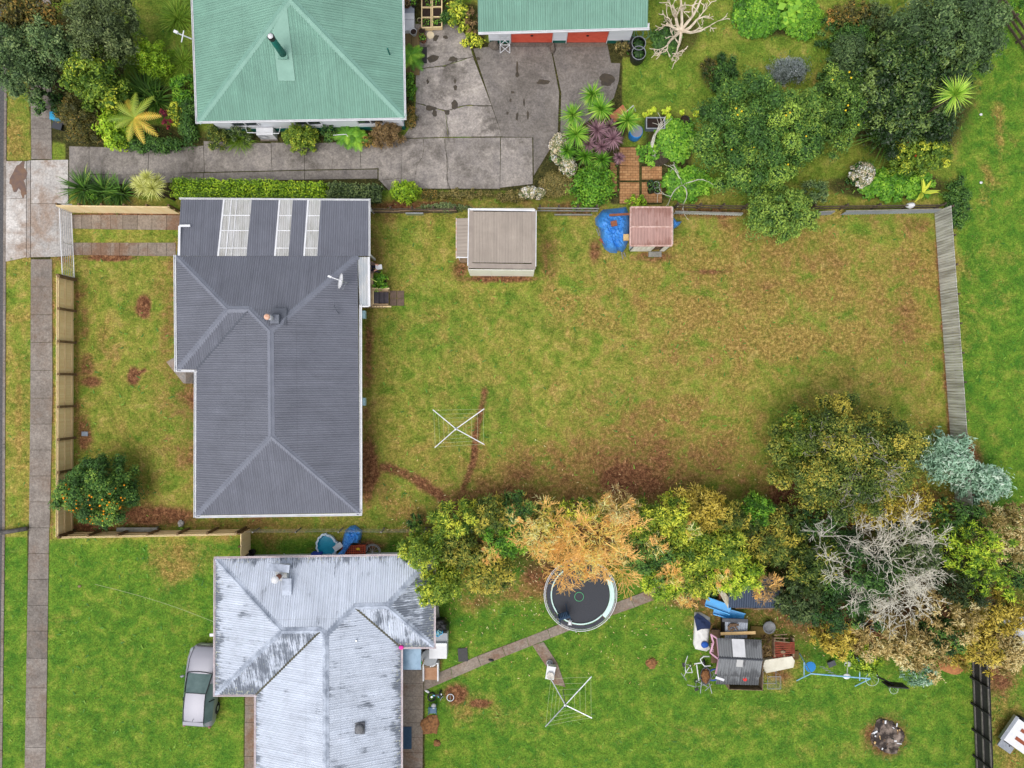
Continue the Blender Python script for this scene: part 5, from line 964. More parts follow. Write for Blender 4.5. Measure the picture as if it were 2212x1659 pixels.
# -- back boundary trees
BG = 'trees along the back boundary behind the yard'
tree('broadleaf_tree', 'gold and green leaved tree overhanging the corner of the white corrugated roof', 'tree', 912, 1190, 52, 42, 5.2, LF['gold'], .17, 90, 40, .22, 201, .42, .24, 1.6, BG)
tree('broadleaf_tree', 'lower lobe of golden leaved tree hanging down over the white roof edge', 'tree', 946, 1262, 54, 46, 4.6, LF['gold'], .17, 90, 38, .22, 202, .5, .24, 1.4, BG)
tree('garden_shrub', 'small dark green sapling on the yard side of the wire fence', 'sapling', 893, 1130, 17, 18, 2.2, LF['deepgreen'], .15, 90, 9, .4, 203, .5)
hb = [(985, 1115, 50, 44, 4.6, 'gold', .5, 'yellow-green bushy tree at the left start of the boundary row'), (1000, 1180, 62, 50, 4.2, 'olive', .5, 'olive bushy tree below the start of the boundary row'), (1068, 1102, 46, 42, 4.4, 'olive', .45, 'green and olive bush second along the yard side of the row'), (1118, 1100, 34, 40, 4.4, 'deepgreen', .75, 'dark green bush standing in the yard side of the row'),
      (1050, 1235, 60, 46, 3.6, 'olive', .75, 'pale olive ferny tree above the dead-leaf ground'), (1095, 1160, 54, 44, 4.4, 'bright', .4, 'mid green bush in the thick of the row left of the orange tree'), (1180, 1112, 42, 36, 4.2, 'olive', .6, 'olive tree behind the left of the orange twigs'), (1255, 1095, 46, 30, 4.2, 'gold', .5, 'yellow-green tree directly behind the orange twigs'),
      (1388, 1120, 42, 44, 4.4, 'gold', .45, 'yellow-green tree right of the orange twiggy tree'), (1400, 1190, 54, 56, 4.2, 'deepgreen', .7, 'dark leafy tree right of the trampoline branches'), (1455, 1110, 46, 56, 4.6, 'gold', .45, 'tall olive-yellow tree with spiky top toward the yard'), (1512, 1092, 50, 50, 4.8, 'ochre', .5, 'ochre feathery tree rising toward the yard'),
      (1570, 1110, 40, 40, 4.4, 'olive', .6, 'olive green tree near the middle right of the row'), (1636, 1092, 30, 32, 4.6, 'bright', .45, 'bright green small crown beside the big olive tree'), (1470, 1190, 60, 60, 4.4, 'gold', .4, 'yellow flecked green tree above the concrete path end'), (1430, 1250, 46, 44, 4.0, 'conifer', .5, 'light green drooping tree over the concrete path end'),
      (1545, 1180, 64, 60, 4.8, 'gold', .5, 'broad golden green tree above the dark blue iron shed'), (1590, 1235, 66, 52, 4.8, 'conifer', .6, 'yellow-green tree overhanging the dark blue iron shed'), (1655, 1160, 50, 60, 4.2, 'olive', .55, 'golden olive tree left of the pale bare branches'), (1510, 1255, 36, 36, 3.6, 'gold', .6, 'small golden tree left above the dark blue iron shed')]
for i, (u, v, ru, rv, h, k, ti, lb) in enumerate(hb): tree('boundary_tree', lb, 'tree', u, v+(9 if v < 1130 else 0), ru*1.06, rv*.94, h*.88, LF[k], .2, 100, 46, .21, 210+i, min(.75, ti*.85+.1), .3, 1.0, BG, spike=.6, jag=.17, aspect=.26, radial=.75, plume=1.5, sat=.22)
def twiggy(lab, u, v, ru, rv, h, seed, mleaf, mtwig, n=10, name='twiggy_tree'):
    zc = h*.7; c = W(u, v, zc); k = (CAM_H-zc)/CAM_H/PPM; r_ = thing(name, lab, 'tree', (c.x, c.y, 0)); rg = random.Random(seed); mb = MB(); mb.tube([(c.x, c.y, 0), (c.x, c.y, h*.45)], [.14, .1], 7); tips = []
    for i in range(n):
        a = 6.283*i/n+rg.uniform(-.3, .3); L = (ru if abs(math.cos(a)) > .7 else rv)*k*rg.uniform(.6, 1.0)*.55; limbs(mb, (c.x+math.cos(a)*ru*k*.22, c.y+math.sin(a)*rv*k*.22, h*rg.uniform(.5, .8)), (math.cos(a), math.sin(a), .35), L, .035, 3, rg, .55, .3, (4, 5), .16, .011, 3)
    mb.build('branches', mtwig, r_)
    cl = dome(c.x, c.y, h*.35, ru*k, rv*k, h*.6, 44, .2, seed, .5, .25, jag=.2); V, F, T = leaves(cl, .3, 60, np.random.default_rng(seed), aspect=.09, spike=.8, core=0, sat=.25, radial=.8); meshobj('crown', V, F, mleaf, r_, {'tint': T}); return r_
M_TW = mat('orange_twig', S(250, 200, 104), S(238, 190, 122), 6, .8); M_DEAD = mat('lichened_branch', S(216, 213, 200), S(170, 165, 150), 5, .9, bmp=.3)
twiggy('orange twiggy tree with fine bright twigs hanging over the trampoline', 1290, 1160, 92, 66, 4.6, 301, LF['orange'], M_TW, 14); twiggy('orange twiggy tree left part, sparser and mixed with green', 1165, 1150, 58, 62, 4.4, 302, LF['orange'], M_TW, 9); twiggy('tan twiggy tree drooping down onto the trampoline mat', 1275, 1215, 96, 42, 3.8, 303, LF['orange'], M_TW, 14); twiggy('pale tan twiggy tree top reaching up into the brown yard', 1335, 1105, 42, 46, 4.2, 304, LF['tan'], M_TW, 7)
twiggy('orange brown drooping twig mass beside the path end', 1478, 1272, 34, 32, 2.6, 305, LF['orange'], M_TW, 6); twiggy('thin brown twig mass over the right end of the dark blue iron shed', 1652, 1270, 34, 34, 3.4, 306, LF['brown'], M_TW, 6)
for i, (u, v, r, h, lb) in enumerate([(1412, 1180, 26, 4.7, 'small orange twig burst among the dark leaves right of the trampoline branches'), (1492, 1142, 24, 4.9, 'small orange twig burst inside the tall olive-yellow trees'), (1445, 1238, 30, 4.4, 'orange twig burst hanging above the concrete path end'), (1105, 1120, 24, 4.6, 'small orange twig burst at the left of the boundary row'), (1060, 1190, 22, 4.4, 'faint orange twig burst among the olive bushes of the row'), (1560, 1245, 22, 5.0, 'orange twig burst over the iron shed roof')]): twiggy(lb, u, v, r, r, h, 330+i, LF['orange'], M_TW, 6)
# -- lower right
tree('olive_tree', 'largest tree in the yard, wide olive-yellow crown in the lower right corner', 'tree', 1838, 990, 150, 122, 7.0, LF['olive'], .15, 120, 130, .15, 401, .54, .28, 1.8, spike=.3)
tree('olive_tree', 'dark green left flank tree of the big olive crown', 'tree', 1720, 940, 50, 58, 5.0, LF['gold'], .16, 90, 36, .22, 402, .3, .14, 1.6); tree('olive_tree', 'thin grey-twigged yellow tree at the lower side of the big olive crown', 'tree', 1900, 1085, 110, 52, 5.4, LF['ochre'], .16, 55, 60, .17, 403, .4, .24, 1.6, spike=.4)
tree('silver_shrub', 'silvery blue-green large-leaved shrub leaning over the right fence', 'shrub', 2050, 990, 52, 52, 3.0, LF['silver'], .32, 38, 34, .24, 404, .5, .15, .6, aspect=.25, spike=.3); tree('silver_shrub', 'silvery blue-green large-leaved shrub outside the right fence on the paddock', 'shrub', 2130, 1045, 56, 46, 2.6, LF['silver'], .32, 38, 34, .24, 405, .55, .15, .5, aspect=.25, spike=.3)
br = [(1700, 1120, 50, 34, 3.4, 'olive', .3, .15, 'dark olive bush between brown soil and the big olive crown'), (1760, 1130, 60, 36, 3.8, 'deepgreen', .35, .15, 'dark bush under the lower left of the big olive crown'), (1752, 1210, 60, 60, 4.6, 'olive', .35, .15, 'olive brown tree left of the pale bare branches'), (1840, 1240, 92, 76, 5.2, 'deepgreen', .4, .15, 'large deep green leafy tree beneath the pale bare branches'),
      (1800, 1310, 80, 52, 4.4, 'deepgreen', .25, .14, 'dark green bush above the red pallets'), (1720, 1290, 50, 48, 3.8, 'dark', .4, .15, 'dark green bush right of the dark blue iron shed'), (1960, 1180, 70, 60, 5.0, 'dark', .5, .14, 'grey olive tree mixed with the bare branches'), (2060, 1120, 60, 36, 3.6, 'deepgreen', .6, .15, 'green bush in the lower right yard corner'),
      (2098, 1168, 58, 40, 6.0, 'conifer', .55, .14, 'bright yellow-green conifer top at the yard corner'), (2085, 1205, 56, 34, 5.6, 'conifer', .5, .14, 'yellow-green conifer tier below the yard corner'), (2160, 1160, 56, 60, 5.0, 'tan', .55, .12, 'pale tan drying tree at the right edge beside the conifer'), (2130, 1248, 50, 34, 5.4, 'conifer', .4, .13, 'mid green conifer right of the dark gap'),
      (2070, 1262, 56, 50, 3.8, 'dark', .25, .14, 'shadowy dark green tree in the gap below the conifer'), (2200, 1230, 34, 44, 4.4, 'deepgreen', .4, .14, 'dark green tree cut by the right edge'), (2040, 1330, 70, 50, 4.6, 'tan', .5, .14, 'tan drying tree below the shadowy gap'), (2130, 1320, 60, 46, 4.4, 'ochre', .4, .14, 'ochre green tree above the white roof corner'),
      (1900, 1370, 80, 50, 4.4, 'tan', .5, .15, 'tan feathery tree above the blue swing frame'), (1800, 1375, 46, 36, 3.6, 'ochre', .4, .15, 'ochre bush right of the red pallets'), (1975, 1400, 70, 46, 4.4, 'tan', .45, .15, 'tan feathery tree above the basketball hoop'), (2020, 1370, 50, 40, 4.0, 'deepgreen', .45, .14, 'green patch of tree between the tan crowns'),
      (2090, 1390, 60, 46, 4.4, 'ochre', .6, .14, 'golden tan tree over the top of the black fence'), (2165, 1400, 48, 46, 4.0, 'tan', .5, .14, 'tan tree hanging over the lower right grass'), (1860, 1425, 44, 26, 2.4, 'conifer', .45, .14, 'light green fringe bush behind the swing frame'), (1985, 1455, 36, 26, 2.0, 'silver', .3, .12, 'grey-green fringe bush left of the brown mound'), (2200, 1330, 26, 28, 3.6, 'ochre', .4, .14, 'ochre tree cut by the right edge above the white roof'), (2190, 1110, 36, 24, 3.4, 'tan', .4, .14, 'small tan bush on the paddock edge at right')]
for i, (u, v, ru, rv, h, k, ti, lf_, lb) in enumerate(br): tree('boundary_tree', lb, 'tree' if h > 3 else 'bush', u, v, ru, rv, h, LF[k], lf_*1.6, 70, 46, .2, 420+i, ti, .24, .8 if h < 3 else 1.4, BG, spike=.5, jag=.17, aspect=.26, radial=.7, plume=1.4)
def bare(lab, c, h, dirs, L, r, seed, m=M_DEAD, depth=3, kids=(2, 3), name='bare_tree', minr=.012, spread=.55):
    r_ = thing(name, lab, 'bare tree', (c[0], c[1], 0)); rg = random.Random(seed); mb = MB(); mb.tube([(c[0], c[1], 0), (c[0], c[1], h)], [r*1.3, r], 8)
    for d in dirs: limbs(mb, (c[0], c[1], h), d[:3], L*(d[3] if len(d) > 3 else 1), r*.75, depth, rg, spread, .2, kids, .16, minr, 5)
    mb.build('branches', m, r_); return r_
q = W(1466, 76); bare('pale pruned bare tree with bleached branches on the lawn right of the garage', (q.x, q.y), .5, [(-.5, 1, .5, 1), (-.15, 1, .5, 1.1), (.8, .7, .4, 1.25), (1, .1, .3, .7), (.9, -.5, .3, .8), (.2, -1, .3, .7), (-.7, -.6, .3, .8), (-.9, .1, .3, .6)], 1.6, .13, 501, mat('bleached_wood', S(236, 222, 200), S(190, 172, 150), 4, .9, bmp=.3), 3, (2, 3), minr=.02, spread=.5)
q = W(1405, 325); bare('leaning lichen-white bare sapling beside the planter box', (q.x, q.y), .2, [(.15, 1, .6, 1.3), (.25, .9, .5, .9), (.7, -.3, .2, .5)], 1.2, .09, 502, M_DEAD, 2, (1, 2)); q = W(1470, 404); bare('thin grey bare sapling above the nasturtium mound by the top fence', (q.x, q.y), .5, [(-1, -.8, .4, 1), (.9, .6, .3, 1), (-.2, 1, .4, .9), (-.8, .9, .4, .7), (1, -.5, .2, 1)], 1.2, .055, 503, M_DEAD, 2, (1, 2), minr=.013)
q = W(1893, 1205, 3.6); bare('big bleached bare tree spreading pale twigs over the dark crowns', (q.x, q.y), 3.6, [(-1, .5, .6, 1.3), (-.7, .9, .6, 1.1), (.0, 1, .6, 1.1), (.7, .7, .6, 1), (1, 0, .6, 1), (.8, -.7, .6, 1.1), (.2, -1, .6, 1.2), (-.5, -.6, .6, 1), (0, .1, 1, 1.2), (-1, 0, .5, 1)], 1.6, .05, 504, mat('grey_twigs_fine', S(238, 232, 216), S(196, 188, 170), 5, .9), 5, (3, 3), minr=.008, spread=.65)
q = W(1790, 1165, 4.6); bare('pale dead branch cluster above the left of the bleached bare tree', (q.x, q.y), 3.8, [(-1, .3, .5, 1), (-.5, 1, .6, 1), (.4, .8, .6, 1), (1, -.1, .5, 1)], 1.0, .035, 505, M_DEAD, 3, (2, 3), minr=.011); q = W(1930, 1310, 4); bare('pale dead branch cluster below the bleached bare tree', (q.x, q.y), 3.6, [(-1, -.3, .5, 1), (-.3, -1, .5, 1), (.8, -.6, .5, 1), (1, .3, .5, 1)], 1.0, .035, 506, M_DEAD, 3, (2, 3), minr=.011)
lt = MB(); lt.tube([W(136, 186, .0)+Vector((0, 0, 0)), W(132, 180, .6), W(118, 160, 2.0), W(108, 140, 3.2)], [.22, .19, .15, .09], 9); lo_ = lt.build('leaning_trunk', BARK, origin=W(136, 186)); tag(lo_, 'bare leaning grey trunk crossing the footpath under the blue-green crowns', 'trunk')
# twigs through the big crowns
q = W(1860, 1000, 6.2); bare('fine grey twigs poking through the big olive crown', (q.x, q.y), 5.2, [(1, .2, .4, 1), (.5, -1, .4, 1.1), (-.4, -.9, .4, 1), (-1, .3, .4, .9), (.7, .8, .4, 1), (-.2, 1, .4, .8)], 1.4, .05, 507, mat('grey_twig', S(176, 172, 160), S(140, 132, 120), 6, .9), 3, (3, 4), minr=.011, spread=.7)
# grass tufts and fallen leaves (uncountable)
def scatter(name, n, cx, size, m, seed, fn, kindl, fmin=.0, flat=False):
    rg = np.random.default_rng(seed); u = rg.uniform(cx[0], cx[2], n); v = rg.uniform(cx[1], cx[3], n); keep = fn(u, v, rg); u, v = u[keep], v[keep]; n = len(u)
    X, Y = (u-1106)/PPM, (829.5-v)/PPM; a = rg.random(n)*6.28; L = size*(.5+rg.random(n)); w_ = L*(.35 if flat else .16)
    if flat: P = np.stack([X, Y, np.full(n, .045)], 1); d = np.stack([np.cos(a), np.sin(a), rg.normal(size=n)*.15], 1)
    else: P = np.stack([X, Y, np.full(n, -.01)], 1); d = np.stack([np.cos(a)*.6, np.sin(a)*.6, .45+rg.random(n)*.6], 1)
    s_ = np.stack([-np.sin(a), np.cos(a), np.zeros(n)], 1)*w_[:, None]/2; tip = P+d*L[:, None]; V = np.stack([P-s_, P+s_, tip+s_*.3, tip-s_*.3], 1).reshape(-1, 3)
    o = meshobj(name, V, np.arange(4*n).reshape(n, 4), m, attrs={'tint': np.repeat(rg.random(n), 4)}); o['kind'] = 'stuff'; return o
def samp(arr):
    A = arr.reshape(ny, nx)
    def f(u, v):
        X, Y = (u-1106)/PPM, (829.5-v)/PPM; i = np.clip(np.searchsorted(xs, X), 0, nx-1); j = np.clip(np.searchsorted(ys, Y), 0, ny-1); return A[j, i]
    return f
s_soil, s_lush, s_mul, s_dry = samp(soil), samp(lush), samp(mulch), samp(dry)
def hardfree(u, v):
    k = ~((u > 10) & (u < 158) & (v > 344) & (v < 558)); k &= ~((u > 60) & (u < 115)); k &= ~((u > 150) & (u < 1155) & (v > 296) & (v < 410)); k &= ~((u > 860) & (u < 1345) & (v > 50) & (v < 380)); k &= ~((u > 1315) & (u < 1435) & (v > 316) & (v < 440)); k &= ~((u < 12))
    k &= ~((u > 150) & (u < 395) & (((v > 462) & (v < 498)) | ((v > 522) & (v < 556)))); k &= ~((u > 375) & (u < 800) & (v > 430) & (v < 1115)); k &= ~((u > 862) & (u < 918) & (v > 1400)); k &= ~((u > 526) & (u < 558) & (v > 1500)); k &= ~((u > 460) & (u < 940) & (v > 1200)); k &= ~((u > 410) & (u < 880) & (v < 262)); k &= ~((u > 358) & (u < 420) & (v > 770) & (v < 830))
    d = (u-917)*(1235-1480)-(v-1480)*(1525-917); k &= ~((np.abs(d)/655 < 16) & (u > 905) & (u < 1530)); k &= ~((u > 1145) & (u < 1226) & (v > 1385) & (v < 1488)); k &= ~((u > 838) & (u < 876) & (v > 625) & (v < 662)); return k
scatter('grass_tufts', 170000, (-30, -30, 2250, 1700), .1, leafmat('lawn_blades', [S(52, 82, 22), S(80, 110, 30), S(118, 132, 52)]), 1, lambda u, v, g: hardfree(u, v) & (g.random(len(u)) < (.15+s_lush(u, v))*(1-s_soil(u, v))), 'grass')
scatter('dry_grass', 90000, (160, 440, 2250, 1700), .09, leafmat('dry_blades', [S(90, 74, 42), S(132, 108, 66), S(170, 146, 98)]), 2, lambda u, v, g: hardfree(u, v) & (g.random(len(u)) < s_dry(u, v)*.8), 'dry grass')
scatter('fallen_leaves', 9000, (830, 880, 2212, 1480), .09, leafmat('fallen', [S(150, 96, 60), S(200, 156, 110), S(226, 196, 150)]), 3, lambda u, v, g: hardfree(u, v) & (g.random(len(u)) < np.exp(-((v-1230)/130)**2)*.8+.03), 'fallen leaves', flat=True)
scatter('lawn_weeds', 9000, (-30, -30, 2250, 1700), .17, leafmat('weed_leaves', [S(40, 84, 26), S(70, 116, 34), S(112, 140, 44)]), 5, lambda u, v, g: hardfree(u, v) & (g.random(len(u)) < .25+.5*(np.sin(u/37)*np.sin(v/29+u/71) > .35)), 'weeds', flat=True)
# ------------------------------------------------------------ fences
def fence(nm, lab, cat, a, b, h, side, m_pal, m_rail, m_post, npost, nr=3, pw=.15, post_h=None, gaps=0.0, first_post=True, post_w=.1, rails_col=True):
    """a,b: base ends (photo units). palings on the line, rails and posts on `side` (+1 left of a->b)."""
    A, B = W(*a), W(*b); d = (B-A); L = d.length; d.normalize(); n_ = Vector((-d.y, d.x, 0))*side
    r_ = thing(nm, lab, cat, (A.x, A.y, 0)); ang = math.atan2(d.y, d.x); mb = MB(); k = int(L/pw); rg = random.Random(int(L*100))
    for i in range(k):
        c = A+d*(pw*(i+.5)); hh = h+rg.uniform(-.012, .012); mb.box((c.x-n_.x*rg.uniform(0, .006), c.y-n_.y*rg.uniform(0, .006), hh/2), (pw*(.985-gaps), .02, hh), ang)
    mb.build('palings', m_pal, r_)
    for j in range(nr):
        z = h*(.12+.8*j/(nr-1)); o = n_*.04; MB().bar(A+o+Vector((0, 0, z)), B+o+Vector((0, 0, z)), .05, .09).build('rail', m_rail, r_)
    for i in range(npost):
        c = A+d*(L*(i+(.02 if i == 0 else 0)-(.02 if i == npost-1 else 0))/(npost-1))+n_*.12; MB().box((c.x, c.y, (post_h or h)/2), (post_w, post_w, post_h or h), ang).build('post', m_post, r_)
    return r_
m_pal = mat('fresh_palings', S(255, 234, 188), S(240, 208, 152), 1.2, .85, bmp=.2, stretch=(2, 7, .3), lo=.3, hi=.7); m_rl = mat('fresh_rail', S(240, 216, 168), S(226, 198, 148), 2, .8); m_post = mat('treated_post', S(122, 98, 68), S(98, 78, 54), 4, .9)
m_gpal = mat('weathered_palings', S(214, 214, 206), S(160, 158, 148), 1.0, .9, bmp=.3, stretch=(7, 7, .4), lo=.42, hi=.6); m_old = mat('old_dark_palings', S(96, 82, 66), S(62, 54, 44), 2, .95, bmp=.4, stretch=(4, 4, .5))
fence('timber_fence', 'new pale timber fence with brown posts along the footpath', 'fence', (159, 604), (158, 1150), 1.62, -1 if 0 else 1, m_pal, m_rl, m_post, 9, post_w=.13)
fence('timber_fence', 'new pale timber fence along the carport driveway', 'fence', (157, 459), (392, 462), 1.62, 1, m_pal, m_rl, m_post, 6)
fence('timber_fence', 'new pale timber fence with slanting posts below the orange tree', 'fence', (159, 1151), (532, 1144), 1.5, 1, m_pal, m_rl, m_post, 7, post_w=.12)
fence('timber_fence', 'short pale timber fence running to the weathered house from the boundary corner', 'fence', (541, 1142), (541, 1196), 1.5, -1, m_pal, m_rl, m_post, 3)
fence('paling_fence', 'grey weathered paling fence along the right end of the yard', 'fence', (2019, 458), (2058, 1010), 1.62, 1, m_gpal, m_old, m_old, 10, gaps=.09)
fence('paling_fence', 'grey weathered paling fence behind the silvery shrub at the right corner', 'fence', (2058, 1012), (2066, 1110), 1.62, 1, m_gpal, m_old, m_old, 3)
m_blk = mat('black_stained_boards', S(38, 38, 40), S(52, 50, 50), 3, .8, bmp=.3, stretch=(6, 6, .4)); m_blr = mat('black_rail_top', S(92, 88, 84), S(120, 116, 110), 5, .85)
fence('black_fence', 'black stained board fence at the lower right with grey rails', 'fence', (2098, 1405), (2113, 1800), 1.62, -1, m_blk, m_blr, m_blk, 8)
# old fence along the top boundary: three leaning rails on posts, and iron sheets
of = thing('old_rail_fence', 'old dark broken rail fence between the grey roofed house and the beige shed', 'fence', W(802, 462)); rg = random.Random(5)
for j, z in enumerate((.25, .65, 1.05)):
    for k in range(3):
        a, b = W(802+k*63, 461+rg.uniform(-1, 1)), W(868+k*60, 461+rg.uniform(-1, 1)); MB().bar(a+Vector((0, 0, z)), b+Vector((0, 0, z+rg.uniform(-.08, .08))), .05, .14).build('rail', m_old if j != 1 else M_OLDT, of)
for k in range(5): q = W(805+k*45, 460); MB().box((q.x, q.y+.06, .6), (.1, .1, 1.2)).build('post', m_old, of)
of = thing('old_rail_fence', 'old grey two-rail fence between the beige shed and the blue tarpaulin', 'fence', W(1162, 458))
for z in (.35, .95): MB().bar(W(1160, 458)+Vector((0, 0, z)), W(1290, 459)+Vector((0, 0, z)), .05, .13).build('rail', M_GREYT, of)
for k in range(4): q = W(1165+k*40, 457); MB().box((q.x, q.y+.07, .6), (.1, .1, 1.2)).build('post', m_old, of)
sbd = MB(); sbd.box(W(1238, 465)+Vector((0, 0, .12)), (2.2, .06, .2)); sb_ = sbd.build('board', M_GREYT, origin=W(1238, 465)); tag(sb_, 'weathered board lying on edge under the old two-rail fence', 'board')
def sheetfence(lab, a, b, h, m, nm='iron_fence'):
    A, B = W(*a), W(*b); d = (B-A).normalized(); r_ = thing(nm, lab, 'fence', (A.x, A.y, 0)); pc = []; corrugate(pc, [A, B, B+Vector((0, .02, h)), A+Vector((0, .02, h))], (A, B), pitch=.15, amp=.02); build_roof('sheet', pc, m, r_); MB().bar(A+Vector((0, .05, h-.02)), B+Vector((0, .05, h-.02)), .06, .05).build('rail', M_GREYT, r_); return r_
m_iron = roofmat('galvanised_sheet', S(170, 176, 186), S(140, 148, 160), rough=.5)
sheetfence('long pale corrugated iron fence ending at the top right yard corner', (1815, 464), (2018, 460), .75, m_iron); sheetfence('short corrugated iron fence piece right behind the light fence-line tree', (1758, 466), (1792, 464), .75, m_iron)
sheetfence('pale iron strip fence right of the rusty shed', (1455, 462), (1600, 466), .45, mat('pale_strip', S(196, 202, 198), S(176, 180, 176), 3, .6)); MB_ = MB(); q = W(896, 462, 1.0); MB_.box((q.x, q.y, .95), (1.0, .04, .5)); o = MB_.build('iron_sheet', M_STEEL, origin=(q.x, q.y, 0)); tag(o, 'small light grey iron sheet fixed in the old dark rail fence', 'sheet')
for a, b, lab in (((1456, 452), (1650, 455), 'dark old rail fence behind the pale iron strip right of the rusty shed'), ((1745, 455), (2018, 452), 'dark old rail fence behind the corrugated iron at the top right')):
    r_ = thing('old_rail_fence', lab, 'fence', W(*a))
    for z in (.5, 1.0): MB().bar(W(*a)+Vector((0, 0, z)), W(*b)+Vector((0, 0, z)), .05, .12).build('rail', m_old, r_)
    for k in range(5): q = W(a[0]+(b[0]-a[0])*k/4, a[1]+(b[1]-a[1])*k/4); MB().box((q.x, q.y+.07, .58), (.1, .1, 1.15)).build('post', m_old, r_)
q = W(1948, 452); o = MB().blob((q.x, q.y, .9), (.24, .16, .3), 12, 8, .3, 4).build('white_bag', M_PEBB, origin=(q.x, q.y, 0), smooth=True); tag(o, 'white bag hooked on the top right iron fence', 'bag')
# post and rail fence, top right
pr = thing('post_and_rail_fence', 'dark post and rail fence crossing the paddock corner at the top right', 'fence', W(2135, 30))
A, B = W(2112, -20), W(2245, 170)
for z in (.35, .75, 1.15): MB().bar(A+Vector((0, 0, z)), B+Vector((0, 0, z)), .05, .15).build('rail', m_old, pr)
for k in range(6): q = A.lerp(B, k/5); MB().box((q.x+.07, q.y+.05, .62), (.13, .13, 1.25), .9).build('post', m_old, pr)
# wire fence
wf = thing('wire_fence', 'thin sagging wire fence between the yard and the weathered house', 'fence', W(545, 1142))
for j, z in enumerate((.3, .6, .9, 1.1)):
    pts = [W(545+40*k, 1141+.5*math.sin(k))+Vector((0, 0, z+.03*math.sin(k*1.7+j))) for k in range(11)]; MB().tube(pts, .008, 4).build('wire', M_GREYT, wf)
for k in range(5): q = W(560+90*k, 1141); MB().tube([(q.x, q.y, 0), (q.x+.03, q.y, 1.2)], .05, 7).build('post', M_GREYT, wf)
MB().bar(W(902, 1134)+Vector((0, 0, .6)), W(955, 1135)+Vector((0, 0, .6)), .05, .1).build('rail', m_old, wf)
# farm gate
gt = thing('farm_gate', 'open white tubular steel farm gate at the carport driveway entrance', 'gate', W(160, 460)); a, b = W(157, 462), W(163, 600)
fr = MB(); zt = 1.25
for z in (.12, zt): fr.tube([a+Vector((0, 0, z)), b+Vector((0, 0, z))], .028, 8)
for q in (a, b, a.lerp(b, .5)): fr.tube([q+Vector((0, 0, .12)), q+Vector((0, 0, zt))], .024, 8)
fr.build('frame', M_STEEL if 0 else M_WHITE, gt)
for k in range(5): z = .3+k*.19; MB().tube([a+Vector((0, 0, z)), b+Vector((0, 0, z))], .014, 6).build('bar', M_STEEL, gt)
q = W(160, 603); o = MB().box((q.x, q.y, .8), (.16, .16, 1.6)).build('gate_post', m_post, origin=(q.x, q.y, 0)); tag(o, 'brown gate post where the farm gate meets the timber fence', 'post')
# ------------------------------------------------------------ yard objects
def clothesline(lab, c, h, arms, nlines, m, tilt=0.0):
    q = W(*c); r_ = thing('rotary_clothesline', lab, 'clothesline', (q.x, q.y, 0)); MB().tube([(q.x, q.y, 0), (q.x, q.y, h)], .035, 8).build('pole', M_STEEL, r_)
    hub = W(c[0], c[1], 0); tips = [W(u, v, h+.25) for u, v in arms]; hz = Vector((q.x, q.y, h))
    MB().lathe((q.x, q.y, h-.12), [(.001, 0), (.07, 0), (.08, .2), (.001, .22)], 10).build('hub', M_STEEL, r_)
    for t_ in tips: MB().bar(hz, t_, .05, .05).build('arm', m, r_)
    for k in range(nlines):
        f = .35+.62*k/(nlines-1); P_ = [hz.lerp(t_, f) for t_ in tips]
        mb = MB()
        for i in range(4):
            a_, b_ = P_[i], P_[(i+1) % 4]; mid = (a_+b_)/2-Vector((0, 0, .05)); mb.tube([a_, mid, b_], .006, 4, False)
        mb.build('line', mat('line_wire', S(196, 204, 160), S(170, 178, 134)), r_)
    return r_
clothesline('rotary clothesline standing on the worn lawn inside the fenced yard', (990.5, 922), 1.95, [(935, 885), (1046, 883), (1046, 960), (939, 967)], 4, M_WHITE)
clothesline('leaning rotary clothesline on the green lawn at the end of the short path', (1216, 1492), 1.9, [(1189, 1465), (1278, 1461), (1279, 1551), (1177.6, 1570)], 4, M_STEEL)
# blue tarpaulin over a heap
def cloth(nm, lab, cat, outline, hfun, m, rings=16, sub=4, org=None, crump=.05, seed=0, parent=None, zedge=.02):
    P = []; n = len(outline)
    for i in range(n):
        a, b = outline[i], outline[(i+1) % n]
        for k in range(sub): P.append((a[0]+(b[0]-a[0])*k/sub, a[1]+(b[1]-a[1])*k/sub))
    cu, cv = sum(x for x, _ in P)/len(P), sum(y for _, y in P)/len(P); V = []; F = []; N = len(P)
    for r in range(rings+1):
        f = r/rings
        for (u, v) in P:
            uu, vv_ = cu+(u-cu)*f, cv+(v-cv)*f; q = W(uu, vv_); z = hfun(f, uu, vv_)+crump*(.5+mnoise.noise(Vector((q.x*2.2, q.y*2.2, seed)))*1.0+mnoise.noise(Vector((q.x*5, q.y*5, seed+4)))*.6+abs(mnoise.noise(Vector((q.x*3, q.y*9, seed+9))))*.8-abs(mnoise.noise(Vector((q.x*5+q.y*2, q.y*4, seed+19))))*1.3)*(1 if f < .95 else .4)
            z = max(zedge, z); q2 = W(uu, vv_, z); V.append((q2.x, q2.y, z))
    for r in range(rings):
        for i in range(N): F.append((r*N+i, (r+1)*N+i, (r+1)*N+(i+1) % N, r*N+(i+1) % N))
    mb = MB(); mb.add(V, F); q = W(cu, cv); o = mb.build(nm, m, parent, nm != 'tarpaulin', (q.x, q.y, 0) if parent is None else None)
    if parent is None: tag(o, lab, cat)
    return o
m_tarp = mat('blue_tarp', S(74, 146, 216), S(48, 122, 202), 2, .35, spec=.5); pf = lambda top: (lambda f, u, v: top*(1-f**5))
cloth('tarpaulin', 'large crumpled blue tarpaulin over a heap left of the rusty shed', 'tarpaulin', [(1285, 472), (1302, 453), (1330, 450), (1352, 447), (1359, 462), (1360, 490), (1358, 518), (1352, 535), (1345, 545), (1335, 541), (1332, 547), (1318, 546), (1306, 538), (1298, 520), (1296, 495), (1287, 486)], pf(1.0), m_tarp, 24, 5, crump=.13, seed=2)
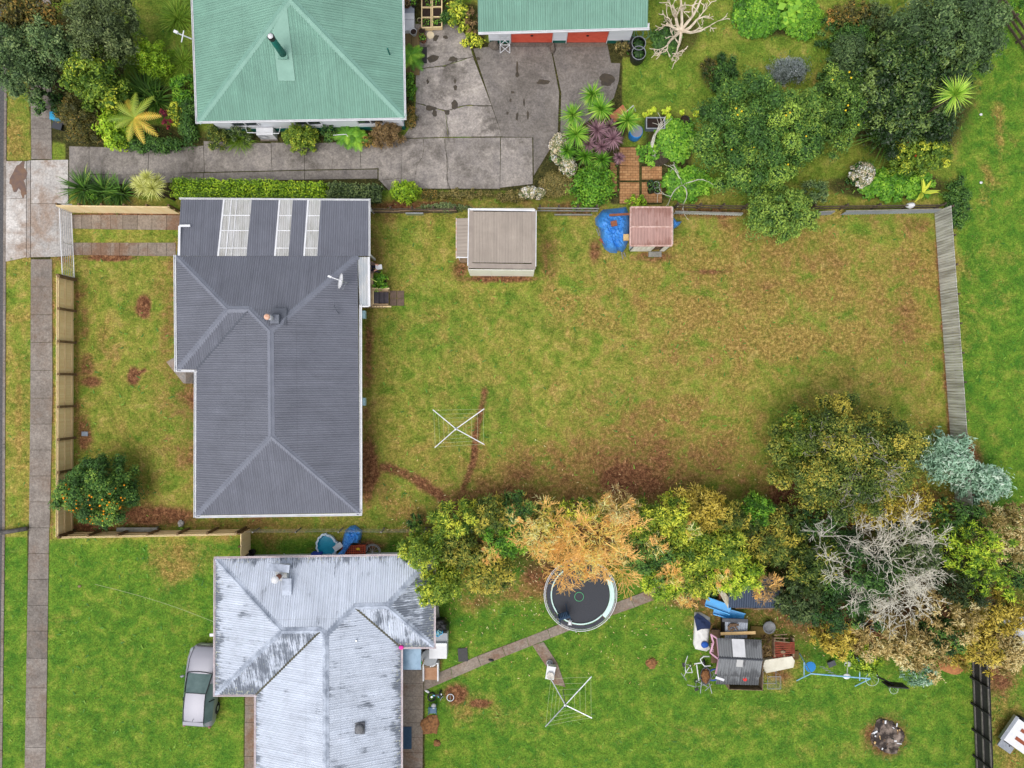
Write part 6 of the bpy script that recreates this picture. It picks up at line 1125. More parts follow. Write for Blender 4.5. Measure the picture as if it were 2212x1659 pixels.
cloth('tarpaulin', 'small piece of blue tarpaulin sticking out right of the rusty shed', 'tarpaulin', [(1452, 471), (1456, 470), (1462, 478), (1473, 478), (1466, 488), (1456, 494), (1452, 498)], pf(.6), m_tarp, 10, 4, crump=.14, seed=7)
M_BRICK = mat('brick_red', S(150, 92, 66), S(120, 72, 52), 9, .9, bmp=.4)
for lab, u, v, z, s_, rz, m_, nm in (('long rusty board lying on the large blue tarpaulin', 1339, 463.5, 1.14, (1.2, .13, .05), .06, M_BRICK, 'board'), ('rusty brown block in the middle of the large blue tarpaulin', 1326, 483, 1.16, (.34, .3, .12), .2, M_BRICK, 'block'), ('yellowish wood block at the right edge of the large blue tarpaulin', 1352, 513, 1.05, (.3, .36, .16), .05, M_TIMB, 'block'), ('red brick with white end at the lower left of the blue tarpaulin', 1302, 522, .45, (.5, .14, .1), -.7, M_BRICK, 'brick')):
    q = W(u, v, z); o = MB().box(q, s_, rz).build(nm, m_, origin=(q.x, q.y, z-s_[2]/2)); tag(o, lab, nm)
for i, (a, b) in enumerate((((1288, 495), (1294, 510)), ((1291, 487), (1296, 505)), ((1347, 546), (1351, 555)), ((1342, 545), (1345, 560)))):
    o = MB().bar(W(*a)+Vector((0, 0, .1)), W(*b)+Vector((0, 0, .06)), .06, .05).build('stick', M_GREYT, origin=W(*a)); tag(o, ['grey stick nearest the grass left of the blue tarpaulin', 'grey stick tucked against the left edge of the blue tarpaulin', 'pale stick poking out below the blue tarpaulin by the shed', 'brown stick poking out at the bottom middle of the blue tarpaulin'][i], 'stick', None)
# deck, steps, pavers, person
dk = thing('timber_deck', 'small timber deck with grey treaded steps beside the awning', 'deck', W(805, 645)); 
def dbox(nm, u0, v0, u1, v1, z0, z1, m): a, b = W(u0, v0, z1), W(u1, v1, z1); return MB().box(((a.x+b.x)/2, (a.y+b.y)/2, (z0+z1)/2), (abs(b.x-a.x), abs(b.y-a.y), z1-z0)).build(nm, m, dk)
m_deck = mat('deck_timber', S(196, 170, 136), S(164, 136, 104), 2, .85, bmp=.3, stretch=(.4, 6, 1)); dbox('deck_boards', 784, 590, 806, 662, .72, .8, m_deck); dbox('step_side', 806, 624, 838, 628, .1, .9, m_deck); dbox('step_side', 806, 656.5, 838, 660, .1, .6, m_deck)
dbox('handrail', 804, 622, 841, 624.5, .95, 1.0, m_rl); dbox('handrail', 804, 661, 845, 663.5, .7, .76, m_rl); dbox('deck_edge', 805, 624, 807, 657, .8, .84, m_rl)
for k in range(3): dbox('tread', 808+k*10.7, 631, 818+k*10.7, 655, .3, .62-k*.19, mat('rubber_tread', S(86, 80, 86), S(72, 66, 72), 6, .8)); dbox('riser', 806+k*10.7, 629, 817.5+k*10.7, 656.5, .02, .6-k*.19, m_deck)
for k in range(9): q = W(783+k*6, 665); MB().box((q.x, q.y, .4), (.07, .05, .8)).build('baluster', m_deck, dk)
for (a, b) in ((842, 857), (858, 873)):
    for (c_, d) in ((628, 644), (645, 660)):
        q = W((a+b)/2, (c_+d)/2); o = MB().box((q.x, q.y, .01), (.4, .42, .06)).build('paver', mat('brown_paver', S(118, 98, 84), S(100, 84, 72), 6, .9, bmp=.3), origin=(q.x, q.y, 0)); tag(o, 'square brown paver in the block of four at the foot of the deck steps', 'paver', 'four pavers at the foot of the deck steps')
bn = thing('outdoor_bench', 'wooden outdoor bench on the deck edge beside the seated person', 'bench', W(800, 600)); q = W(801, 592, .8)
MB().box((q.x, q.y, 1.22), (.42, 1.3, .05)).build('seat', m_deck, bn)
for dx in (-.16, .16):
    for dy in (-.55, .55): MB().box((q.x+dx, q.y+dy, 1.0), (.06, .06, .4)).build('leg', m_deck, bn)
# person (skinned body): seated under the awning edge, right arm out over the lawn
def skin(nm, verts, edges, radii, m, parent, sub=2):
    org = parent_org(parent); me = D.meshes.new(nm); me.from_pydata([(v[0]-org.x, v[1]-org.y, v[2]-org.z) for v in verts], edges, []); o = D.objects.new(nm, me); COL.objects.link(o); o.parent = parent
    o.modifiers.new('Skin', 'SKIN'); sv = me.skin_vertices[0].data
    for i, r in enumerate(radii): sv[i].radius = (r, r) if not hasattr(r, '__len__') else r
    sv[0].use_root = True; s_ = o.modifiers.new('Subdiv', 'SUBSURF'); s_.levels = sub; s_.render_levels = sub; me.materials.append(m)
    for m_ in o.modifiers: pass
    return o
pq = W(798.5, 581, 1.2); px, py, pz = pq.x, pq.y, 1.24
ps = thing('person', 'seated person in brown jacket and dark trousers holding a white sheet by the awning', 'person', (px, py, 0))
SK = mat('skin', S(222, 168, 144), S(206, 148, 124), 8, .6); JK = mat('brown_jacket', S(112, 92, 84), S(92, 74, 68), 6, .9, bmp=.3); TRS = mat('dark_trousers', S(40, 42, 62), S(34, 34, 50), 5, .9)
P3 = lambda x, y, z: (px+x, py+y, pz+z)
body_v = [P3(0, 0, .08), P3(.02, 0, .3), P3(.04, 0, .5), P3(.05, 0, .58), P3(.06, 0, .7), P3(.09, 0, .8), P3(.1, 0, .86)]
skin('body', body_v+[P3(.04, -.18, .5), P3(.04, .18, .5), P3(.2, .26, .32), P3(.42, .2, .3), P3(.5, .17, .3), P3(.18, -.26, .28), P3(.36, -.14, .3), P3(.43, -.1, .3)], [(0, 1), (1, 2), (2, 3), (3, 4), (4, 5), (5, 6), (2, 7), (2, 8), (8, 9), (9, 10), (10, 11), (7, 12), (12, 13), (13, 14)],
     [.15, .14, .13, .06, .085, .1, .06, .065, .065, .05, .038, .028, .05, .038, .028], SK, ps)
skin('jacket', body_v[:3]+[P3(.04, -.19, .49), P3(.04, .19, .49), P3(.2, .27, .32), P3(.41, .205, .3), P3(.18, -.27, .28), P3(.34, -.15, .3)], [(0, 1), (1, 2), (2, 3), (2, 4), (4, 5), (5, 6), (3, 7), (7, 8)], [.175, .165, .15, .085, .085, .07, .055, .07, .055], JK, ps)
skin('trousers', [P3(0, 0, .06), P3(.08, -.1, .04), P3(.42, -.12, .05), P3(.4, -.12, -.36), P3(.08, .1, .04), P3(.42, .12, .05), P3(.4, .12, -.36)], [(0, 1), (1, 2), (2, 3), (0, 4), (4, 5), (5, 6)], [.16, .11, .075, .055, .11, .075, .055], TRS, ps)
for sy in (-.12, .12): MB().blob(P3(.46, sy, -.39), (.14, .05, .05), 10, 6).build('shoe', M_BLACK, ps, True)
skin('hair', [P3(.05, 0, .82), P3(.06, 0, .9), P3(.1, 0, .93)], [(0, 1), (1, 2)], [.1, .1, .08], mat('brown_hair', S(62, 46, 36), S(48, 34, 28), 20, .8), ps, 2)
for sy, hx, hy in ((1, .5, .17), (-1, .43, -.1)):
    for k in range(5):
        a = (-.5+k*.22)*(1) if sy > 0 else (-.4+k*.22); L = [.05, .075, .082, .076, .06][k]
        skin('finger', [P3(hx, hy+(k-2)*.014, .3), P3(hx+math.cos(a)*L*.5, hy+(k-2)*.017+math.sin(a)*L*.4, .305), P3(hx+math.cos(a)*L, hy+(k-2)*.018+math.sin(a)*L*.6, .29)], [(0, 1), (1, 2)], [.011, .009, .007], SK, ps, 1)
for sy in (-1, 1): MB().blob(P3(.185, sy*.034, .82), .012, 8, 6).build('eye', M_DARK, ps)
MB().blob(P3(.2, 0, .785), (.018, .014, .02), 8, 6).build('nose', SK, ps, True)
q = P3(.58, .05, .3); o = MB().box(q, (.36, .27, .006), .12).build('paper_sheet', M_PEBB, origin=(q[0], q[1], q[2])); tag(o, 'white sheet of paper held out by the seated person beside the awning', 'paper')
o = MB().tube([W(797, 600, 2.1), W(814, 609, 2.0)], .02, 7).build('yellow_pole', mat('lime_pole', S(220, 236, 120)), origin=W(800, 602)); tag(o, 'lime yellow pole sticking out from under the awning over the pot plant', 'pole')
# front yard small things
q = W(304, 1141); wb = MB(); wb.box((q.x, q.y, .42), (3.8*.62, .24, .07)); wt = thing('garden_bench', 'long weathered grey plank bench beside the lower timber fence', 'bench', (q.x, q.y, 0)); wb.build('seat', M_GREYT, wt)
for dx in (-1.0, 1.0): MB().box((q.x+dx, q.y, .2), (.08, .2, .4)).build('leg', M_GREYT, wt)
q = W(302, 991); o = MB().box((W(303, 991).x-0, W(184, 937).y, .01), (.01, .01, .01)); q = W(184, 937); o = MB().box((q.x, q.y, .02), (.36, .26, .08)).build('meter_cover', mat('grey_lid', S(132, 142, 152), S(116, 126, 138), 6, .6), origin=(q.x, q.y, 0)); tag(o, 'small grey rectangular lid in the soil by the front timber fence', 'lid')
q = W(392, 1131); o = MB().blob((q.x, q.y, .08), (.18, .22, .14), 9, 6, .5, 3).build('stone', mat('pale_stone', S(176, 172, 168), S(140, 136, 130), 6, .9, bmp=.4), origin=(q.x, q.y, 0)); tag(o, 'pale grey stone on the brown soil near the lower timber fence', 'stone')
q = W(393, 1140); V, F, T = leaves([(q.x, q.y, .1, .14, .14, .12, .6)], .12, 200, np.random.default_rng(3), core=0); o = meshobj('weed', V, F, LF['bright'], None, {'tint': T}, origin=(q.x, q.y, 0)); tag(o, 'small bright weed beside the pale stone at the lower timber fence', 'weed')
a, b = W(-20, 1154), W(64, 1140); o = MB().tube([a+Vector((0, 0, 7.0))*0+Vector((0, 0, .25)), b+Vector((0, 0, .25))], .13, 10).build('fallen_post', mat('tarred_pole', S(58, 56, 54), S(96, 92, 88), 3, .8), origin=a, smooth=True); tag(o, 'dark timber post lying across the grass verge at the left edge', 'post')
q = W(128, 255); bb = thing('blue_box', 'bright blue plastic box beside stones at the corner garden edge', 'box', (q.x, q.y, 0)); m_cy = mat('cyan_plastic', S(60, 170, 214), S(50, 156, 204), 4, .4); MB().box((q.x, q.y, .2), (.55, .4, .35)).build('body', m_cy, bb); MB().box((q.x, q.y, .4), (.6, .45, .05)).build('lid', m_cy, bb)
q = W(146, 284); lb = thing('letterbox', 'black letterbox on the small lawn beside the footpath', 'letterbox', (q.x, q.y, 0)); MB().box((q.x, q.y, .85), (.5, .36, .25), -.25).build('box', M_BLACK, lb); MB().box((q.x, q.y, 1.0), (.56, .42, .03), -.25).build('lid', mat('slate_lid', S(62, 64, 70)), lb); MB().box((q.x, q.y, .4), (.12, .12, .8)).build('post', M_BLACK, lb)
for i, (u, v) in enumerate(((141, 266), (146, 269), (150, 262), (152, 270))): q = W(u, v); o = MB().blob((q.x, q.y, .08), (.17, .15, .12), 9, 6, .4, i).build('stone', mat('garden_stone', S(122, 112, 102), S(90, 82, 74), 6, .9, bmp=.4), origin=(q.x, q.y, 0)); tag(o, 'grey garden stone in the cluster between blue box and black letterbox', 'stone', 'stones between blue box and letterbox')
# patio side of green roofed house
def planter(lab, u, v, w_, l_, h_, cells, seed):
    q = W(u, v, h_); r_ = thing('wooden_planter', lab, 'planter', (q.x, q.y, 0)); fr = MB(); t_ = .05
    for dx in (-w_/2, w_/2): fr.box((q.x+dx, q.y, h_/2+.1), (t_, l_, h_))
    for k in range(cells+1): fr.box((q.x, q.y-l_/2+l_*k/cells, h_/2+.1), (w_-t_, t_, h_))
    fr.build('frame', m_rl, r_); MB().box((q.x, q.y, h_/2), (w_-.06, l_-.06, h_*.9)).build('soil', mat('potting_soil', S(52, 38, 30), S(38, 28, 22), 12, .95, bmp=.5), r_)
    rg = np.random.default_rng(seed); V, F, T = leaves([(q.x+rg.uniform(-.15, .15), q.y-l_/2+l_*(k+.5)/cells, h_+.12, .24, .26, .2, .5) for k in range(cells) if k != 1], .1, 90, rg, core=0); meshobj('seedlings', V, F, LF['bright'], r_, {'tint': T})
planter('left of two tall three-cell wooden planters under the lean-to wall', 923, 28, .62, 1.75, .35, 3, 1); planter('right of two tall three-cell wooden planters under the lean-to wall', 943, 27, .62, 1.75, .35, 3, 2)
def pot(lab, u, v, r, h, m, seed=1, plant=None, z=0, soil_=True):
    q = W(u, v, h+z); r_ = thing('flower_pot', lab, 'pot', (q.x, q.y, z)); MB().lathe((q.x, q.y, z), [(r*.7, 0), (r, h), (r*1.06, h), (r*.9, h), (r*.86, h-.05)], 20).build('pot', m, r_, True)
    if soil_: MB().lathe((q.x, q.y, z+h-.06), [(.001, .02), (r*.92, 0)], 16).build('soil', MC['potting_soil'], r_)
    if plant: V, F, T = leaves([(q.x, q.y, z+h+.05, r, r, .2, .5)], .1, 150, np.random.default_rng(seed), core=0); meshobj('plant', V, F, LF[plant], r_, {'tint': T})
M_TC = mat('terracotta', S(176, 120, 86), S(150, 100, 72), 6, .9); cb_ = thing('garden_bench', 'pale grey bench with pots at the right eave of the green roofed house', 'bench', W(876, 26)); q = W(881, 20, .5)
MB().box((q.x, q.y+.2, .5), (.75, 1.6, .06)).build('top', mat('pale_grey_top', S(178, 184, 196), S(150, 156, 168), 3, .7), cb_); 
for dx in (-.3, .3):
    for dy in (-.5, .9): MB().box((q.x+dx, q.y+dy, .24), (.07, .07, .48)).build('leg', M_GREYT, cb_)
q = W(880, 53, .6); wc = thing('white_cabinet', 'white box cabinet under the pots at the right eave of the green roofed house', 'cabinet', (q.x, q.y, 0)); MB().box((q.x, q.y+.15, .3), (.75, .95, .58)).build('body', M_WHITE, wc); MB().box((q.x, q.y+.45, .64), (.8, .35, .06)).build('shelf', M_WHITE, wc)
pot('white pot with brown soil on the white cabinet', 893, 68, .2, .3, M_WHITE, 1, z=.6); pot('terracotta pot standing at the corner of the driveway pad', 913, 82, .22, .4, M_TC, 2, 'bright'); pot('grey-brown pot right of the white cabinet', 911, 66, .2, .35, M_OLDT, 3); pot('round pot with green plant on the pale grey bench', 903-10, 7, .2, .25, M_BLACK, 4, 'bright', .55); pot('brown bowl with dry plant on the pale grey bench', 878, 8, .25, .2, M_TC, 5, 'brown', .55); pot('small yellowish pot between bench and planters', 906, 43, .14, .2, mat('yellow_pot', S(200, 200, 150)), 6)
q = W(930, 77); o = MB().cyl((q.x, q.y, .03), .22, .05, 18).build('round_paver', mat('cream_paver', S(222, 208, 178), S(206, 190, 160)), origin=(q.x, q.y, 0)); tag(o, 'round cream paver beside the terracotta pot', 'paver')
q = W(893, 117, .2); dkk = MB(); 
for k in range(2): dkk.box((q.x-.45+k*.47+.12, q.y+.1, .17), (.44, 2.6, .06))
o = dkk.build('wooden_ramp', mat('mossy_boards', S(134, 112, 78), S(110, 96, 60), 3, .9, bmp=.3, stretch=(6, .4, 1)), origin=(q.x, q.y, 0)); tag(o, 'mossy long board step along the right wall of the green roofed house', 'step')
q = W(917, 120); o = MB().box((q.x, q.y, .045), (.62, .95, .02)).build('door_mat', M_BLACK, origin=(q.x, q.y, .03)); tag(o, 'black door mat on the concrete beside the mossy board step', 'mat'); o.location = Vector((q.x, q.y, .03))+(W(911, 120)-q)
for i, (u, v, lab) in enumerate(((1377, 170, 'rough pale stone left of the folding stand'), (1208, 168, 'brown stone at the garage door corner'))): q = W((1209, 1415)[0] if 0 else (1209, 1414)[0]-0 if i == 1 else 1209-0, 169); q = W((1209.5, 1)[0] if i == 1 else 1209.5, 1) if 0 else W(1068 if i == 0 else 1193, 101 if i == 0 else 107); o = MB().blob((q.x, q.y, .15), (.3 if i == 0 else .18, .28, .24), 10, 7, .4, i+8).build('stone', MC['garden_stone'], origin=(q.x, q.y, 0)); tag(o, lab, 'stone')
def barrel(lab, u, v, r, h, m, open_=True, fill='deepgreen', nm='barrel'):
    q = W(u, v, h); r_ = thing(nm, lab, 'barrel', (q.x, q.y, 0)); MB().lathe((q.x, q.y, 0), [(.001, 0), (r*.9, 0), (r, h*.3), (r*1.02, h*.5), (r, h*.8), (r*.97, h), (r*.86, h), (r*.84, h-.1)], 24).build('body', m, r_, True)
    if open_:
        MB().ring((q.x, q.y, h), r*.93, .025, 28, 6).build('rim', M_STEEL, r_); V, F, T = leaves([(q.x, q.y, h-.12, r*.8, r*.8, .1, .4)], .09, 260, np.random.default_rng(int(u)), core=.8); meshobj('weeds', V, F, LF[fill], r_, {'tint': T})
    else: MB().lathe((q.x, q.y, h), [(.001, .03), (r*.9, .02), (r*.95, -.02)], 24).build('lid', mat('grey_lid2', S(134, 136, 146)), r_)
barrel('black open drum nearest the garage with weeds inside', 1380, 93, .42, .85, M_BLACK); barrel('black open drum lower one with weeds inside', 1380, 114, .42, .85, M_BLACK); barrel('blue barrel with grey lid among the cordylines', 1375, 283, .38, .9, M_BLUEP, False)
q = W(1358, 92, .5); o = MB().lathe((q.x, q.y, .02), [(.3, 0), (.4, .4), (.44, .42), (.38, .4), (.3, .1), (.001, .08)], 22).build('black_tub', M_BLACK, origin=(q.x, q.y, 0), smooth=True); tag(o, 'dark round tub between the garage corner and the black drums', 'tub')
hs = MB(); q = W(1380, 72); rg = random.Random(3)
for k in range(5): hs.ring((q.x+rg.uniform(-.25, .25), q.y+rg.uniform(-.2, .2), .1+.05*k), .38+.05*rg.random(), .014, 26, 5, axis=(rg.uniform(-.4, .4), rg.uniform(-.4, .4), 1))
o = hs.build('garden_hose', mat('green_hose', S(110, 160, 140)), origin=(q.x, q.y, 0)); tag(o, 'tangled pale green garden hose at the right corner of the garage', 'hose')
tree('brush_heap', 'heap of dry cuttings beside the black drums at the garage corner', 'heap', 1345, 100, 20, 17, .6, LF['heath'], .15, 90, 10, .4, 900, .6, .2, aspect=.2)
q = W(1416, 266, .45); pb = thing('planter_box', 'grey metal raised planter box filled with dark soil', 'planter', (q.x, q.y, 0)); fr = MB(); w_, l_ = 1.05, .62
for dx in (-w_/2, w_/2): fr.box((q.x+dx, q.y, .23), (.04, l_, .46))
for dy in (-l_/2, l_/2): fr.box((q.x, q.y+dy, .23), (w_-.04, .04, .46))
fr.build('frame', mat('grey_blue_metal', S(120, 130, 144), S(100, 110, 124), 4, .5), pb); MB().box((q.x, q.y, .2), (w_-.06, l_-.06, .38)).build('soil', MC['potting_soil'], pb)
fr = MB()
for dx in (-w_/2, w_/2): fr.box((q.x+dx, q.y, .475), (.06, l_+.06, .02))
for dy in (-l_/2, l_/2): fr.box((q.x, q.y+dy, .475), (w_-.06, .06, .02))
fr.build('rim', M_STEEL, pb)
pot('round black pot with bare twig right of the lettuces', 1500-20, 259, .26, .35, M_BLACK, 9)
GP = 'pots on the lower brick paving'
for i, (u, v, m_, lab) in enumerate(((1407, 397, M_NAVY, 'blue-grey pot upper left of the four pots on the brick paving'), (1420, 399, M_WHITE, 'white rimmed pot upper right of the four pots on the brick paving'), (1408, 411, M_BLACK, 'black pot lower left of the four pots on the brick paving'), (1422, 411, M_WHITE, 'white rimmed pot lower right of the four pots on the brick paving'))): pot(lab, u-2, v, .2, .3, m_, i, 'deepgreen')
q = W(1335, 252); o = MB().bar(W(1318, 268)+Vector((0, 0, .8)), W(1346, 246)+Vector((0, 0, .9)), .5, .03).build('terracotta_board', mat('salmon_board', S(196, 118, 88), S(176, 100, 74), 5, .8, stretch=(1, 1, 1)), origin=(q.x, q.y, 0)); tag(o, 'salmon corrugated board standing among the cordylines', 'board')
fr = MB(); fr.tube([W(1340, 258), W(1338, 254, .9), W(1368, 228, .9), W(1373, 240, .1)], .025); o = fr.build('tubular_frame', M_WHITE, origin=W(1350, 245)); tag(o, 'bent white tubular frame behind the right cordyline head', 'frame')
# soil mound under bare sapling
q = W(1420, 338); o = MB().blob((q.x, q.y, .0), (.75, .6, .22), 16, 8, .3, 5).build('soil_mound', mat('mulch', S(74, 64, 52), S(50, 42, 34), 8, .95, bmp=.6), origin=(q.x, q.y, 0)); o['kind'] = 'structure'
# ------------------------------------------------------------ south neighbour
def car(lab, u, v, yaw):
    q = W(u, v); r_ = thing('parked_car', lab, 'car', (q.x, q.y, 0))
    m, t, p = newmat('silver_paint', .42, .25, .4); p.inputs['Base Color'].default_value = S(152, 151, 160); p.inputs['Coat Weight'].default_value = .15; p.inputs['Coat Roughness'].default_value = .25; MP = m
    MG = mat('car_glass', S(104, 124, 122), S(84, 104, 102), 1.5, .3, spec=.3); MT = mat('tyre', S(24, 24, 24), S(34, 34, 34), 9, .9); cs, sn = math.cos(yaw), math.sin(yaw)
    def X(x, y, z): return (q.x+x*cs-y*sn, q.y+x*sn+y*cs, z)
    # stations: y, halfwidth, belt z, top z, top half width
    ST = [(2.3, .38, .5, .53, .3), (2.24, .58, .58, .62, .46), (2.12, .72, .64, .71, .55), (1.95, .81, .70, .80, .63), (1.6, .87, .78, .92, .69), (1.1, .88, .85, 1.02, .70), (.85, .88, .90, 1.06, .70), (.35, .88, .93, 1.32, .62), (-.1, .88, .95, 1.52, .56), (-.5, .88, .96, 1.58, .57), (-1.1, .88, .97, 1.59, .58), (-1.6, .87, .98, 1.55, .57), (-1.8, .86, .98, 1.50, .55), (-2.12, .83, .94, 1.1, .62), (-2.26, .76, .78, .84, .58), (-2.3, .68, .55, .58, .5)]
    V = []
    for (y, w_, zb_, zt, wt) in ST:
        row = [(w_*.94, .22), (w_, .42), (w_*.995, zb_), (wt+(w_-wt)*.55, zb_+(zt-zb_)*.45), (wt, zt-.035), (wt*.55, zt), (0, zt+.015)]
        row = row+[(-x, z) for x, z in row[-2::-1]]
        V.append([X(x, y, z) for x, z in row])
    n = len(V[0]); parts = {'body': [], 'windscreen': [], 'side_window': [], 'side_window2': [], 'rear_window': [], 'roof': []}
    for i in range(len(V)-1):
        for j in range(n-1):
            f = (V[i][j], V[i][j+1], V[i+1][j+1], V[i+1][j]); k = 'body'; jj = min(j, n-2-j); mid = j >= 4 and j <= n-6
            if 6 <= i <= 7 and mid: k = 'windscreen'
            elif 8 <= i <= 11 and mid: k = 'roof'
            elif i == 12 and mid: k = 'rear_window'
            elif 7 <= i <= 11 and jj in (2, 3) : k = 'side_window' if j < n/2 else 'side_window2'
            parts[k].append(f)
    for k, fs in parts.items():
        mb = MB()
        for f in fs: mb.add(f, [(3, 2, 1, 0)])
        o = mb.build('side_window' if k == 'side_window2' else ('roof_panel' if k == 'roof' else k), MG if 'wind' in k else MP, r_, True)
        bm = bmesh.new(); bm.from_mesh(o.data); bmesh.ops.remove_doubles(bm, verts=bm.verts, dist=1e-4); bmesh.ops.recalc_face_normals(bm, faces=bm.faces); bm.to_mesh(o.data); bm.free()
        for pl in o.data.polygons: pl.use_smooth = True
    fb = MB(); fb.add(V[0], [tuple(range(n))]); fb.add(V[-1], [tuple(reversed(range(n)))]); fb.build('bumper', MP, r_)
    # dark lines: bonnet shut, roof channels, pillars
    ln = MB()
    for s_ in (-1, 1):
        ln.tube([X(s_*.58, 2.16, .73), X(s_*.70, 1.6, .905), X(s_*.72, .9, 1.05)], .012, 5); ln.tube([X(s_*.575, -.12, 1.505), X(s_*.575, -.5, 1.56), X(s_*.585, -1.1, 1.57), X(s_*.575, -1.7, 1.535)], .02, 5)
        ln.tube([X(s_*.71, .86, 1.05), X(s_*.60, -.08, 1.5)], .03, 6); ln.tube([X(s_*.72, -.62, 1.3), X(s_*.9, -.6, .96)], .03, 6)
    ln.tube([X(-.7, .88, 1.065), X(-.35, .94, 1.08), X(0, .96, 1.085), X(.35, .94, 1.08), X(.7, .88, 1.065)], .022, 6); ln.tube([X(-.56, -.1, 1.515), X(0, -.08, 1.545), X(.56, -.1, 1.515)], .016, 6); ln.build('trim', M_BLACK, r_)
    sp = MB(); sp.add([X(x, y, z) for x, y, z in ((-.56, -1.7, 1.555), (.56, -1.7, 1.555), (.59, -1.93, 1.5), (-.59, -1.93, 1.5), (-.56, -1.7, 1.50), (.56, -1.7, 1.50), (.59, -1.93, 1.46), (-.59, -1.93, 1.46))], [(0, 1, 2, 3), (7, 6, 5, 4), (0, 4, 5, 1), (1, 5, 6, 2), (2, 6, 7, 3), (3, 7, 4, 0)]); sp.build('spoiler', MP, r_)
    for s_ in (-1, 1):
        MB().blob(X(s_*.68, 2.02, .66), (.12, .2, .09), 12, 8, rz=yaw+s_*.5).build('headlight', mat('lamp_glass', S(150, 156, 160), S(130, 136, 140), 8, .4), r_, True)
        MB().blob(X(s_*.72, -2.2, .9), (.09, .08, .16), 10, 8, rz=yaw).build('tail_light', mat('tail_lamp', S(170, 120, 116)), r_, True)
        mm = MB(); mm.blob(X(s_*1.0, .62, 1.02), (.13, .07, .08), 12, 8, rz=yaw-s_*.3); mm.build('wing_mirror', MP, r_, True)
        for y in (1.42, -1.38):
            ax = (cs*s_, sn*s_, 0); wh = MB(); wh.lathe(X(s_*.68, y, .32), [(.001, 0), (.31, 0), (.325, .04), (.325, .18), (.31, .215), (.2, .22), (.001, .2)], 24, axis=ax); wo = wh.build('wheel', MT, r_, True); rm = MB(); rm.lathe(X(s_*.89, y, .32), [(.001, .012), (.05, .015), (.19, .0)], 12, axis=ax); rm.build('rim', M_STEEL, wo)
        MB().box(X(s_*.885, -.3, .82), (.03, .2, .04), yaw).build('door_handle', MP, r_)
    MB().box(X(0, 2.29, .52), (.5, .03, .12), yaw).build('number_plate', M_PEBB, r_); MB().tube([X(.02, -1.5, 1.57), X(.02, -1.62, 1.72)], .012, 6).build('aerial', M_BLACK, r_); MB().box(X(0, 2.27, .62), (.9, .06, .08), yaw).build('grille', M_BLACK, r_)
    MB().box(X(0, -2.3, .55), (1.3, .1, .3), yaw).build('rear_bumper', M_BLACK, r_); MB().box(X(.32, .1, 1.1), (.35, .2, .02), yaw).build('dash_paper', M_PEBB, r_)
    return r_
car('silver grey family car parked on the lawn against the weathered house', 446, 1471, R(-4))
# trampoline
tq = W(1254, 1285, .9); tr_ = thing('trampoline', 'large round black trampoline with mint edge padding under the orange twigs', 'trampoline', (tq.x, tq.y, 0)); TX, TY = tq.x, tq.y; m_mat = mat('trampoline_mat', S(54, 56, 62), S(64, 66, 72), 20, .8); m_mint = mat('mint_pad', S(206, 232, 226), S(188, 218, 210), 4, .5); m_pad = mat('dark_pad', S(58, 60, 70), S(48, 50, 58), 4, .7)
TR = 2.0; MB().lathe((TX, TY, .86), [(.001, -.03), (TR*.5, -.015), (TR*.83, .0)], 48).build('mat', m_mat, tr_, True); MB().ring((TX, TY, .86), TR, .03, 60, 8).build('frame', M_STEEL, tr_, True)
def arcpad(nm, a0, a1, r0, r1, z, m):
    k = max(3, int((a1-a0)/.13)); mb = MB(); vs = []
    for i in range(k+1):
        a = a0+(a1-a0)*i/k
        for r, zz in ((r0, z), (r1, z), (r1, z+.03), (r0, z+.03)): vs.append((TX+r*math.cos(a), TY+r*math.sin(a), zz))
    fs = []
    for i in range(k):
        for j in range(4): o = i*4; fs.append((o+j, o+4+j, o+4+(j+1) % 4, o+(j+1) % 4))
    fs += [(3, 2, 1, 0), (k*4, k*4+1, k*4+2, k*4+3)]; mb.add(vs, fs); return mb.build(nm, m, tr_)
arcpad('edge_pad', -.75, .55, TR*.84, TR*.97, .88, m_mint); arcpad('edge_pad', .56, 2.3, TR*.86, TR*.96, .88, m_pad); arcpad('edge_pad', 2.31, 3.75, TR*.86, TR*.97, .88, m_pad); arcpad('edge_pad', 3.76, 5.5, TR*.88, TR*.97, .88, m_pad); arcpad('edge_strip', 2.2, 5.53, TR*.82, TR*.855, .90, m_mint)
sp = MB()
for k in range(64): a = 6.283*k/64; sp.tube([(TX+TR*.84*math.cos(a), TY+TR*.84*math.sin(a), .87), (TX+TR*.99*math.cos(a), TY+TR*.99*math.sin(a), .87)], .008, 4, False)
sp.build('springs', M_STEEL, tr_); MB().ring((TX, TY, .9), TR*1.04, .022, 60, 6).build('outer_ring', M_PEBB, tr_, True)
for k in range(6):
    a = 6.283*k/6+.4; MB().tube([(TX+TR*1.01*math.cos(a), TY+TR*1.01*math.sin(a), 0), (TX+TR*1.04*math.cos(a), TY+TR*1.06*math.sin(a), .98)], .025, 7).build('ring_post', M_PEBB, tr_)
    MB().tube([(TX+TR*.98*math.cos(a+.4), TY+TR*.98*math.sin(a+.4), 0), (TX+TR*.98*math.cos(a+.4), TY+TR*.98*math.sin(a+.4), .85)], .025, 7).build('leg', M_STEEL, tr_)
q = W(1251, 1289, .9); o = MB().ring(q, .255, .012, 32, 6).build('hoop', mat('green_hoop', S(110, 220, 150)), origin=q); tag(o, 'thin green hoop lying in the middle of the trampoline mat', 'hoop')
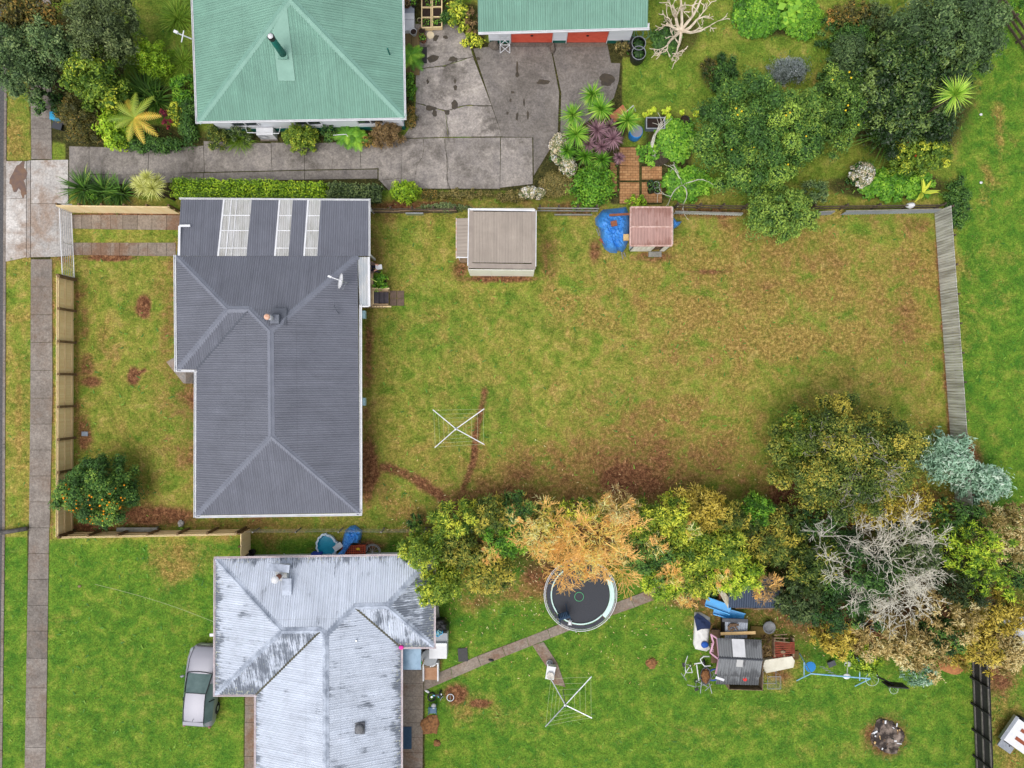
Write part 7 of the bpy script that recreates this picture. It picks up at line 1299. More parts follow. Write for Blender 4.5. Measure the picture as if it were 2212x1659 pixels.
def chair(nm, lab, q, yaw, m, tip=0, s_=1.0):
    r_ = thing(nm, lab, 'chair', q); cs, sn = math.cos(yaw), math.sin(yaw); tilt = R(tip)
    def X(x, y, z): y, z = y*math.cos(tilt)-z*math.sin(tilt), y*math.sin(tilt)+z*math.cos(tilt); return Vector((q.x+(x*cs-y*sn)*s_, q.y+(x*sn+y*cs)*s_, q.z+max(0, z)*s_))
    def bx(mb, a, b, wd, ht): mb.bar(X(*a), X(*b), wd*s_, ht*s_)
    mb = MB(); bx(mb, (0, -.22, .42), (0, .22, .42), .46, .03); mb.build('seat', m, r_); bk = MB()
    for k in range(6): x = -.19+k*.076; bx(bk, (x, .22, .45), (x*1.1, .34, .82), .05, .02)
    bk.tube([X(-.24, .24, .45), X(-.24, .34, .8), X(-.12, .37, .9), X(.12, .37, .9), X(.24, .34, .8), X(.24, .24, .45)], .02*s_, 6); bk.build('backrest', m, r_)
    for x in (-.24, .24):
        am = MB(); am.tube([X(x, -.24, .42), X(x*1.1, -.22, .64), X(x*1.1, .26, .66)], .022*s_, 6); am.build('armrest', m, r_)
        for y in (-.22, .24): lg = MB(); lg.tube([X(x*1.05, y*1.1, 0), X(x*.95, y, .42)], .022*s_, 6); lg.build('leg', m, r_)
    return r_
chair('plastic_chair', 'dark blue plastic chair tipped on the trampoline mat', W(1214, 1316, .9), R(125)+math.pi*1.4, M_NAVY, 30, 1.2); chair('plastic_chair', 'blue-grey plastic chair with a white ball on the lawn by the garden path', W(936, 1528), 0, mat('slate_plastic', S(70, 104, 132), S(60, 92, 120), 4, .5), 0, .85)
q = W(937, 1524, .45); o = MB().blob((q.x, q.y, .52), .14, 12, 10).build('ball', M_PEBB, origin=(q.x, q.y, .38), smooth=True); tag(o, 'white ball resting on the blue-grey plastic chair', 'ball')
q = W(1212, 1334, 1.0); o = MB().bar(W(1206, 1338, .95), W(1218, 1329, .95), .12, .05).build('wooden_bat', M_TIMB, origin=q); tag(o, 'short wooden bat at the lower left rim of the trampoline', 'bat')
q = W(1231, 1345, .95); tt = thing('toy_turtle', 'small white toy turtle on the lower edge of the trampoline', 'toy', q); MB().blob(q+Vector((0, 0, .06)), (.1, .13, .06), 12, 8).build('shell', M_PEBB, tt, True)
for a in (.8, 2.3, 3.9, 5.4, 1.57): MB().blob(q+Vector((.13*math.cos(a), .15*math.sin(a), .03)), .035, 8, 6).build('head' if a == 1.57 else 'flipper', M_PEBB, tt, True)
# things along the weathered house
q = W(941, 1318); o = MB().box((q.x, q.y, .5), (.5, 2.0, .06), .08).build('plank_table', M_GREYT, origin=(q.x, q.y, 0)); o2 = o; tag(o, 'grey weathered plank bench top leaning at the right eave of the weathered house', 'planks')
cloth('covered_barbecue', 'barbecue under a black cover beside the weathered house', 'barbecue', [(934, 1352), (934, 1338), (946, 1331), (962, 1334), (971, 1348), (970, 1362), (958, 1368), (938, 1366)], lambda f, u, v: 1.0*(1-f**6), mat('black_cover', S(34, 34, 36), S(26, 26, 28), 3, .45), 12, 4, crump=.07, seed=4)
cl_ = thing('blue_toys', 'tangle of pale blue and cyan plastic bits on the freezer lid', 'toys', W(948, 1367)); rg = random.Random(8)
for k in range(7): q = W(942+rg.random()*16, 1362+rg.random()*9, .9); MB().ring(q, .1+.04*rg.random(), .025, 14, 6, axis=(rg.uniform(-1, 1), rg.uniform(-1, 1), 1)).build('ring', m_cy if k % 2 else mat('pale_aqua', S(150, 200, 204)), cl_)
q = W(948, 1382, .8); fz = thing('chest_freezer', 'grey topped chest freezer beside the covered barbecue', 'freezer', (q.x, q.y, 0)); MB().box((q.x, q.y, .4), (.95, .75, .8)).build('body', M_PEBB, fz); MB().box((q.x, q.y, .82), (.97, .77, .05)).build('lid', mat('grey_steel_lid', S(150, 156, 166), S(120, 126, 136), 1, .3), fz)
q = W(946, 1406, 1.0); wf_ = thing('white_appliance', 'tall white washing machine standing right of the canopy corner', 'appliance', (q.x, q.y, 0)); MB().box((q.x, q.y, .5), (1.0, .9, .98)).build('body', M_WHITE, wf_); MB().box((q.x, q.y+.38, 1.03), (1.0, .12, .06)).build('control_panel', M_STEEL, wf_)
q = W(927, 1421, .7); rt = thing('round_table', 'small round grey table beside the white appliance', 'table', (q.x, q.y, 0)); MB().lathe((q.x, q.y, .66), [(.001, .05), (.46, .05), (.48, .02), (.001, 0)], 28).build('tabletop', mat('grey_top', S(140, 144, 148), S(126, 130, 134), 3, .4), rt)
for k in range(3): a = 2.1*k; MB().tube([(q.x+.05*math.cos(a), q.y+.05*math.sin(a), .66), (q.x+.35*math.cos(a), q.y+.35*math.sin(a), 0)], .018, 6).build('leg', M_STEEL, rt)
q = W(913.5, 1430); o = MB().blob((q.x, q.y, .2), .2, 14, 10).build('ball', mat('green_ball', S(70, 214, 90)), origin=(q.x, q.y, 0), smooth=True); tag(o, 'bright green ball beside the blue-grey canopy', 'ball')
q = W(930, 1452, .5); ac = thing('open_cabinet', 'white open cabinet with brown inside lying on the diagonal path end', 'cabinet', (q.x, q.y, 0)); sh_ = MB(); 
for dx in (-.42, .42): sh_.box((q.x+dx, q.y, .25), (.08, 1.05, .5))
sh_.box((q.x, q.y+.5, .25), (.76, .1, .5)); sh_.build('shell', M_WHITE, ac); MB().box((q.x, q.y-.08, .12), (.76, 1.0, .06)).build('inside', mat('brown_board', S(190, 148, 116), S(170, 126, 96), 4, .8), ac); MB().box((q.x, q.y+.3, .35), (.76, .12, .2)).build('shelf', M_OLDT, ac)
bt_ = MB(); bt_.tube([(q.x, q.y+.35, .6), (q.x+.15, q.y+.55, .62)], .045, 8); bt_.tube([(q.x+.12, q.y+.38, .6), (q.x+.3, q.y+.5, .62)], .045, 8); o = bt_.build('pipe_offcut', M_PEBB, origin=(q.x, q.y+.4, .55)); tag(o, 'crossed white pipe offcuts on the open white cabinet', 'pipe')
q = W(922, 1398, .4); tb = MB(); tb.box((q.x-.15, q.y-.1, .2), (.85, .9, .35)); o = tb.build('dark_crate', M_BLACK, origin=(q.x, q.y, 0)); tag(o, 'black crate in the corner between canopy and white appliance', 'crate'); q = W(926, 1393, .6); o = MB().lathe((q.x-.05, q.y-.06, .38), [(.001, 0), (.16, 0), (.22, .16), (.19, .16), (.001, .03)], 16).build('orange_bowl', mat('orange_plastic', S(206, 96, 50)), origin=(q.x, q.y, .38), smooth=True); tag(o, 'orange bowl on the black crate under the eave corner', 'bowl')
for lab, u, v, sx, sy, rz, m_, nm in (('black rubber mat lying alone on the lawn right of the white appliance', 1000, 1414, .56, .78, .06, M_BLACK, 'rubber_mat'), ('dark slate door mat on the garden path at the right eave of the weathered house', 876, 1593, .72, 1.3, 0, mat('slate_mat', S(52, 78, 100), S(44, 66, 88), 9, .9), 'door_mat')):
    q = W(u, v); o = MB().box((q.x, q.y, .045), (sx, sy, .025), rz).build(nm, m_, origin=(q.x, q.y, .03)); tag(o, lab, 'mat')
q = W(1061, 1425); o = MB().blob((q.x, q.y, .07), (.17, .07, .06), 12, 8, rz=-.2).build('shoe', M_BLACK, origin=(q.x, q.y, .03), smooth=True); tag(o, 'single black shoe on the diagonal path', 'shoe'); q = W(923, 1492.5); o = MB().blob((q.x, q.y, .07), (.16, .07, .06), 12, 8, rz=-.5).build('shoe', M_PEBB, origin=(q.x, q.y, .03), smooth=True); tag(o, 'single white shoe where the diagonal path meets the lawn', 'shoe')
# balance bike lying down
def wheel(mb, c, r, ax, rr=.03): mb.ring(c, r, rr, 26, 6, axis=ax)
q = W(940, 1501); bk = thing('balance_bike', 'small pale blue balance bike lying on its side on the worn lawn', 'bike', (q.x, q.y, 0))
for u, v in ((933, 1503.5), (953, 1498)): c_ = W(u, v); w_ = MB(); wheel(w_, (c_.x, c_.y, .12), .22 if u < 940 else .2, (.3, .2, 1) if u < 940 else (1, .1, .35), .045); wo = w_.build('wheel', M_BLACK, bk, True); MB().cyl((c_.x, c_.y, .09), .06, .06, 10).build('hub', M_STEEL, wo)
MB().tube([W(935, 1502, .18), W(944, 1503, .25), W(953, 1508, .2)], .04, 8).build('frame', mat('sky_blue_paint', S(130, 200, 230)), bk); MB().tube([W(951, 1513, .2), W(953, 1508, .25), W(957, 1504, .3)], .02, 6).build('handlebar', M_STEEL, bk); MB().box(W(944, 1502, .3), (.22, .12, .05)).build('saddle', M_BLACK, bk)
q = W(973, 1506); o = MB().ring((q.x, q.y, .05), .2, .025, 24, 6).tube([(q.x, q.y-.19, .05), (q.x, q.y+.19, .05)], .015).build('metal_ring', M_STEEL, origin=(q.x, q.y, 0)); tag(o, 'small metal ring with cross bar on the worn soil right of the balance bike', 'ring')
for u, v, r, lab in ((929, 1565, .55, 'cut tree stump remains beside the garden path'), (944, 1605, .2, 'small orange-brown stump at the edge of the lower lawn'), (1037*1.0+370, 1433, .3, 'small bare earth mound on the lawn left of the scrap bikes')):
    q = W(u, v); o = MB().blob((q.x, q.y, .02), (r, r*1.05, .14), 14, 7, .5, int(u)).build('tree_stump', mat('stump_wood', S(160, 112, 70), S(104, 72, 46), 7, .95, bmp=.6), origin=(q.x, q.y, 0)); tag(o, lab, 'stump')
q = W(1188, 1450); sq = thing('plastic_bench', 'white plastic sun seat with a round bowl on the short branch path', 'seat', (q.x, q.y, 0)); MB().box((q.x+.02, q.y+.08, .32), (.5, .85, .05), -.15).build('seat', M_PEBB, sq); MB().box((q.x+.1, q.y+.5, .5), (.45, .06, .4), -.15).build('backrest', M_PEBB, sq)
for dx, dy in ((-.2, -.3), (.2, -.3), (-.12, .42), (.28, .4)): MB().box((q.x+dx, q.y+dy, .15), (.06, .06, .3)).build('leg', M_PEBB, sq)
o = MB().lathe((q.x, q.y-.1, .35), [(.001, 0), (.14, 0), (.22, .12), (.2, .12), (.001, .03)], 18).build('bowl', mat('stone_bowl', S(206, 200, 190)), origin=(q.x, q.y-.1, .35), smooth=True); tag(o, 'round stone coloured bowl on the white plastic sun seat', 'bowl')
q = W(1187, 1430); o = MB().lathe((q.x, q.y, .03), [(.001, 0), (.15, 0), (.19, .14), (.17, .14), (.001, .04)], 18).build('bowl', M_STEEL, origin=(q.x, q.y, 0), smooth=True); tag(o, 'metal bowl on the path just above the white plastic sun seat', 'bowl')
# heap behind the weathered house: paddling pool, tarp, orange crate, wheel
pq_ = W(707.5, 1177); po = thing('paddling_pool', 'turquoise shell shaped paddling pool with scalloped white rim', 'paddling pool', (pq_.x, pq_.y, 0)); N = 64; inn = []; out_ = []
for k in range(N):
    a = 6.283*k/N; sc = 1+.09*abs(math.sin(a*7)) if not (-.2 < math.sin(a-.5) and math.cos(a-.6) > .55) else .93; inn.append((pq_.x+.5*sc*math.cos(a), pq_.y+.58*sc*math.sin(a))); out_.append((pq_.x+.6*sc*math.cos(a), pq_.y+.69*sc*math.sin(a)))
mb = MB(); vs = [(x, y, .22) for x, y in out_]+[(x, y, .24) for x, y in inn]+[(x, y, .0) for x, y in out_]; mb.add(vs, [(k, (k+1) % N, N+(k+1) % N, N+k) for k in range(N)]+[(2*N+k, 2*N+(k+1) % N, (k+1) % N, k) for k in range(N)]); mb.build('rim', mat('pale_blue_rim', S(214, 230, 244)), po)
mb = MB(); vs = [(x, y, .238) for x, y in inn]+[(pq_.x+(x-pq_.x)*.9, pq_.y+(y-pq_.y)*.9, .08) for x, y in inn]; mb.add(vs, [(k, (k+1) % N, N+(k+1) % N, N+k) for k in range(N)]+[tuple(range(N, 2*N))]); mb.build('basin', mat('turquoise_plastic', S(30, 160, 190), S(24, 146, 178), 3, .3), po)
cloth('tarpaulin', 'crumpled blue tarpaulin draped over junk beside the paddling pool', 'tarpaulin', [(746, 1145), (757, 1136), (768, 1134), (783, 1147), (781, 1160), (778, 1172), (766, 1168), (755, 1184), (744, 1200), (738, 1212), (725, 1216), (722, 1205), (738, 1190), (739, 1172), (742, 1158)], pf(.7), m_tarp, 14, 4, crump=.16, seed=12)
q = W(729, 1182, .5); o = MB().bar(W(722, 1187, .5), W(738, 1175, .55), .32, .03).build('flat_board', M_PEBB, origin=q); tag(o, 'white flat panel leaning between paddling pool and blue tarpaulin', 'panel')
q = W(763, 1193, .5); oc = thing('orange_crate', 'orange mesh crate full of toys at the back eave of the weathered house', 'crate', (q.x, q.y, 0)); m_oc = mat('orange_mesh', S(208, 92, 58), S(190, 76, 46), 5, .5); fr = MB()
for k in range(13): fr.box((q.x-.66+.11*k, q.y, .48), (.03, .75, .03))
for k in range(7): fr.box((q.x, q.y-.36+.12*k, .5), (1.36, .03, .028))
for dx in (-.67, .67): fr.box((q.x+dx, q.y, .25), (.03, .75, .5))
for dy in (-.37, .37): fr.box((q.x, q.y+dy, .25), (1.36, .03, .5))
fr.build('mesh', m_oc, oc); MB().box((q.x, q.y, .2), (1.3, .7, .38)).build('liner', mat('dark_red_liner', S(110, 48, 38)), oc)
for i, (dx, dy, col, nm, lab) in enumerate(((.3, .2, S(240, 190, 40), 'toy_block', 'yellow toy lying on the right of the orange mesh crate'), (-.1, -.2, S(150, 90, 150), 'toy_block', 'purple toy lying on the left of the orange mesh crate'), (.2, -.3, S(226, 200, 70), 'toy_block', 'pale yellow toy at the house side of the orange mesh crate'))):
    o = MB().blob((q.x+dx, q.y+dy, .56), (.13, .08, .05), 8, 6, .3, i).build(nm, mat('toy%d' % i, col), origin=(q.x+dx, q.y+dy, .52)); tag(o, lab, 'toy')
jk = MB(); q = W(762, 1178, .5)
for k in range(6): rg = random.Random(k); jk.tube([(q.x+rg.uniform(-.5, .5), q.y+rg.uniform(-.25, .25), .35+.1*rg.random()), (q.x+rg.uniform(-.5, .5), q.y+rg.uniform(-.25, .25), .45)], .05, 6)
o = jk.build('junk_bundle', M_BLACK, origin=(q.x, q.y, 0)); o['kind'] = 'stuff'; tag(o, 'dark bundle of junk between blue tarpaulin and orange mesh crate', 'junk')
def tyrewheel(nm, lab, c, r, m1, m2, ax=(0, 0, 1), spokes=8, rr=.035):
    r_ = thing(nm, lab, 'wheel', (c[0], c[1], 0)); MB().ring(c, r, rr, 32, 8, axis=ax).build('tyre', m1, r_, True); w_ = MB(); w_.ring(c, r*.86, rr*.45, 32, 6, axis=ax); qn = Vector((0, 0, 1)).rotation_difference(Vector(ax).normalized()); c = Vector(c)
    for k in range(spokes): a = 6.283*k/spokes; w_.tube([c, c+qn @ Vector((r*.86*math.cos(a), r*.86*math.sin(a), 0))], .007, 4)
    w_.build('rim', m2, r_); return r_
q = W(806, 1191); tyrewheel('bicycle_wheel', 'grey bicycle wheel lying right of the orange mesh crate', (q.x, q.y, .25), .46, M_GREYT, M_STEEL, (.1, .3, 1), 12); q = W(787, 1183); tyrewheel('bicycle_wheel', 'small black bicycle wheel between blue tarpaulin and the grey wheel', (q.x, q.y, .3), .28, M_BLACK, M_STEEL, (.4, .5, 1), 8)
q = W(540, 1195); o = MB().lathe((q.x+.2, q.y+.1, 0), [(.001, 0), (.16, 0), (.2, .35), (.17, .35), (.12, .05)], 18).build('bucket', M_BLACK, origin=(q.x, q.y, 0), smooth=True); tag(o, 'black bucket in the corner behind the short timber fence', 'bucket')
q = W(655, 1201); o = MB().box((q.x, q.y, .9), (2.3, .35, .05)).box((q.x-1.1, q.y, .45), (.06, .3, .9)).box((q.x+1.1, q.y, .45), (.06, .3, .9)).build('white_shelf', M_PEBB, origin=(q.x, q.y, 0)); tag(o, 'long white shelf along the back eave of the weathered house', 'shelf')
q = W(682, 1202, .6); o = MB().box((q.x, q.y, .3), (.55, .35, .55)).build('blue_bin', mat('royal_blue', S(40, 70, 170)), origin=(q.x, q.y, 0)); tag(o, 'royal blue box at the right end of the white shelf', 'box')
# ------------------------------------------------------------ play corner
ph = thing('playhouse', 'small playhouse with dark corrugated roof, pink frame and white roof panel', 'playhouse', W(1598, 1425)); m_dk = roofmat('dark_iron', S(134, 136, 138), S(104, 106, 108), streak=S(52, 52, 54), samt=.7, rough=.7); m_pink = mat('pink_paint', S(226, 178, 200), S(206, 156, 180), 4, .6)
a0, a1, b0_, b1_ = W(1549, 1378, 1.6), W(1645, 1382, 1.6), W(1553, 1421, 2.0), W(1647, 1426, 2.0); c0_, c1_ = W(1548, 1460, 1.6), W(1642, 1463, 1.6); d0_, d1_ = W(1546, 1478, 1.35), W(1638, 1480, 1.35)
pc = []; corrugate(pc, [a0, a1, b1_, b0_], (a0, a1), pitch=.14, amp=.014, grime=.0); corrugate(pc, [c0_, c1_, b1_, b0_], (c0_, c1_), pitch=.14, amp=.014, grime=.06); build_roof('roof', pc, m_dk, ph); pc = []; corrugate(pc, [W(1550, 1456, 1.55), W(1640, 1459, 1.55), d1_, d0_], (d0_, d1_), pitch=.14, amp=.02, grime=.1); build_roof('lower_roof', pc, m_dk, ph); capping('ridge_cap', [(b0_, b1_)], MC['vent_grey'], ph, wd=.2)
wp = MB(); wp.add([W(1580.5, 1380, 1.66), W(1608, 1381, 1.66), W(1611, 1420, 2.04), W(1584, 1419, 2.04)], [(0, 1, 2, 3)]); wp.build('white_panel', M_WHITE, ph); wp = MB(); wp.add([W(1592, 1425, 2.03), W(1606, 1425, 2.03), W(1604, 1441, 1.85), W(1590, 1440, 1.85)], [(0, 1, 2, 3)]); wp.build('clear_panel', M_CLEAR, ph)
w0 = [W(1560, 1470), W(1632, 1472), W(1632, 1385), W(1560, 1383)]
for i in range(4): a, b = w0[i], w0[(i+1) % 4]; d = (b-a).normalized(); n_ = Vector((-d.y, d.x, 0))*.03; MB().prism([a, b, b+n_, a+n_], .3, 1.3).build('wall', M_OLDT, ph)
fr = MB()
for a, b in (((1535, 1370, 1.0), (1552, 1381, 1.3)), ((1549, 1378, 1.3), (1553, 1421, 1.6)), ((1534, 1410, 1.0), (1552, 1424, 1.4)), ((1553, 1424, 1.5), (1546, 1455, 1.3)), ((1541, 1388, 1.0), (1534, 1410, 1.0)), ((1536, 1372, 1.0), (1541, 1388, 1.0))): fr.bar(W(*a), W(*b), .08, .08)
for k in range(6): fr.bar(W(1535.5, 1391+k*4, 1.0), W(1541, 1390+k*4, 1.0), .035, .05)
fr.build('pink_frame', m_pink, ph); fl = MB(); q = W(1545, 1400, .9); fl.box((q.x+.1, q.y, .6), (.5, 1.9, .06)); fl.build('porch_floor', M_BRT, ph)
o = MB().bar(W(1546, 1463, 1.55), W(1564, 1469, 1.45), .14, .05).build('board', M_WHITE, origin=W(1555, 1466, 1.4)); tag(o, 'white and pink board lying on the lower left roof edge of the playhouse', 'board'); q = W(1610, 1467.5, 1.5); o = MB().cyl((q.x, q.y, 1.42), .12, .06, 14).build('red_disc', mat('red_plastic', S(214, 50, 46)), origin=(q.x, q.y, 1.42)); tag(o, 'small red disc on the lower playhouse roof', 'disc')
cg = thing('cage', 'iron roofed pet cage with junk on top above the playhouse', 'cage', W(1590, 1360)); pc = []; a0, a1, b0_, b1_ = W(1566, 1342, 1.05), W(1615, 1345, 1.05), W(1566, 1379, .9), W(1614, 1379, .9); corrugate(pc, [a0, a1, b1_, b0_], (a0, a1), pitch=.14, amp=.018, grime=.05); build_roof('roof', pc, m_iron, cg); q = W(1590, 1361, 1.0); MB().box((q.x, q.y, .45), (1.2, .9, .88)).build('body', M_DARK, cg)
MB().bar(W(1560, 1339, 1.1), W(1615, 1341, 1.1), .2, .08).build('roof_edge', MC['vent_grey'], cg); o = MB().bar(W(1556.5, 1369, 1.15), W(1632, 1366.5, 1.2), .17, .05).build('plank', M_TIMB, origin=W(1594, 1367, 1.1)); tag(o, 'pale new plank laid across the iron roofed cage', 'plank')
lg = MB(); rg = random.Random(4); q = W(1578, 1352, 1.15)
for k in range(6): lg.tube([q+Vector((rg.uniform(-.2, .2), rg.uniform(-.25, .25), 0)), q+Vector((rg.uniform(-.1, .5), rg.uniform(-.3, .2), .08))], .05, 6)
o = lg.build('branch_pile', M_BRT, origin=q); tag(o, 'few brown branches on the iron roofed cage', 'branches')
cloth('mattress', 'white mattress on the lawn left of the playhouse with a navy cloth on top', 'mattress', [(1500, 1322), (1512, 1322), (1534, 1334), (1533, 1360), (1531, 1385), (1534, 1402), (1526, 1407), (1502, 1402), (1497, 1390), (1499, 1350)], lambda f, u, v: .28*(1-f**8), mat('white_fabric', S(222, 220, 216), S(204, 202, 198), 2, .9), 12, 4, crump=.03, seed=21)
cloth('cloth', 'navy blue cloth draped over the upper half of the white mattress', 'cloth', [(1499, 1332), (1507, 1324), (1519, 1332), (1535, 1345), (1534, 1358), (1515, 1359), (1506, 1363), (1503, 1350)], lambda f, u, v: .34+.06*(1-f), mat('navy_cloth', S(36, 50, 84), S(28, 40, 70), 3, .9), 8, 3, crump=.05, seed=22, zedge=.3); q = W(1522, 1392, .3); o = MB().blob((q.x, q.y, .36), (.22, .2, .07), 14, 8, .15, 3).build('blue_cushion', mat('mid_blue', S(30, 88, 176)), origin=(q.x, q.y, .3), smooth=True); tag(o, 'small blue oval cushion on the white mattress', 'cushion')
def frameof(nm, lab, cat, base, tubes, m, r=.03): 
    mb = MB()
    for t_ in tubes: mb.tube([W(*x) for x in t_], r, 7)
    o = mb.build(nm, m, origin=W(*base)); tag(o, lab, cat); return o
sl_ = thing('blue_slide', 'bright blue plastic slide lying below the dark blue iron shed', 'slide', W(1565, 1315)); m_sl = mat('slide_blue', S(56, 160, 222), S(46, 146, 210), 3, .35)
def trough(nm, a, b, wd, za, zb_):
    A, B = W(a[0], a[1], za), W(b[0], b[1], zb_); mb = MB(); mb.bar(A, B, wd, .05); d = (B-A).normalized(); s_ = d.cross(Vector((0, 0, 1))).normalized()*wd/2
    for q in (s_, -s_): mb.bar(A+q+Vector((0, 0, .09)), B+q+Vector((0, 0, .09)), .06, .16)
    return mb.build(nm, m_sl, sl_)
trough('chute', (1525, 1298), (1578, 1317), .5, .4, .9); trough('chute', (1542, 1316), (1607, 1334), .5, .25, .6)
bs = thing('iron_shed', 'low shed with dark blue corrugated iron roof half under the golden trees', 'shed', W(1640, 1285)); m_db = roofmat('dark_blue_iron', S(62, 76, 98), S(50, 62, 82), rough=.6); pc = []; a0, a1, a2_, a3_ = W(1574, 1313, 1.7), W(1686, 1313, 1.7), W(1690, 1248, 1.95), W(1574, 1248, 1.95); corrugate(pc, [a0, a1, a2_, a3_], (a0, a1), pitch=.13, amp=.018); build_roof('roof', pc, m_db, bs)
q = W(1632, 1282, 1); MB().box((q.x, q.y, .8), (2.6, 1.4, 1.55)).build('wall', M_BRT, bs); MB().bar(W(1628, 1315, 1.6), W(1690, 1313, 1.6), .06, .12).build('fascia', M_OLDT, bs); lp = MB(); lp.add([W(1546, 1268, 1.2), W(1556, 1267, 1.2), W(1574, 1290, 1.4), W(1573, 1315, 1.4)], [(3, 2, 1, 0)]); lp.build('side_panel', mat('lichened_panel', S(206, 200, 182), S(170, 160, 134), 6, .9), bs)
def stack(nm, lab, cat, u, v, sx, sy, z, rz, m, h=.05): q = W(u, v); o = MB().box((q.x, q.y, z), (sx, sy, h), rz).build(nm, m, origin=(q.x, q.y, 0)); tag(o, lab, cat); return o
stack('plywood_sheet', 'olive brown board lying right of the cage', 'board', 1641, 1364, 1.15, .65, .1, -.05, mat('olive_board', S(120, 100, 50), S(100, 84, 40), 3, .9)); stack('plywood_sheet', 'small brown board right of the red pallets', 'board', 1716, 1414, .42, .5, .08, -.03, mat('brown_ply', S(104, 84, 50), S(90, 72, 42), 3, .9))
pt = thing('pallet_stack', 'rusty red painted pallets stacked right of the playhouse', 'pallets', W(1687, 1400)); m_pl = mat('red_pallet', S(146, 70, 50), S(112, 54, 40), 4, .9, bmp=.3)
for k in range(6): q = W(1688, 1382+k*4.5); MB().box((q.x, q.y, .5+.01*k), (1.15, .09, .03), .02*k).build('slat', m_pl, pt)
for k in range(5): q = W(1688, 1412+k*2.6); MB().box((q.x, q.y, .3), (1.2, .06, .1)).build('slat', m_pl, pt)
for k in range(3): q = W(1668+k*20, 1393); MB().box((q.x, q.y, .25), (.1, 1.1, .4)).build('bearer', M_OLDT, pt)
for i in range(3): o = MB().bar(W(1672, 1372+i*6, .6), W(1700+i*3, 1370+i*9, .65), .05, .03).build('loose_lath', M_OLDT, origin=W(1680, 1380, .5)); tag(o, 'thin loose lath on the rusty red pallets', 'lath', 'loose laths on the red pallets')
tree('brush_heap', 'grey-brown brushwood heap between playhouse and red pallets', 'heap', 1656, 1398, 14, 28, .8, LF['brown'], .28, 90, 12, .4, 901, .35, .2, aspect=.09, spike=.5)
mw = MB(); P4 = [W(1643, 1434), W(1647, 1420), W(1705, 1412), W(1711, 1422), W(1708, 1436), W(1650, 1448)]; mw.prism(P4, .12, .42); mt_ = thing('mattress', 'long cream mattress lying below the red pallets', 'mattress', W(1676, 1432)); mw.build('pad', mat('cream_fabric', S(226, 222, 204), S(206, 200, 180), 2, .9), mt_)
def wirebox(lab, u, v, sx, sy, sz):
    q = W(u, v); r_ = thing('wire_cage', lab, 'cage', (q.x, q.y, 0)); mb = MB()
    for x in (-sx/2, sx/2):
        for y in (-sy/2, sy/2): mb.tube([(q.x+x, q.y+y, 0), (q.x+x, q.y+y, sz)], .015, 5)
    for z in (.02, sz):
        for x in (-sx/2, sx/2): mb.tube([(q.x+x, q.y-sy/2, z), (q.x+x, q.y+sy/2, z)], .015, 5)
        for y in (-sy/2, sy/2): mb.tube([(q.x-sx/2, q.y+y, z), (q.x+sx/2, q.y+y, z)], .015, 5)
    mb.build('frame', M_STEEL, r_); mb = MB()
    for k in range(10): x = -sx/2+sx*k/9; mb.tube([(q.x+x, q.y-sy/2, sz), (q.x+x, q.y-sy/2, .02)], .004, 4, False); mb.tube([(q.x+x, q.y-sy/2, sz), (q.x+x, q.y+sy/2, sz)], .004, 4, False)
    mb.build('mesh', M_STEEL, r_)
wirebox('empty wire cage on the lawn below the cream mattress', 1662, 1463, .75, .7, .8)
# wheelbarrow with leaves
q = W(1515, 1455); wbw = thing('wheelbarrow', 'wheelbarrow full of brown leaves left of the playhouse', 'wheelbarrow', (q.x, q.y, 0)); mb = MB(); mb.lathe((q.x+.12, q.y+.05, .25), [(.001, 0), (.2, 0), (.36, .28), (.34, .28), (.18, .04)], 16); mb.v = [((x-q.x-.12)*.9+q.x+.12, (y-q.y)*1.45+q.y, z) for x, y, z in mb.v]; mb.build('tray', M_NAVY if 0 else MC['vent_grey'], wbw, True)
for dx in (-.17, .2): MB().tube([(q.x+.1+dx, q.y-.2, .35), (q.x+.12+dx*1.8, q.y-.95, .5)], .022, 7).build('handle', M_STEEL, wbw)
MB().ring((q.x+.1, q.y+.72, .18), .16, .05, 20, 8, axis=(1, 0, 0)).build('wheel', M_BLACK, wbw, True); 
for dx in (-.1, .35): MB().tube([(q.x+dx, q.y-.3, 0), (q.x+dx, q.y-.2, .3)], .02, 6).build('leg', M_STEEL, wbw)
V, F, T = leaves([(q.x+.12, q.y+.05, .5, .28, .44, .08, .5)], .1, 300, np.random.default_rng(6), core=.9); meshobj('dry_leaves', V, F, mat('leaf_litter', S(150, 104, 62), S(104, 70, 44), 14, .9), wbw, {'tint': T})
def bikeframe(lab, u, v, rot, m, seed):
    q = W(u, v); r_ = thing('scrap_bicycle', lab, 'bicycle', (q.x, q.y, 0)); c, s_ = math.cos(rot), math.sin(rot)
    def X(x, y, z): return (q.x+x*c-y*s_, q.y+x*s_+y*c, z)
    fr = MB()
    for pts in (((-.45, 0, .3), (0, .05, .35), (.15, .35, .4), (-.35, .4, .4), (-.45, 0, .3)), ((0, .05, .35), (-.35, .4, .4)), ((-.35, .4, .4), (-.5, .55, .5)), ((.15, .35, .4), (.55, .1, .3))): fr.tube([X(*p_) for p_ in pts], .022, 6)
    fr.build('frame', m, r_); MB().tube([X(-.75, .45, .5), X(-.5, .57, .55), X(-.28, .68, .5)], .02, 6).build('handlebar', M_STEEL, r_); MB().box(X(.15, .45, .48), (.24, .14, .06), rot).build('saddle', M_BLACK, r_); MB().ring(X(0, .05, .38), .1, .02, 16, 5, axis=(.2, .3, 1)).build('chainring', M_BLACK, r_)
bikeframe('white scrap bicycle frame lying upper left of the wheelbarrow', 1490, 1432, R(100), M_PEBB, 1); bikeframe('silver scrap bicycle frame lying left of the wheelbarrow tray', 1500, 1464, R(200), M_STEEL, 2)
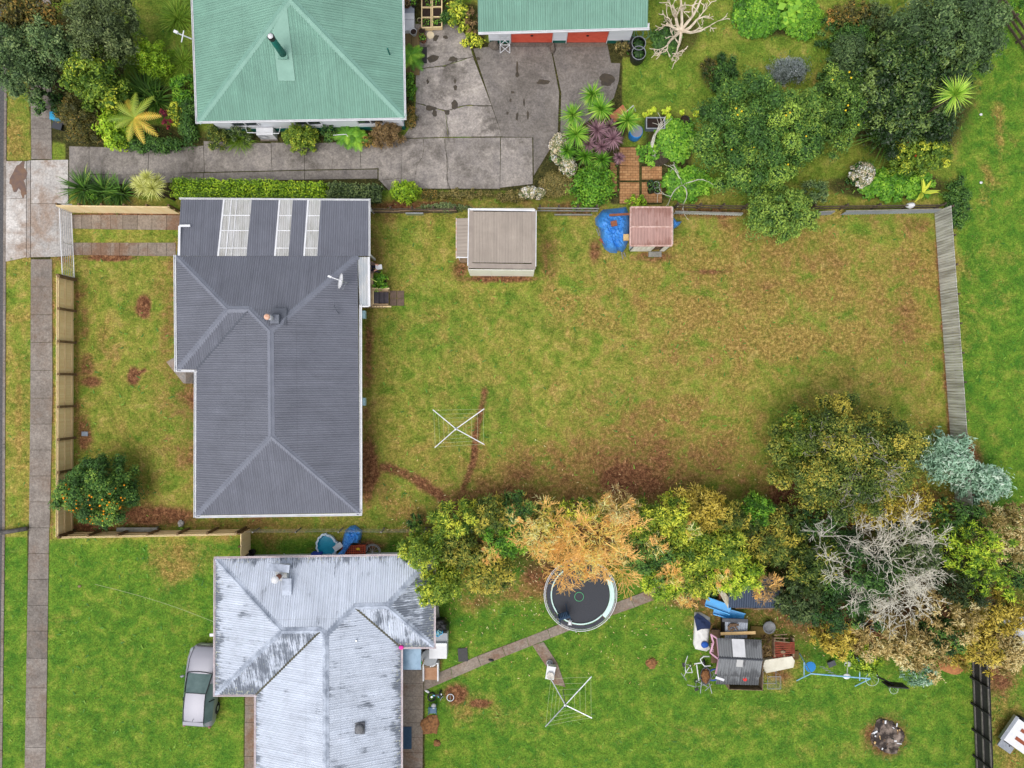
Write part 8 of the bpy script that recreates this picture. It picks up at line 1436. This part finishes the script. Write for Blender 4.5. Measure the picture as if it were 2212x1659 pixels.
frameof('exercise_frame', 'white curved tubular exercise frame above the wheelbarrow', 'frame', (1518, 1430), [[(1532, 1418, .5), (1520, 1418, .6), (1513, 1424, .6), (1516, 1432, .6), (1522, 1439, .6), (1535, 1438, .5)], [(1500, 1434, .3), (1519, 1431, .5)], [(1505, 1436, .3), (1507, 1452, .4), (1510, 1470, .3)]], M_PEBB, .035)
q = W(1539, 1453); tyrewheel('bicycle_wheel', 'blue rimmed small wheel leaning at the playhouse left side', (q.x, q.y, .3), .36, mat('wheel_blue', S(50, 90, 170)), M_STEEL, (.2, -.2, 1), 6, .045); q = W(1542, 1364); o = MB().lathe((q.x, q.y, 0), [(.2, 0), (.28, .3), (.3, .55), (.25, .6), (.2, .45), (.001, .4)], 20).build('black_pot', M_BLACK, origin=(q.x, q.y, 0), smooth=True); tag(o, 'large round black pot between mattress and cage', 'pot')
q = W(1658, 1352); o = MB().lathe((q.x, q.y, .2), [(.001, 0), (.28, 0), (.36, .1), (.37, .12), (.3, .06)], 22).build('grey_tub', mat('grey_tub', S(130, 132, 134), S(100, 102, 104), 5, .5), origin=(q.x, q.y, 0), smooth=True); tag(o, 'shallow grey tub at the right of the olive board', 'tub')
q = W(1538, 1282); tb_ = thing('flower_pot', 'terracotta rimmed round pot above the blue slide', 'pot', (q.x, q.y, 0)); MB().lathe((q.x, q.y, .0), [(.3, 0), (.36, .5), (.4, .5), (.35, .48), (.33, .4)], 22).build('pot', M_TC, tb_, True); V, F, T = leaves([(q.x, q.y, .42, .3, .3, .08, .4)], .1, 200, np.random.default_rng(1), core=.8); meshobj('weeds', V, F, LF['deepgreen'], tb_, {'tint': T})
o = MB().blob(W(1692, 1408, .6), (.16, .1, .05), 8, 6, .3, 5).build('rag', M_OLDT, origin=W(1692, 1408, .5)); tag(o, 'brown rag on the lower red pallet', 'rag')
# swing set
sw = thing('swing_frame', 'pale blue metal swing and see-saw frame on the lawn below the tan trees', 'swing', W(1815, 1462)); m_sw = mat('pale_blue_paint', S(120, 178, 216), S(156, 196, 222), 4, .5); zt = 1.9
A, B = W(1752, 1455, zt), W(1880, 1466, zt); MB().tube([A, B], .04, 8).build('top_bar', m_sw, sw)
for P_, feet in ((A, ((1721, 1470), (1727, 1411))), (B, ((1847, 1482), (1851, 1420)))):
    for f_ in feet: MB().tube([P_, W(*f_)], .032, 7).build('leg', m_sw, sw)
MB().tube([W(1737, 1430, .9), W(1737, 1462, .9)], .03, 7).build('brace', m_sw, sw); MB().tube([W(1857, 1444, 1.1), W(1857, 1470, 1.1)], .03, 7).build('brace', m_sw, sw); q = W(1751, 1441, 1.0); MB().cyl((q.x, q.y, .95), .3, .04, 24).build('round_seat', mat('seat_blue', S(40, 130, 200)), sw)
for k in range(5): MB().tube([W(1771+k*6, 1440+k*4, .8), W(1782+k*6, 1441+k*4, .8)], .02, 6).build('rung', M_STEEL, sw)
MB().tube([W(1831, 1436, 1.1), W(1830, 1462, 1.5)], .03, 7).build('glider_arm', M_PEBB, sw)
for u, v, z in ((1832, 1434.5, 1.15), (1829, 1461, 1.5)): q = W(u, v, z); MB().blob(q, (.22, .16, .05), 14, 8).build('glider_seat', M_PEBB, sw, True)
hp = MB(); q = W(1884, 1467.6, 1.6); hp.ring(q, .36, .015, 28, 6)
for k in range(10): a = 6.283*k/10; hp.tube([q+Vector((.36*math.cos(a), .36*math.sin(a), 0)), q+Vector((.2*math.cos(a+.2), .2*math.sin(a+.2), -.35))], .008, 4, False)
hp.build('net_hoop', mat('pale_net', S(196, 214, 200)), sw)
bh = thing('basketball_hoop', 'black basketball stand with backboard and net at the right of the swing frame', 'basketball hoop', W(1893, 1458)); MB().tube([W(1893, 1450), W(1896, 1462, 1.6), W(1930, 1478, 2.3)], .05, 8).build('pole', M_BLACK, bh); q = W(1937, 1482, 2.4); MB().box((q.x, q.y, 2.25), (1.15, .06, .75), -.08).build('backboard', M_BLACK, bh); mb = MB(); q = W(1931, 1490, 2.1); mb.ring(q, .23, .012, 24, 5)
for k in range(10): a = 6.283*k/10; mb.tube([q+Vector((.23*math.cos(a), .23*math.sin(a), 0)), q+Vector((.14*math.cos(a+.3), .14*math.sin(a+.3), -.4))], .008, 4, False)
mb.build('hoop_net', MC['pale_net'], bh)
# fire pit, mound
q = W(1914.4, 1589); fpit = thing('fire_pit', 'burnt rubbish fire pit with ash and charred scraps on the lower right lawn', 'fire pit', (q.x, q.y, 0)); mb = MB(); mb.blob((q.x, q.y, -.02), (.95, 1.05, .14), 26, 8, .35, 11); mb.build('ash_bed', mat('ash', S(52, 44, 40), S(150, 134, 122), 2.2, .95, bmp=.8, bscale=14, lo=.45, hi=.68), fpit); rg = random.Random(12)
for k in range(26):
    a, f = rg.uniform(0, 6.28), math.sqrt(rg.random())*.95; c_ = (q.x+math.cos(a)*f*.95, q.y+math.sin(a)*f, .13-.05*f); L = rg.uniform(.08, .4); mm = [MC['mulch'], M_DARK, M_PEBB, M_BRT, M_GREYT, M_TIMB][rg.choice((0, 1, 1, 2, 3, 4, 5, 1, 3))]; MB().box(c_, (L, rg.uniform(.04, .1), .04), rg.uniform(0, 3)).build('charred_scrap', mm, fpit)
q = W(2056, 1432); mo = MB().blob((q.x, q.y, 0), (.85, .55, .5), 22, 10, .25, 13).build('earth_mound', mat('orange_earth', S(180, 122, 76), S(150, 98, 60), 6, .95, bmp=.5), origin=(q.x, q.y, 0)); mo['kind'] = 'structure'
# lower right corner: trailer, white roof, teal panel
def loc(cu, cv, ang): 
    q = W(cu, cv); c, s_ = math.cos(ang), math.sin(ang); return lambda x, y, z: (q.x+x*c-y*s_, q.y+x*s_+y*c, z)
ta = R(-35); X = loc(2205, 1590, ta); tl = thing('trailer', 'white flat deck trailer with rust red stripes cut by the lower right edge', 'trailer', X(0, 0, 0)); MB().box(X(0, 0, .6), (2.6, 1.5, .12), ta).build('deck', M_PEBB, tl)
for y in (-.25, .3): MB().box(X(.2, y, .67), (1.9, .2, .02), ta).build('stripe', m_rust if 0 else mat('rust_red', S(150, 80, 52), S(130, 66, 44), 4, .8), tl)
MB().box(X(-1.38, 0, .62), (.22, 1.6, .2), ta).build('bumper', M_STEEL, tl); MB().box(X(-.85, -1.0, .55), (.9, .4, .08), ta).build('mudguard', M_STEEL, tl)
for y in (-.85, .85): wh = MB(); wh.lathe(X(-.7, y, .3), [(.001, -.1), (.28, -.1), (.3, 0), (.28, .1), (.001, .1)], 20, axis=(-math.sin(ta), math.cos(ta), 0)); wh.build('wheel', M_BLACK, tl, True)
wr = thing('white_roof_shed', 'white peeling flat roofed shed peeping from the ochre trees at the right edge', 'shed', W(2200, 1365)); P5 = [W(2166, 1338, 2.2), W(2230, 1330, 2.2), W(2250, 1375, 2.2), W(2200, 1395, 2.2)]; MB().prism(P5, 2.12, 2.2).build('roof', mat('peeling_white', S(222, 226, 232), S(170, 176, 186), 3, .7, lo=.5, hi=.66), wr); P6 = [W(2175, 1342, 0), W(2225, 1335, 0), W(2240, 1365, 0), W(2196, 1382, 0)]; MB().prism(P6, 0, 2.1).build('wall', M_WALL, wr)
o = MB().bar(W(2183, 1398, 1.0), W(2225, 1440, 1.0), .35, .06).build('teal_panel', mat('teal_paint', S(70, 112, 100), S(60, 98, 88), 3, .6), origin=W(2200, 1420)); tag(o, 'dull teal board at the right edge under the tan tree', 'board')
q = W(1707, 1335); 
for u, v, lab in ((1792, 1430, 'dark slatted seat fragment under the fringe bush left of the glider'), (1880, 1420, 'grey chair fragment under the tan tree behind the net hoop')): q = W(u, v); o = MB().box((q.x, q.y, .3), (.45, .3, .04), .4).box((q.x, q.y, .15), (.3, .2, .3), .4).build('stool', MC['vent_grey'], origin=(q.x, q.y, 0)); tag(o, lab, 'stool')
# litter bits
for i, (u, v, lab) in enumerate(((2118, 248-0, 'white scrap on the paddock grass in the upper right'), (2072+270-224, 395, 'white scrap on the paddock edge beside the rank shrub'), (173, 1266, 'small tuft of pale debris on the lower left lawn'), (6, 1, ''))):
    if lab: q = W(u, v); o = MB().blob((q.x, q.y, .05), (.1, .07, .04), 8, 6, .4, i).build('scrap', M_PEBB if i < 2 else M_OLDT, origin=(q.x, q.y, 0)); tag(o, lab, 'scrap')

wl_ = MB(); A, B = W(205, 1262, 4.5), W(466, 1345, 2.9); wl_.tube([A.lerp(B, k/10)-Vector((0, 0, .35*math.sin(math.pi*k/10))) for k in range(11)], .009, 5); o = wl_.build('service_cable', mat('cable_grey', S(190, 196, 150), S(170, 176, 130)), origin=B); tag(o, 'thin pale service cable sagging over the lawn to the left eave of the weathered house', 'cable')
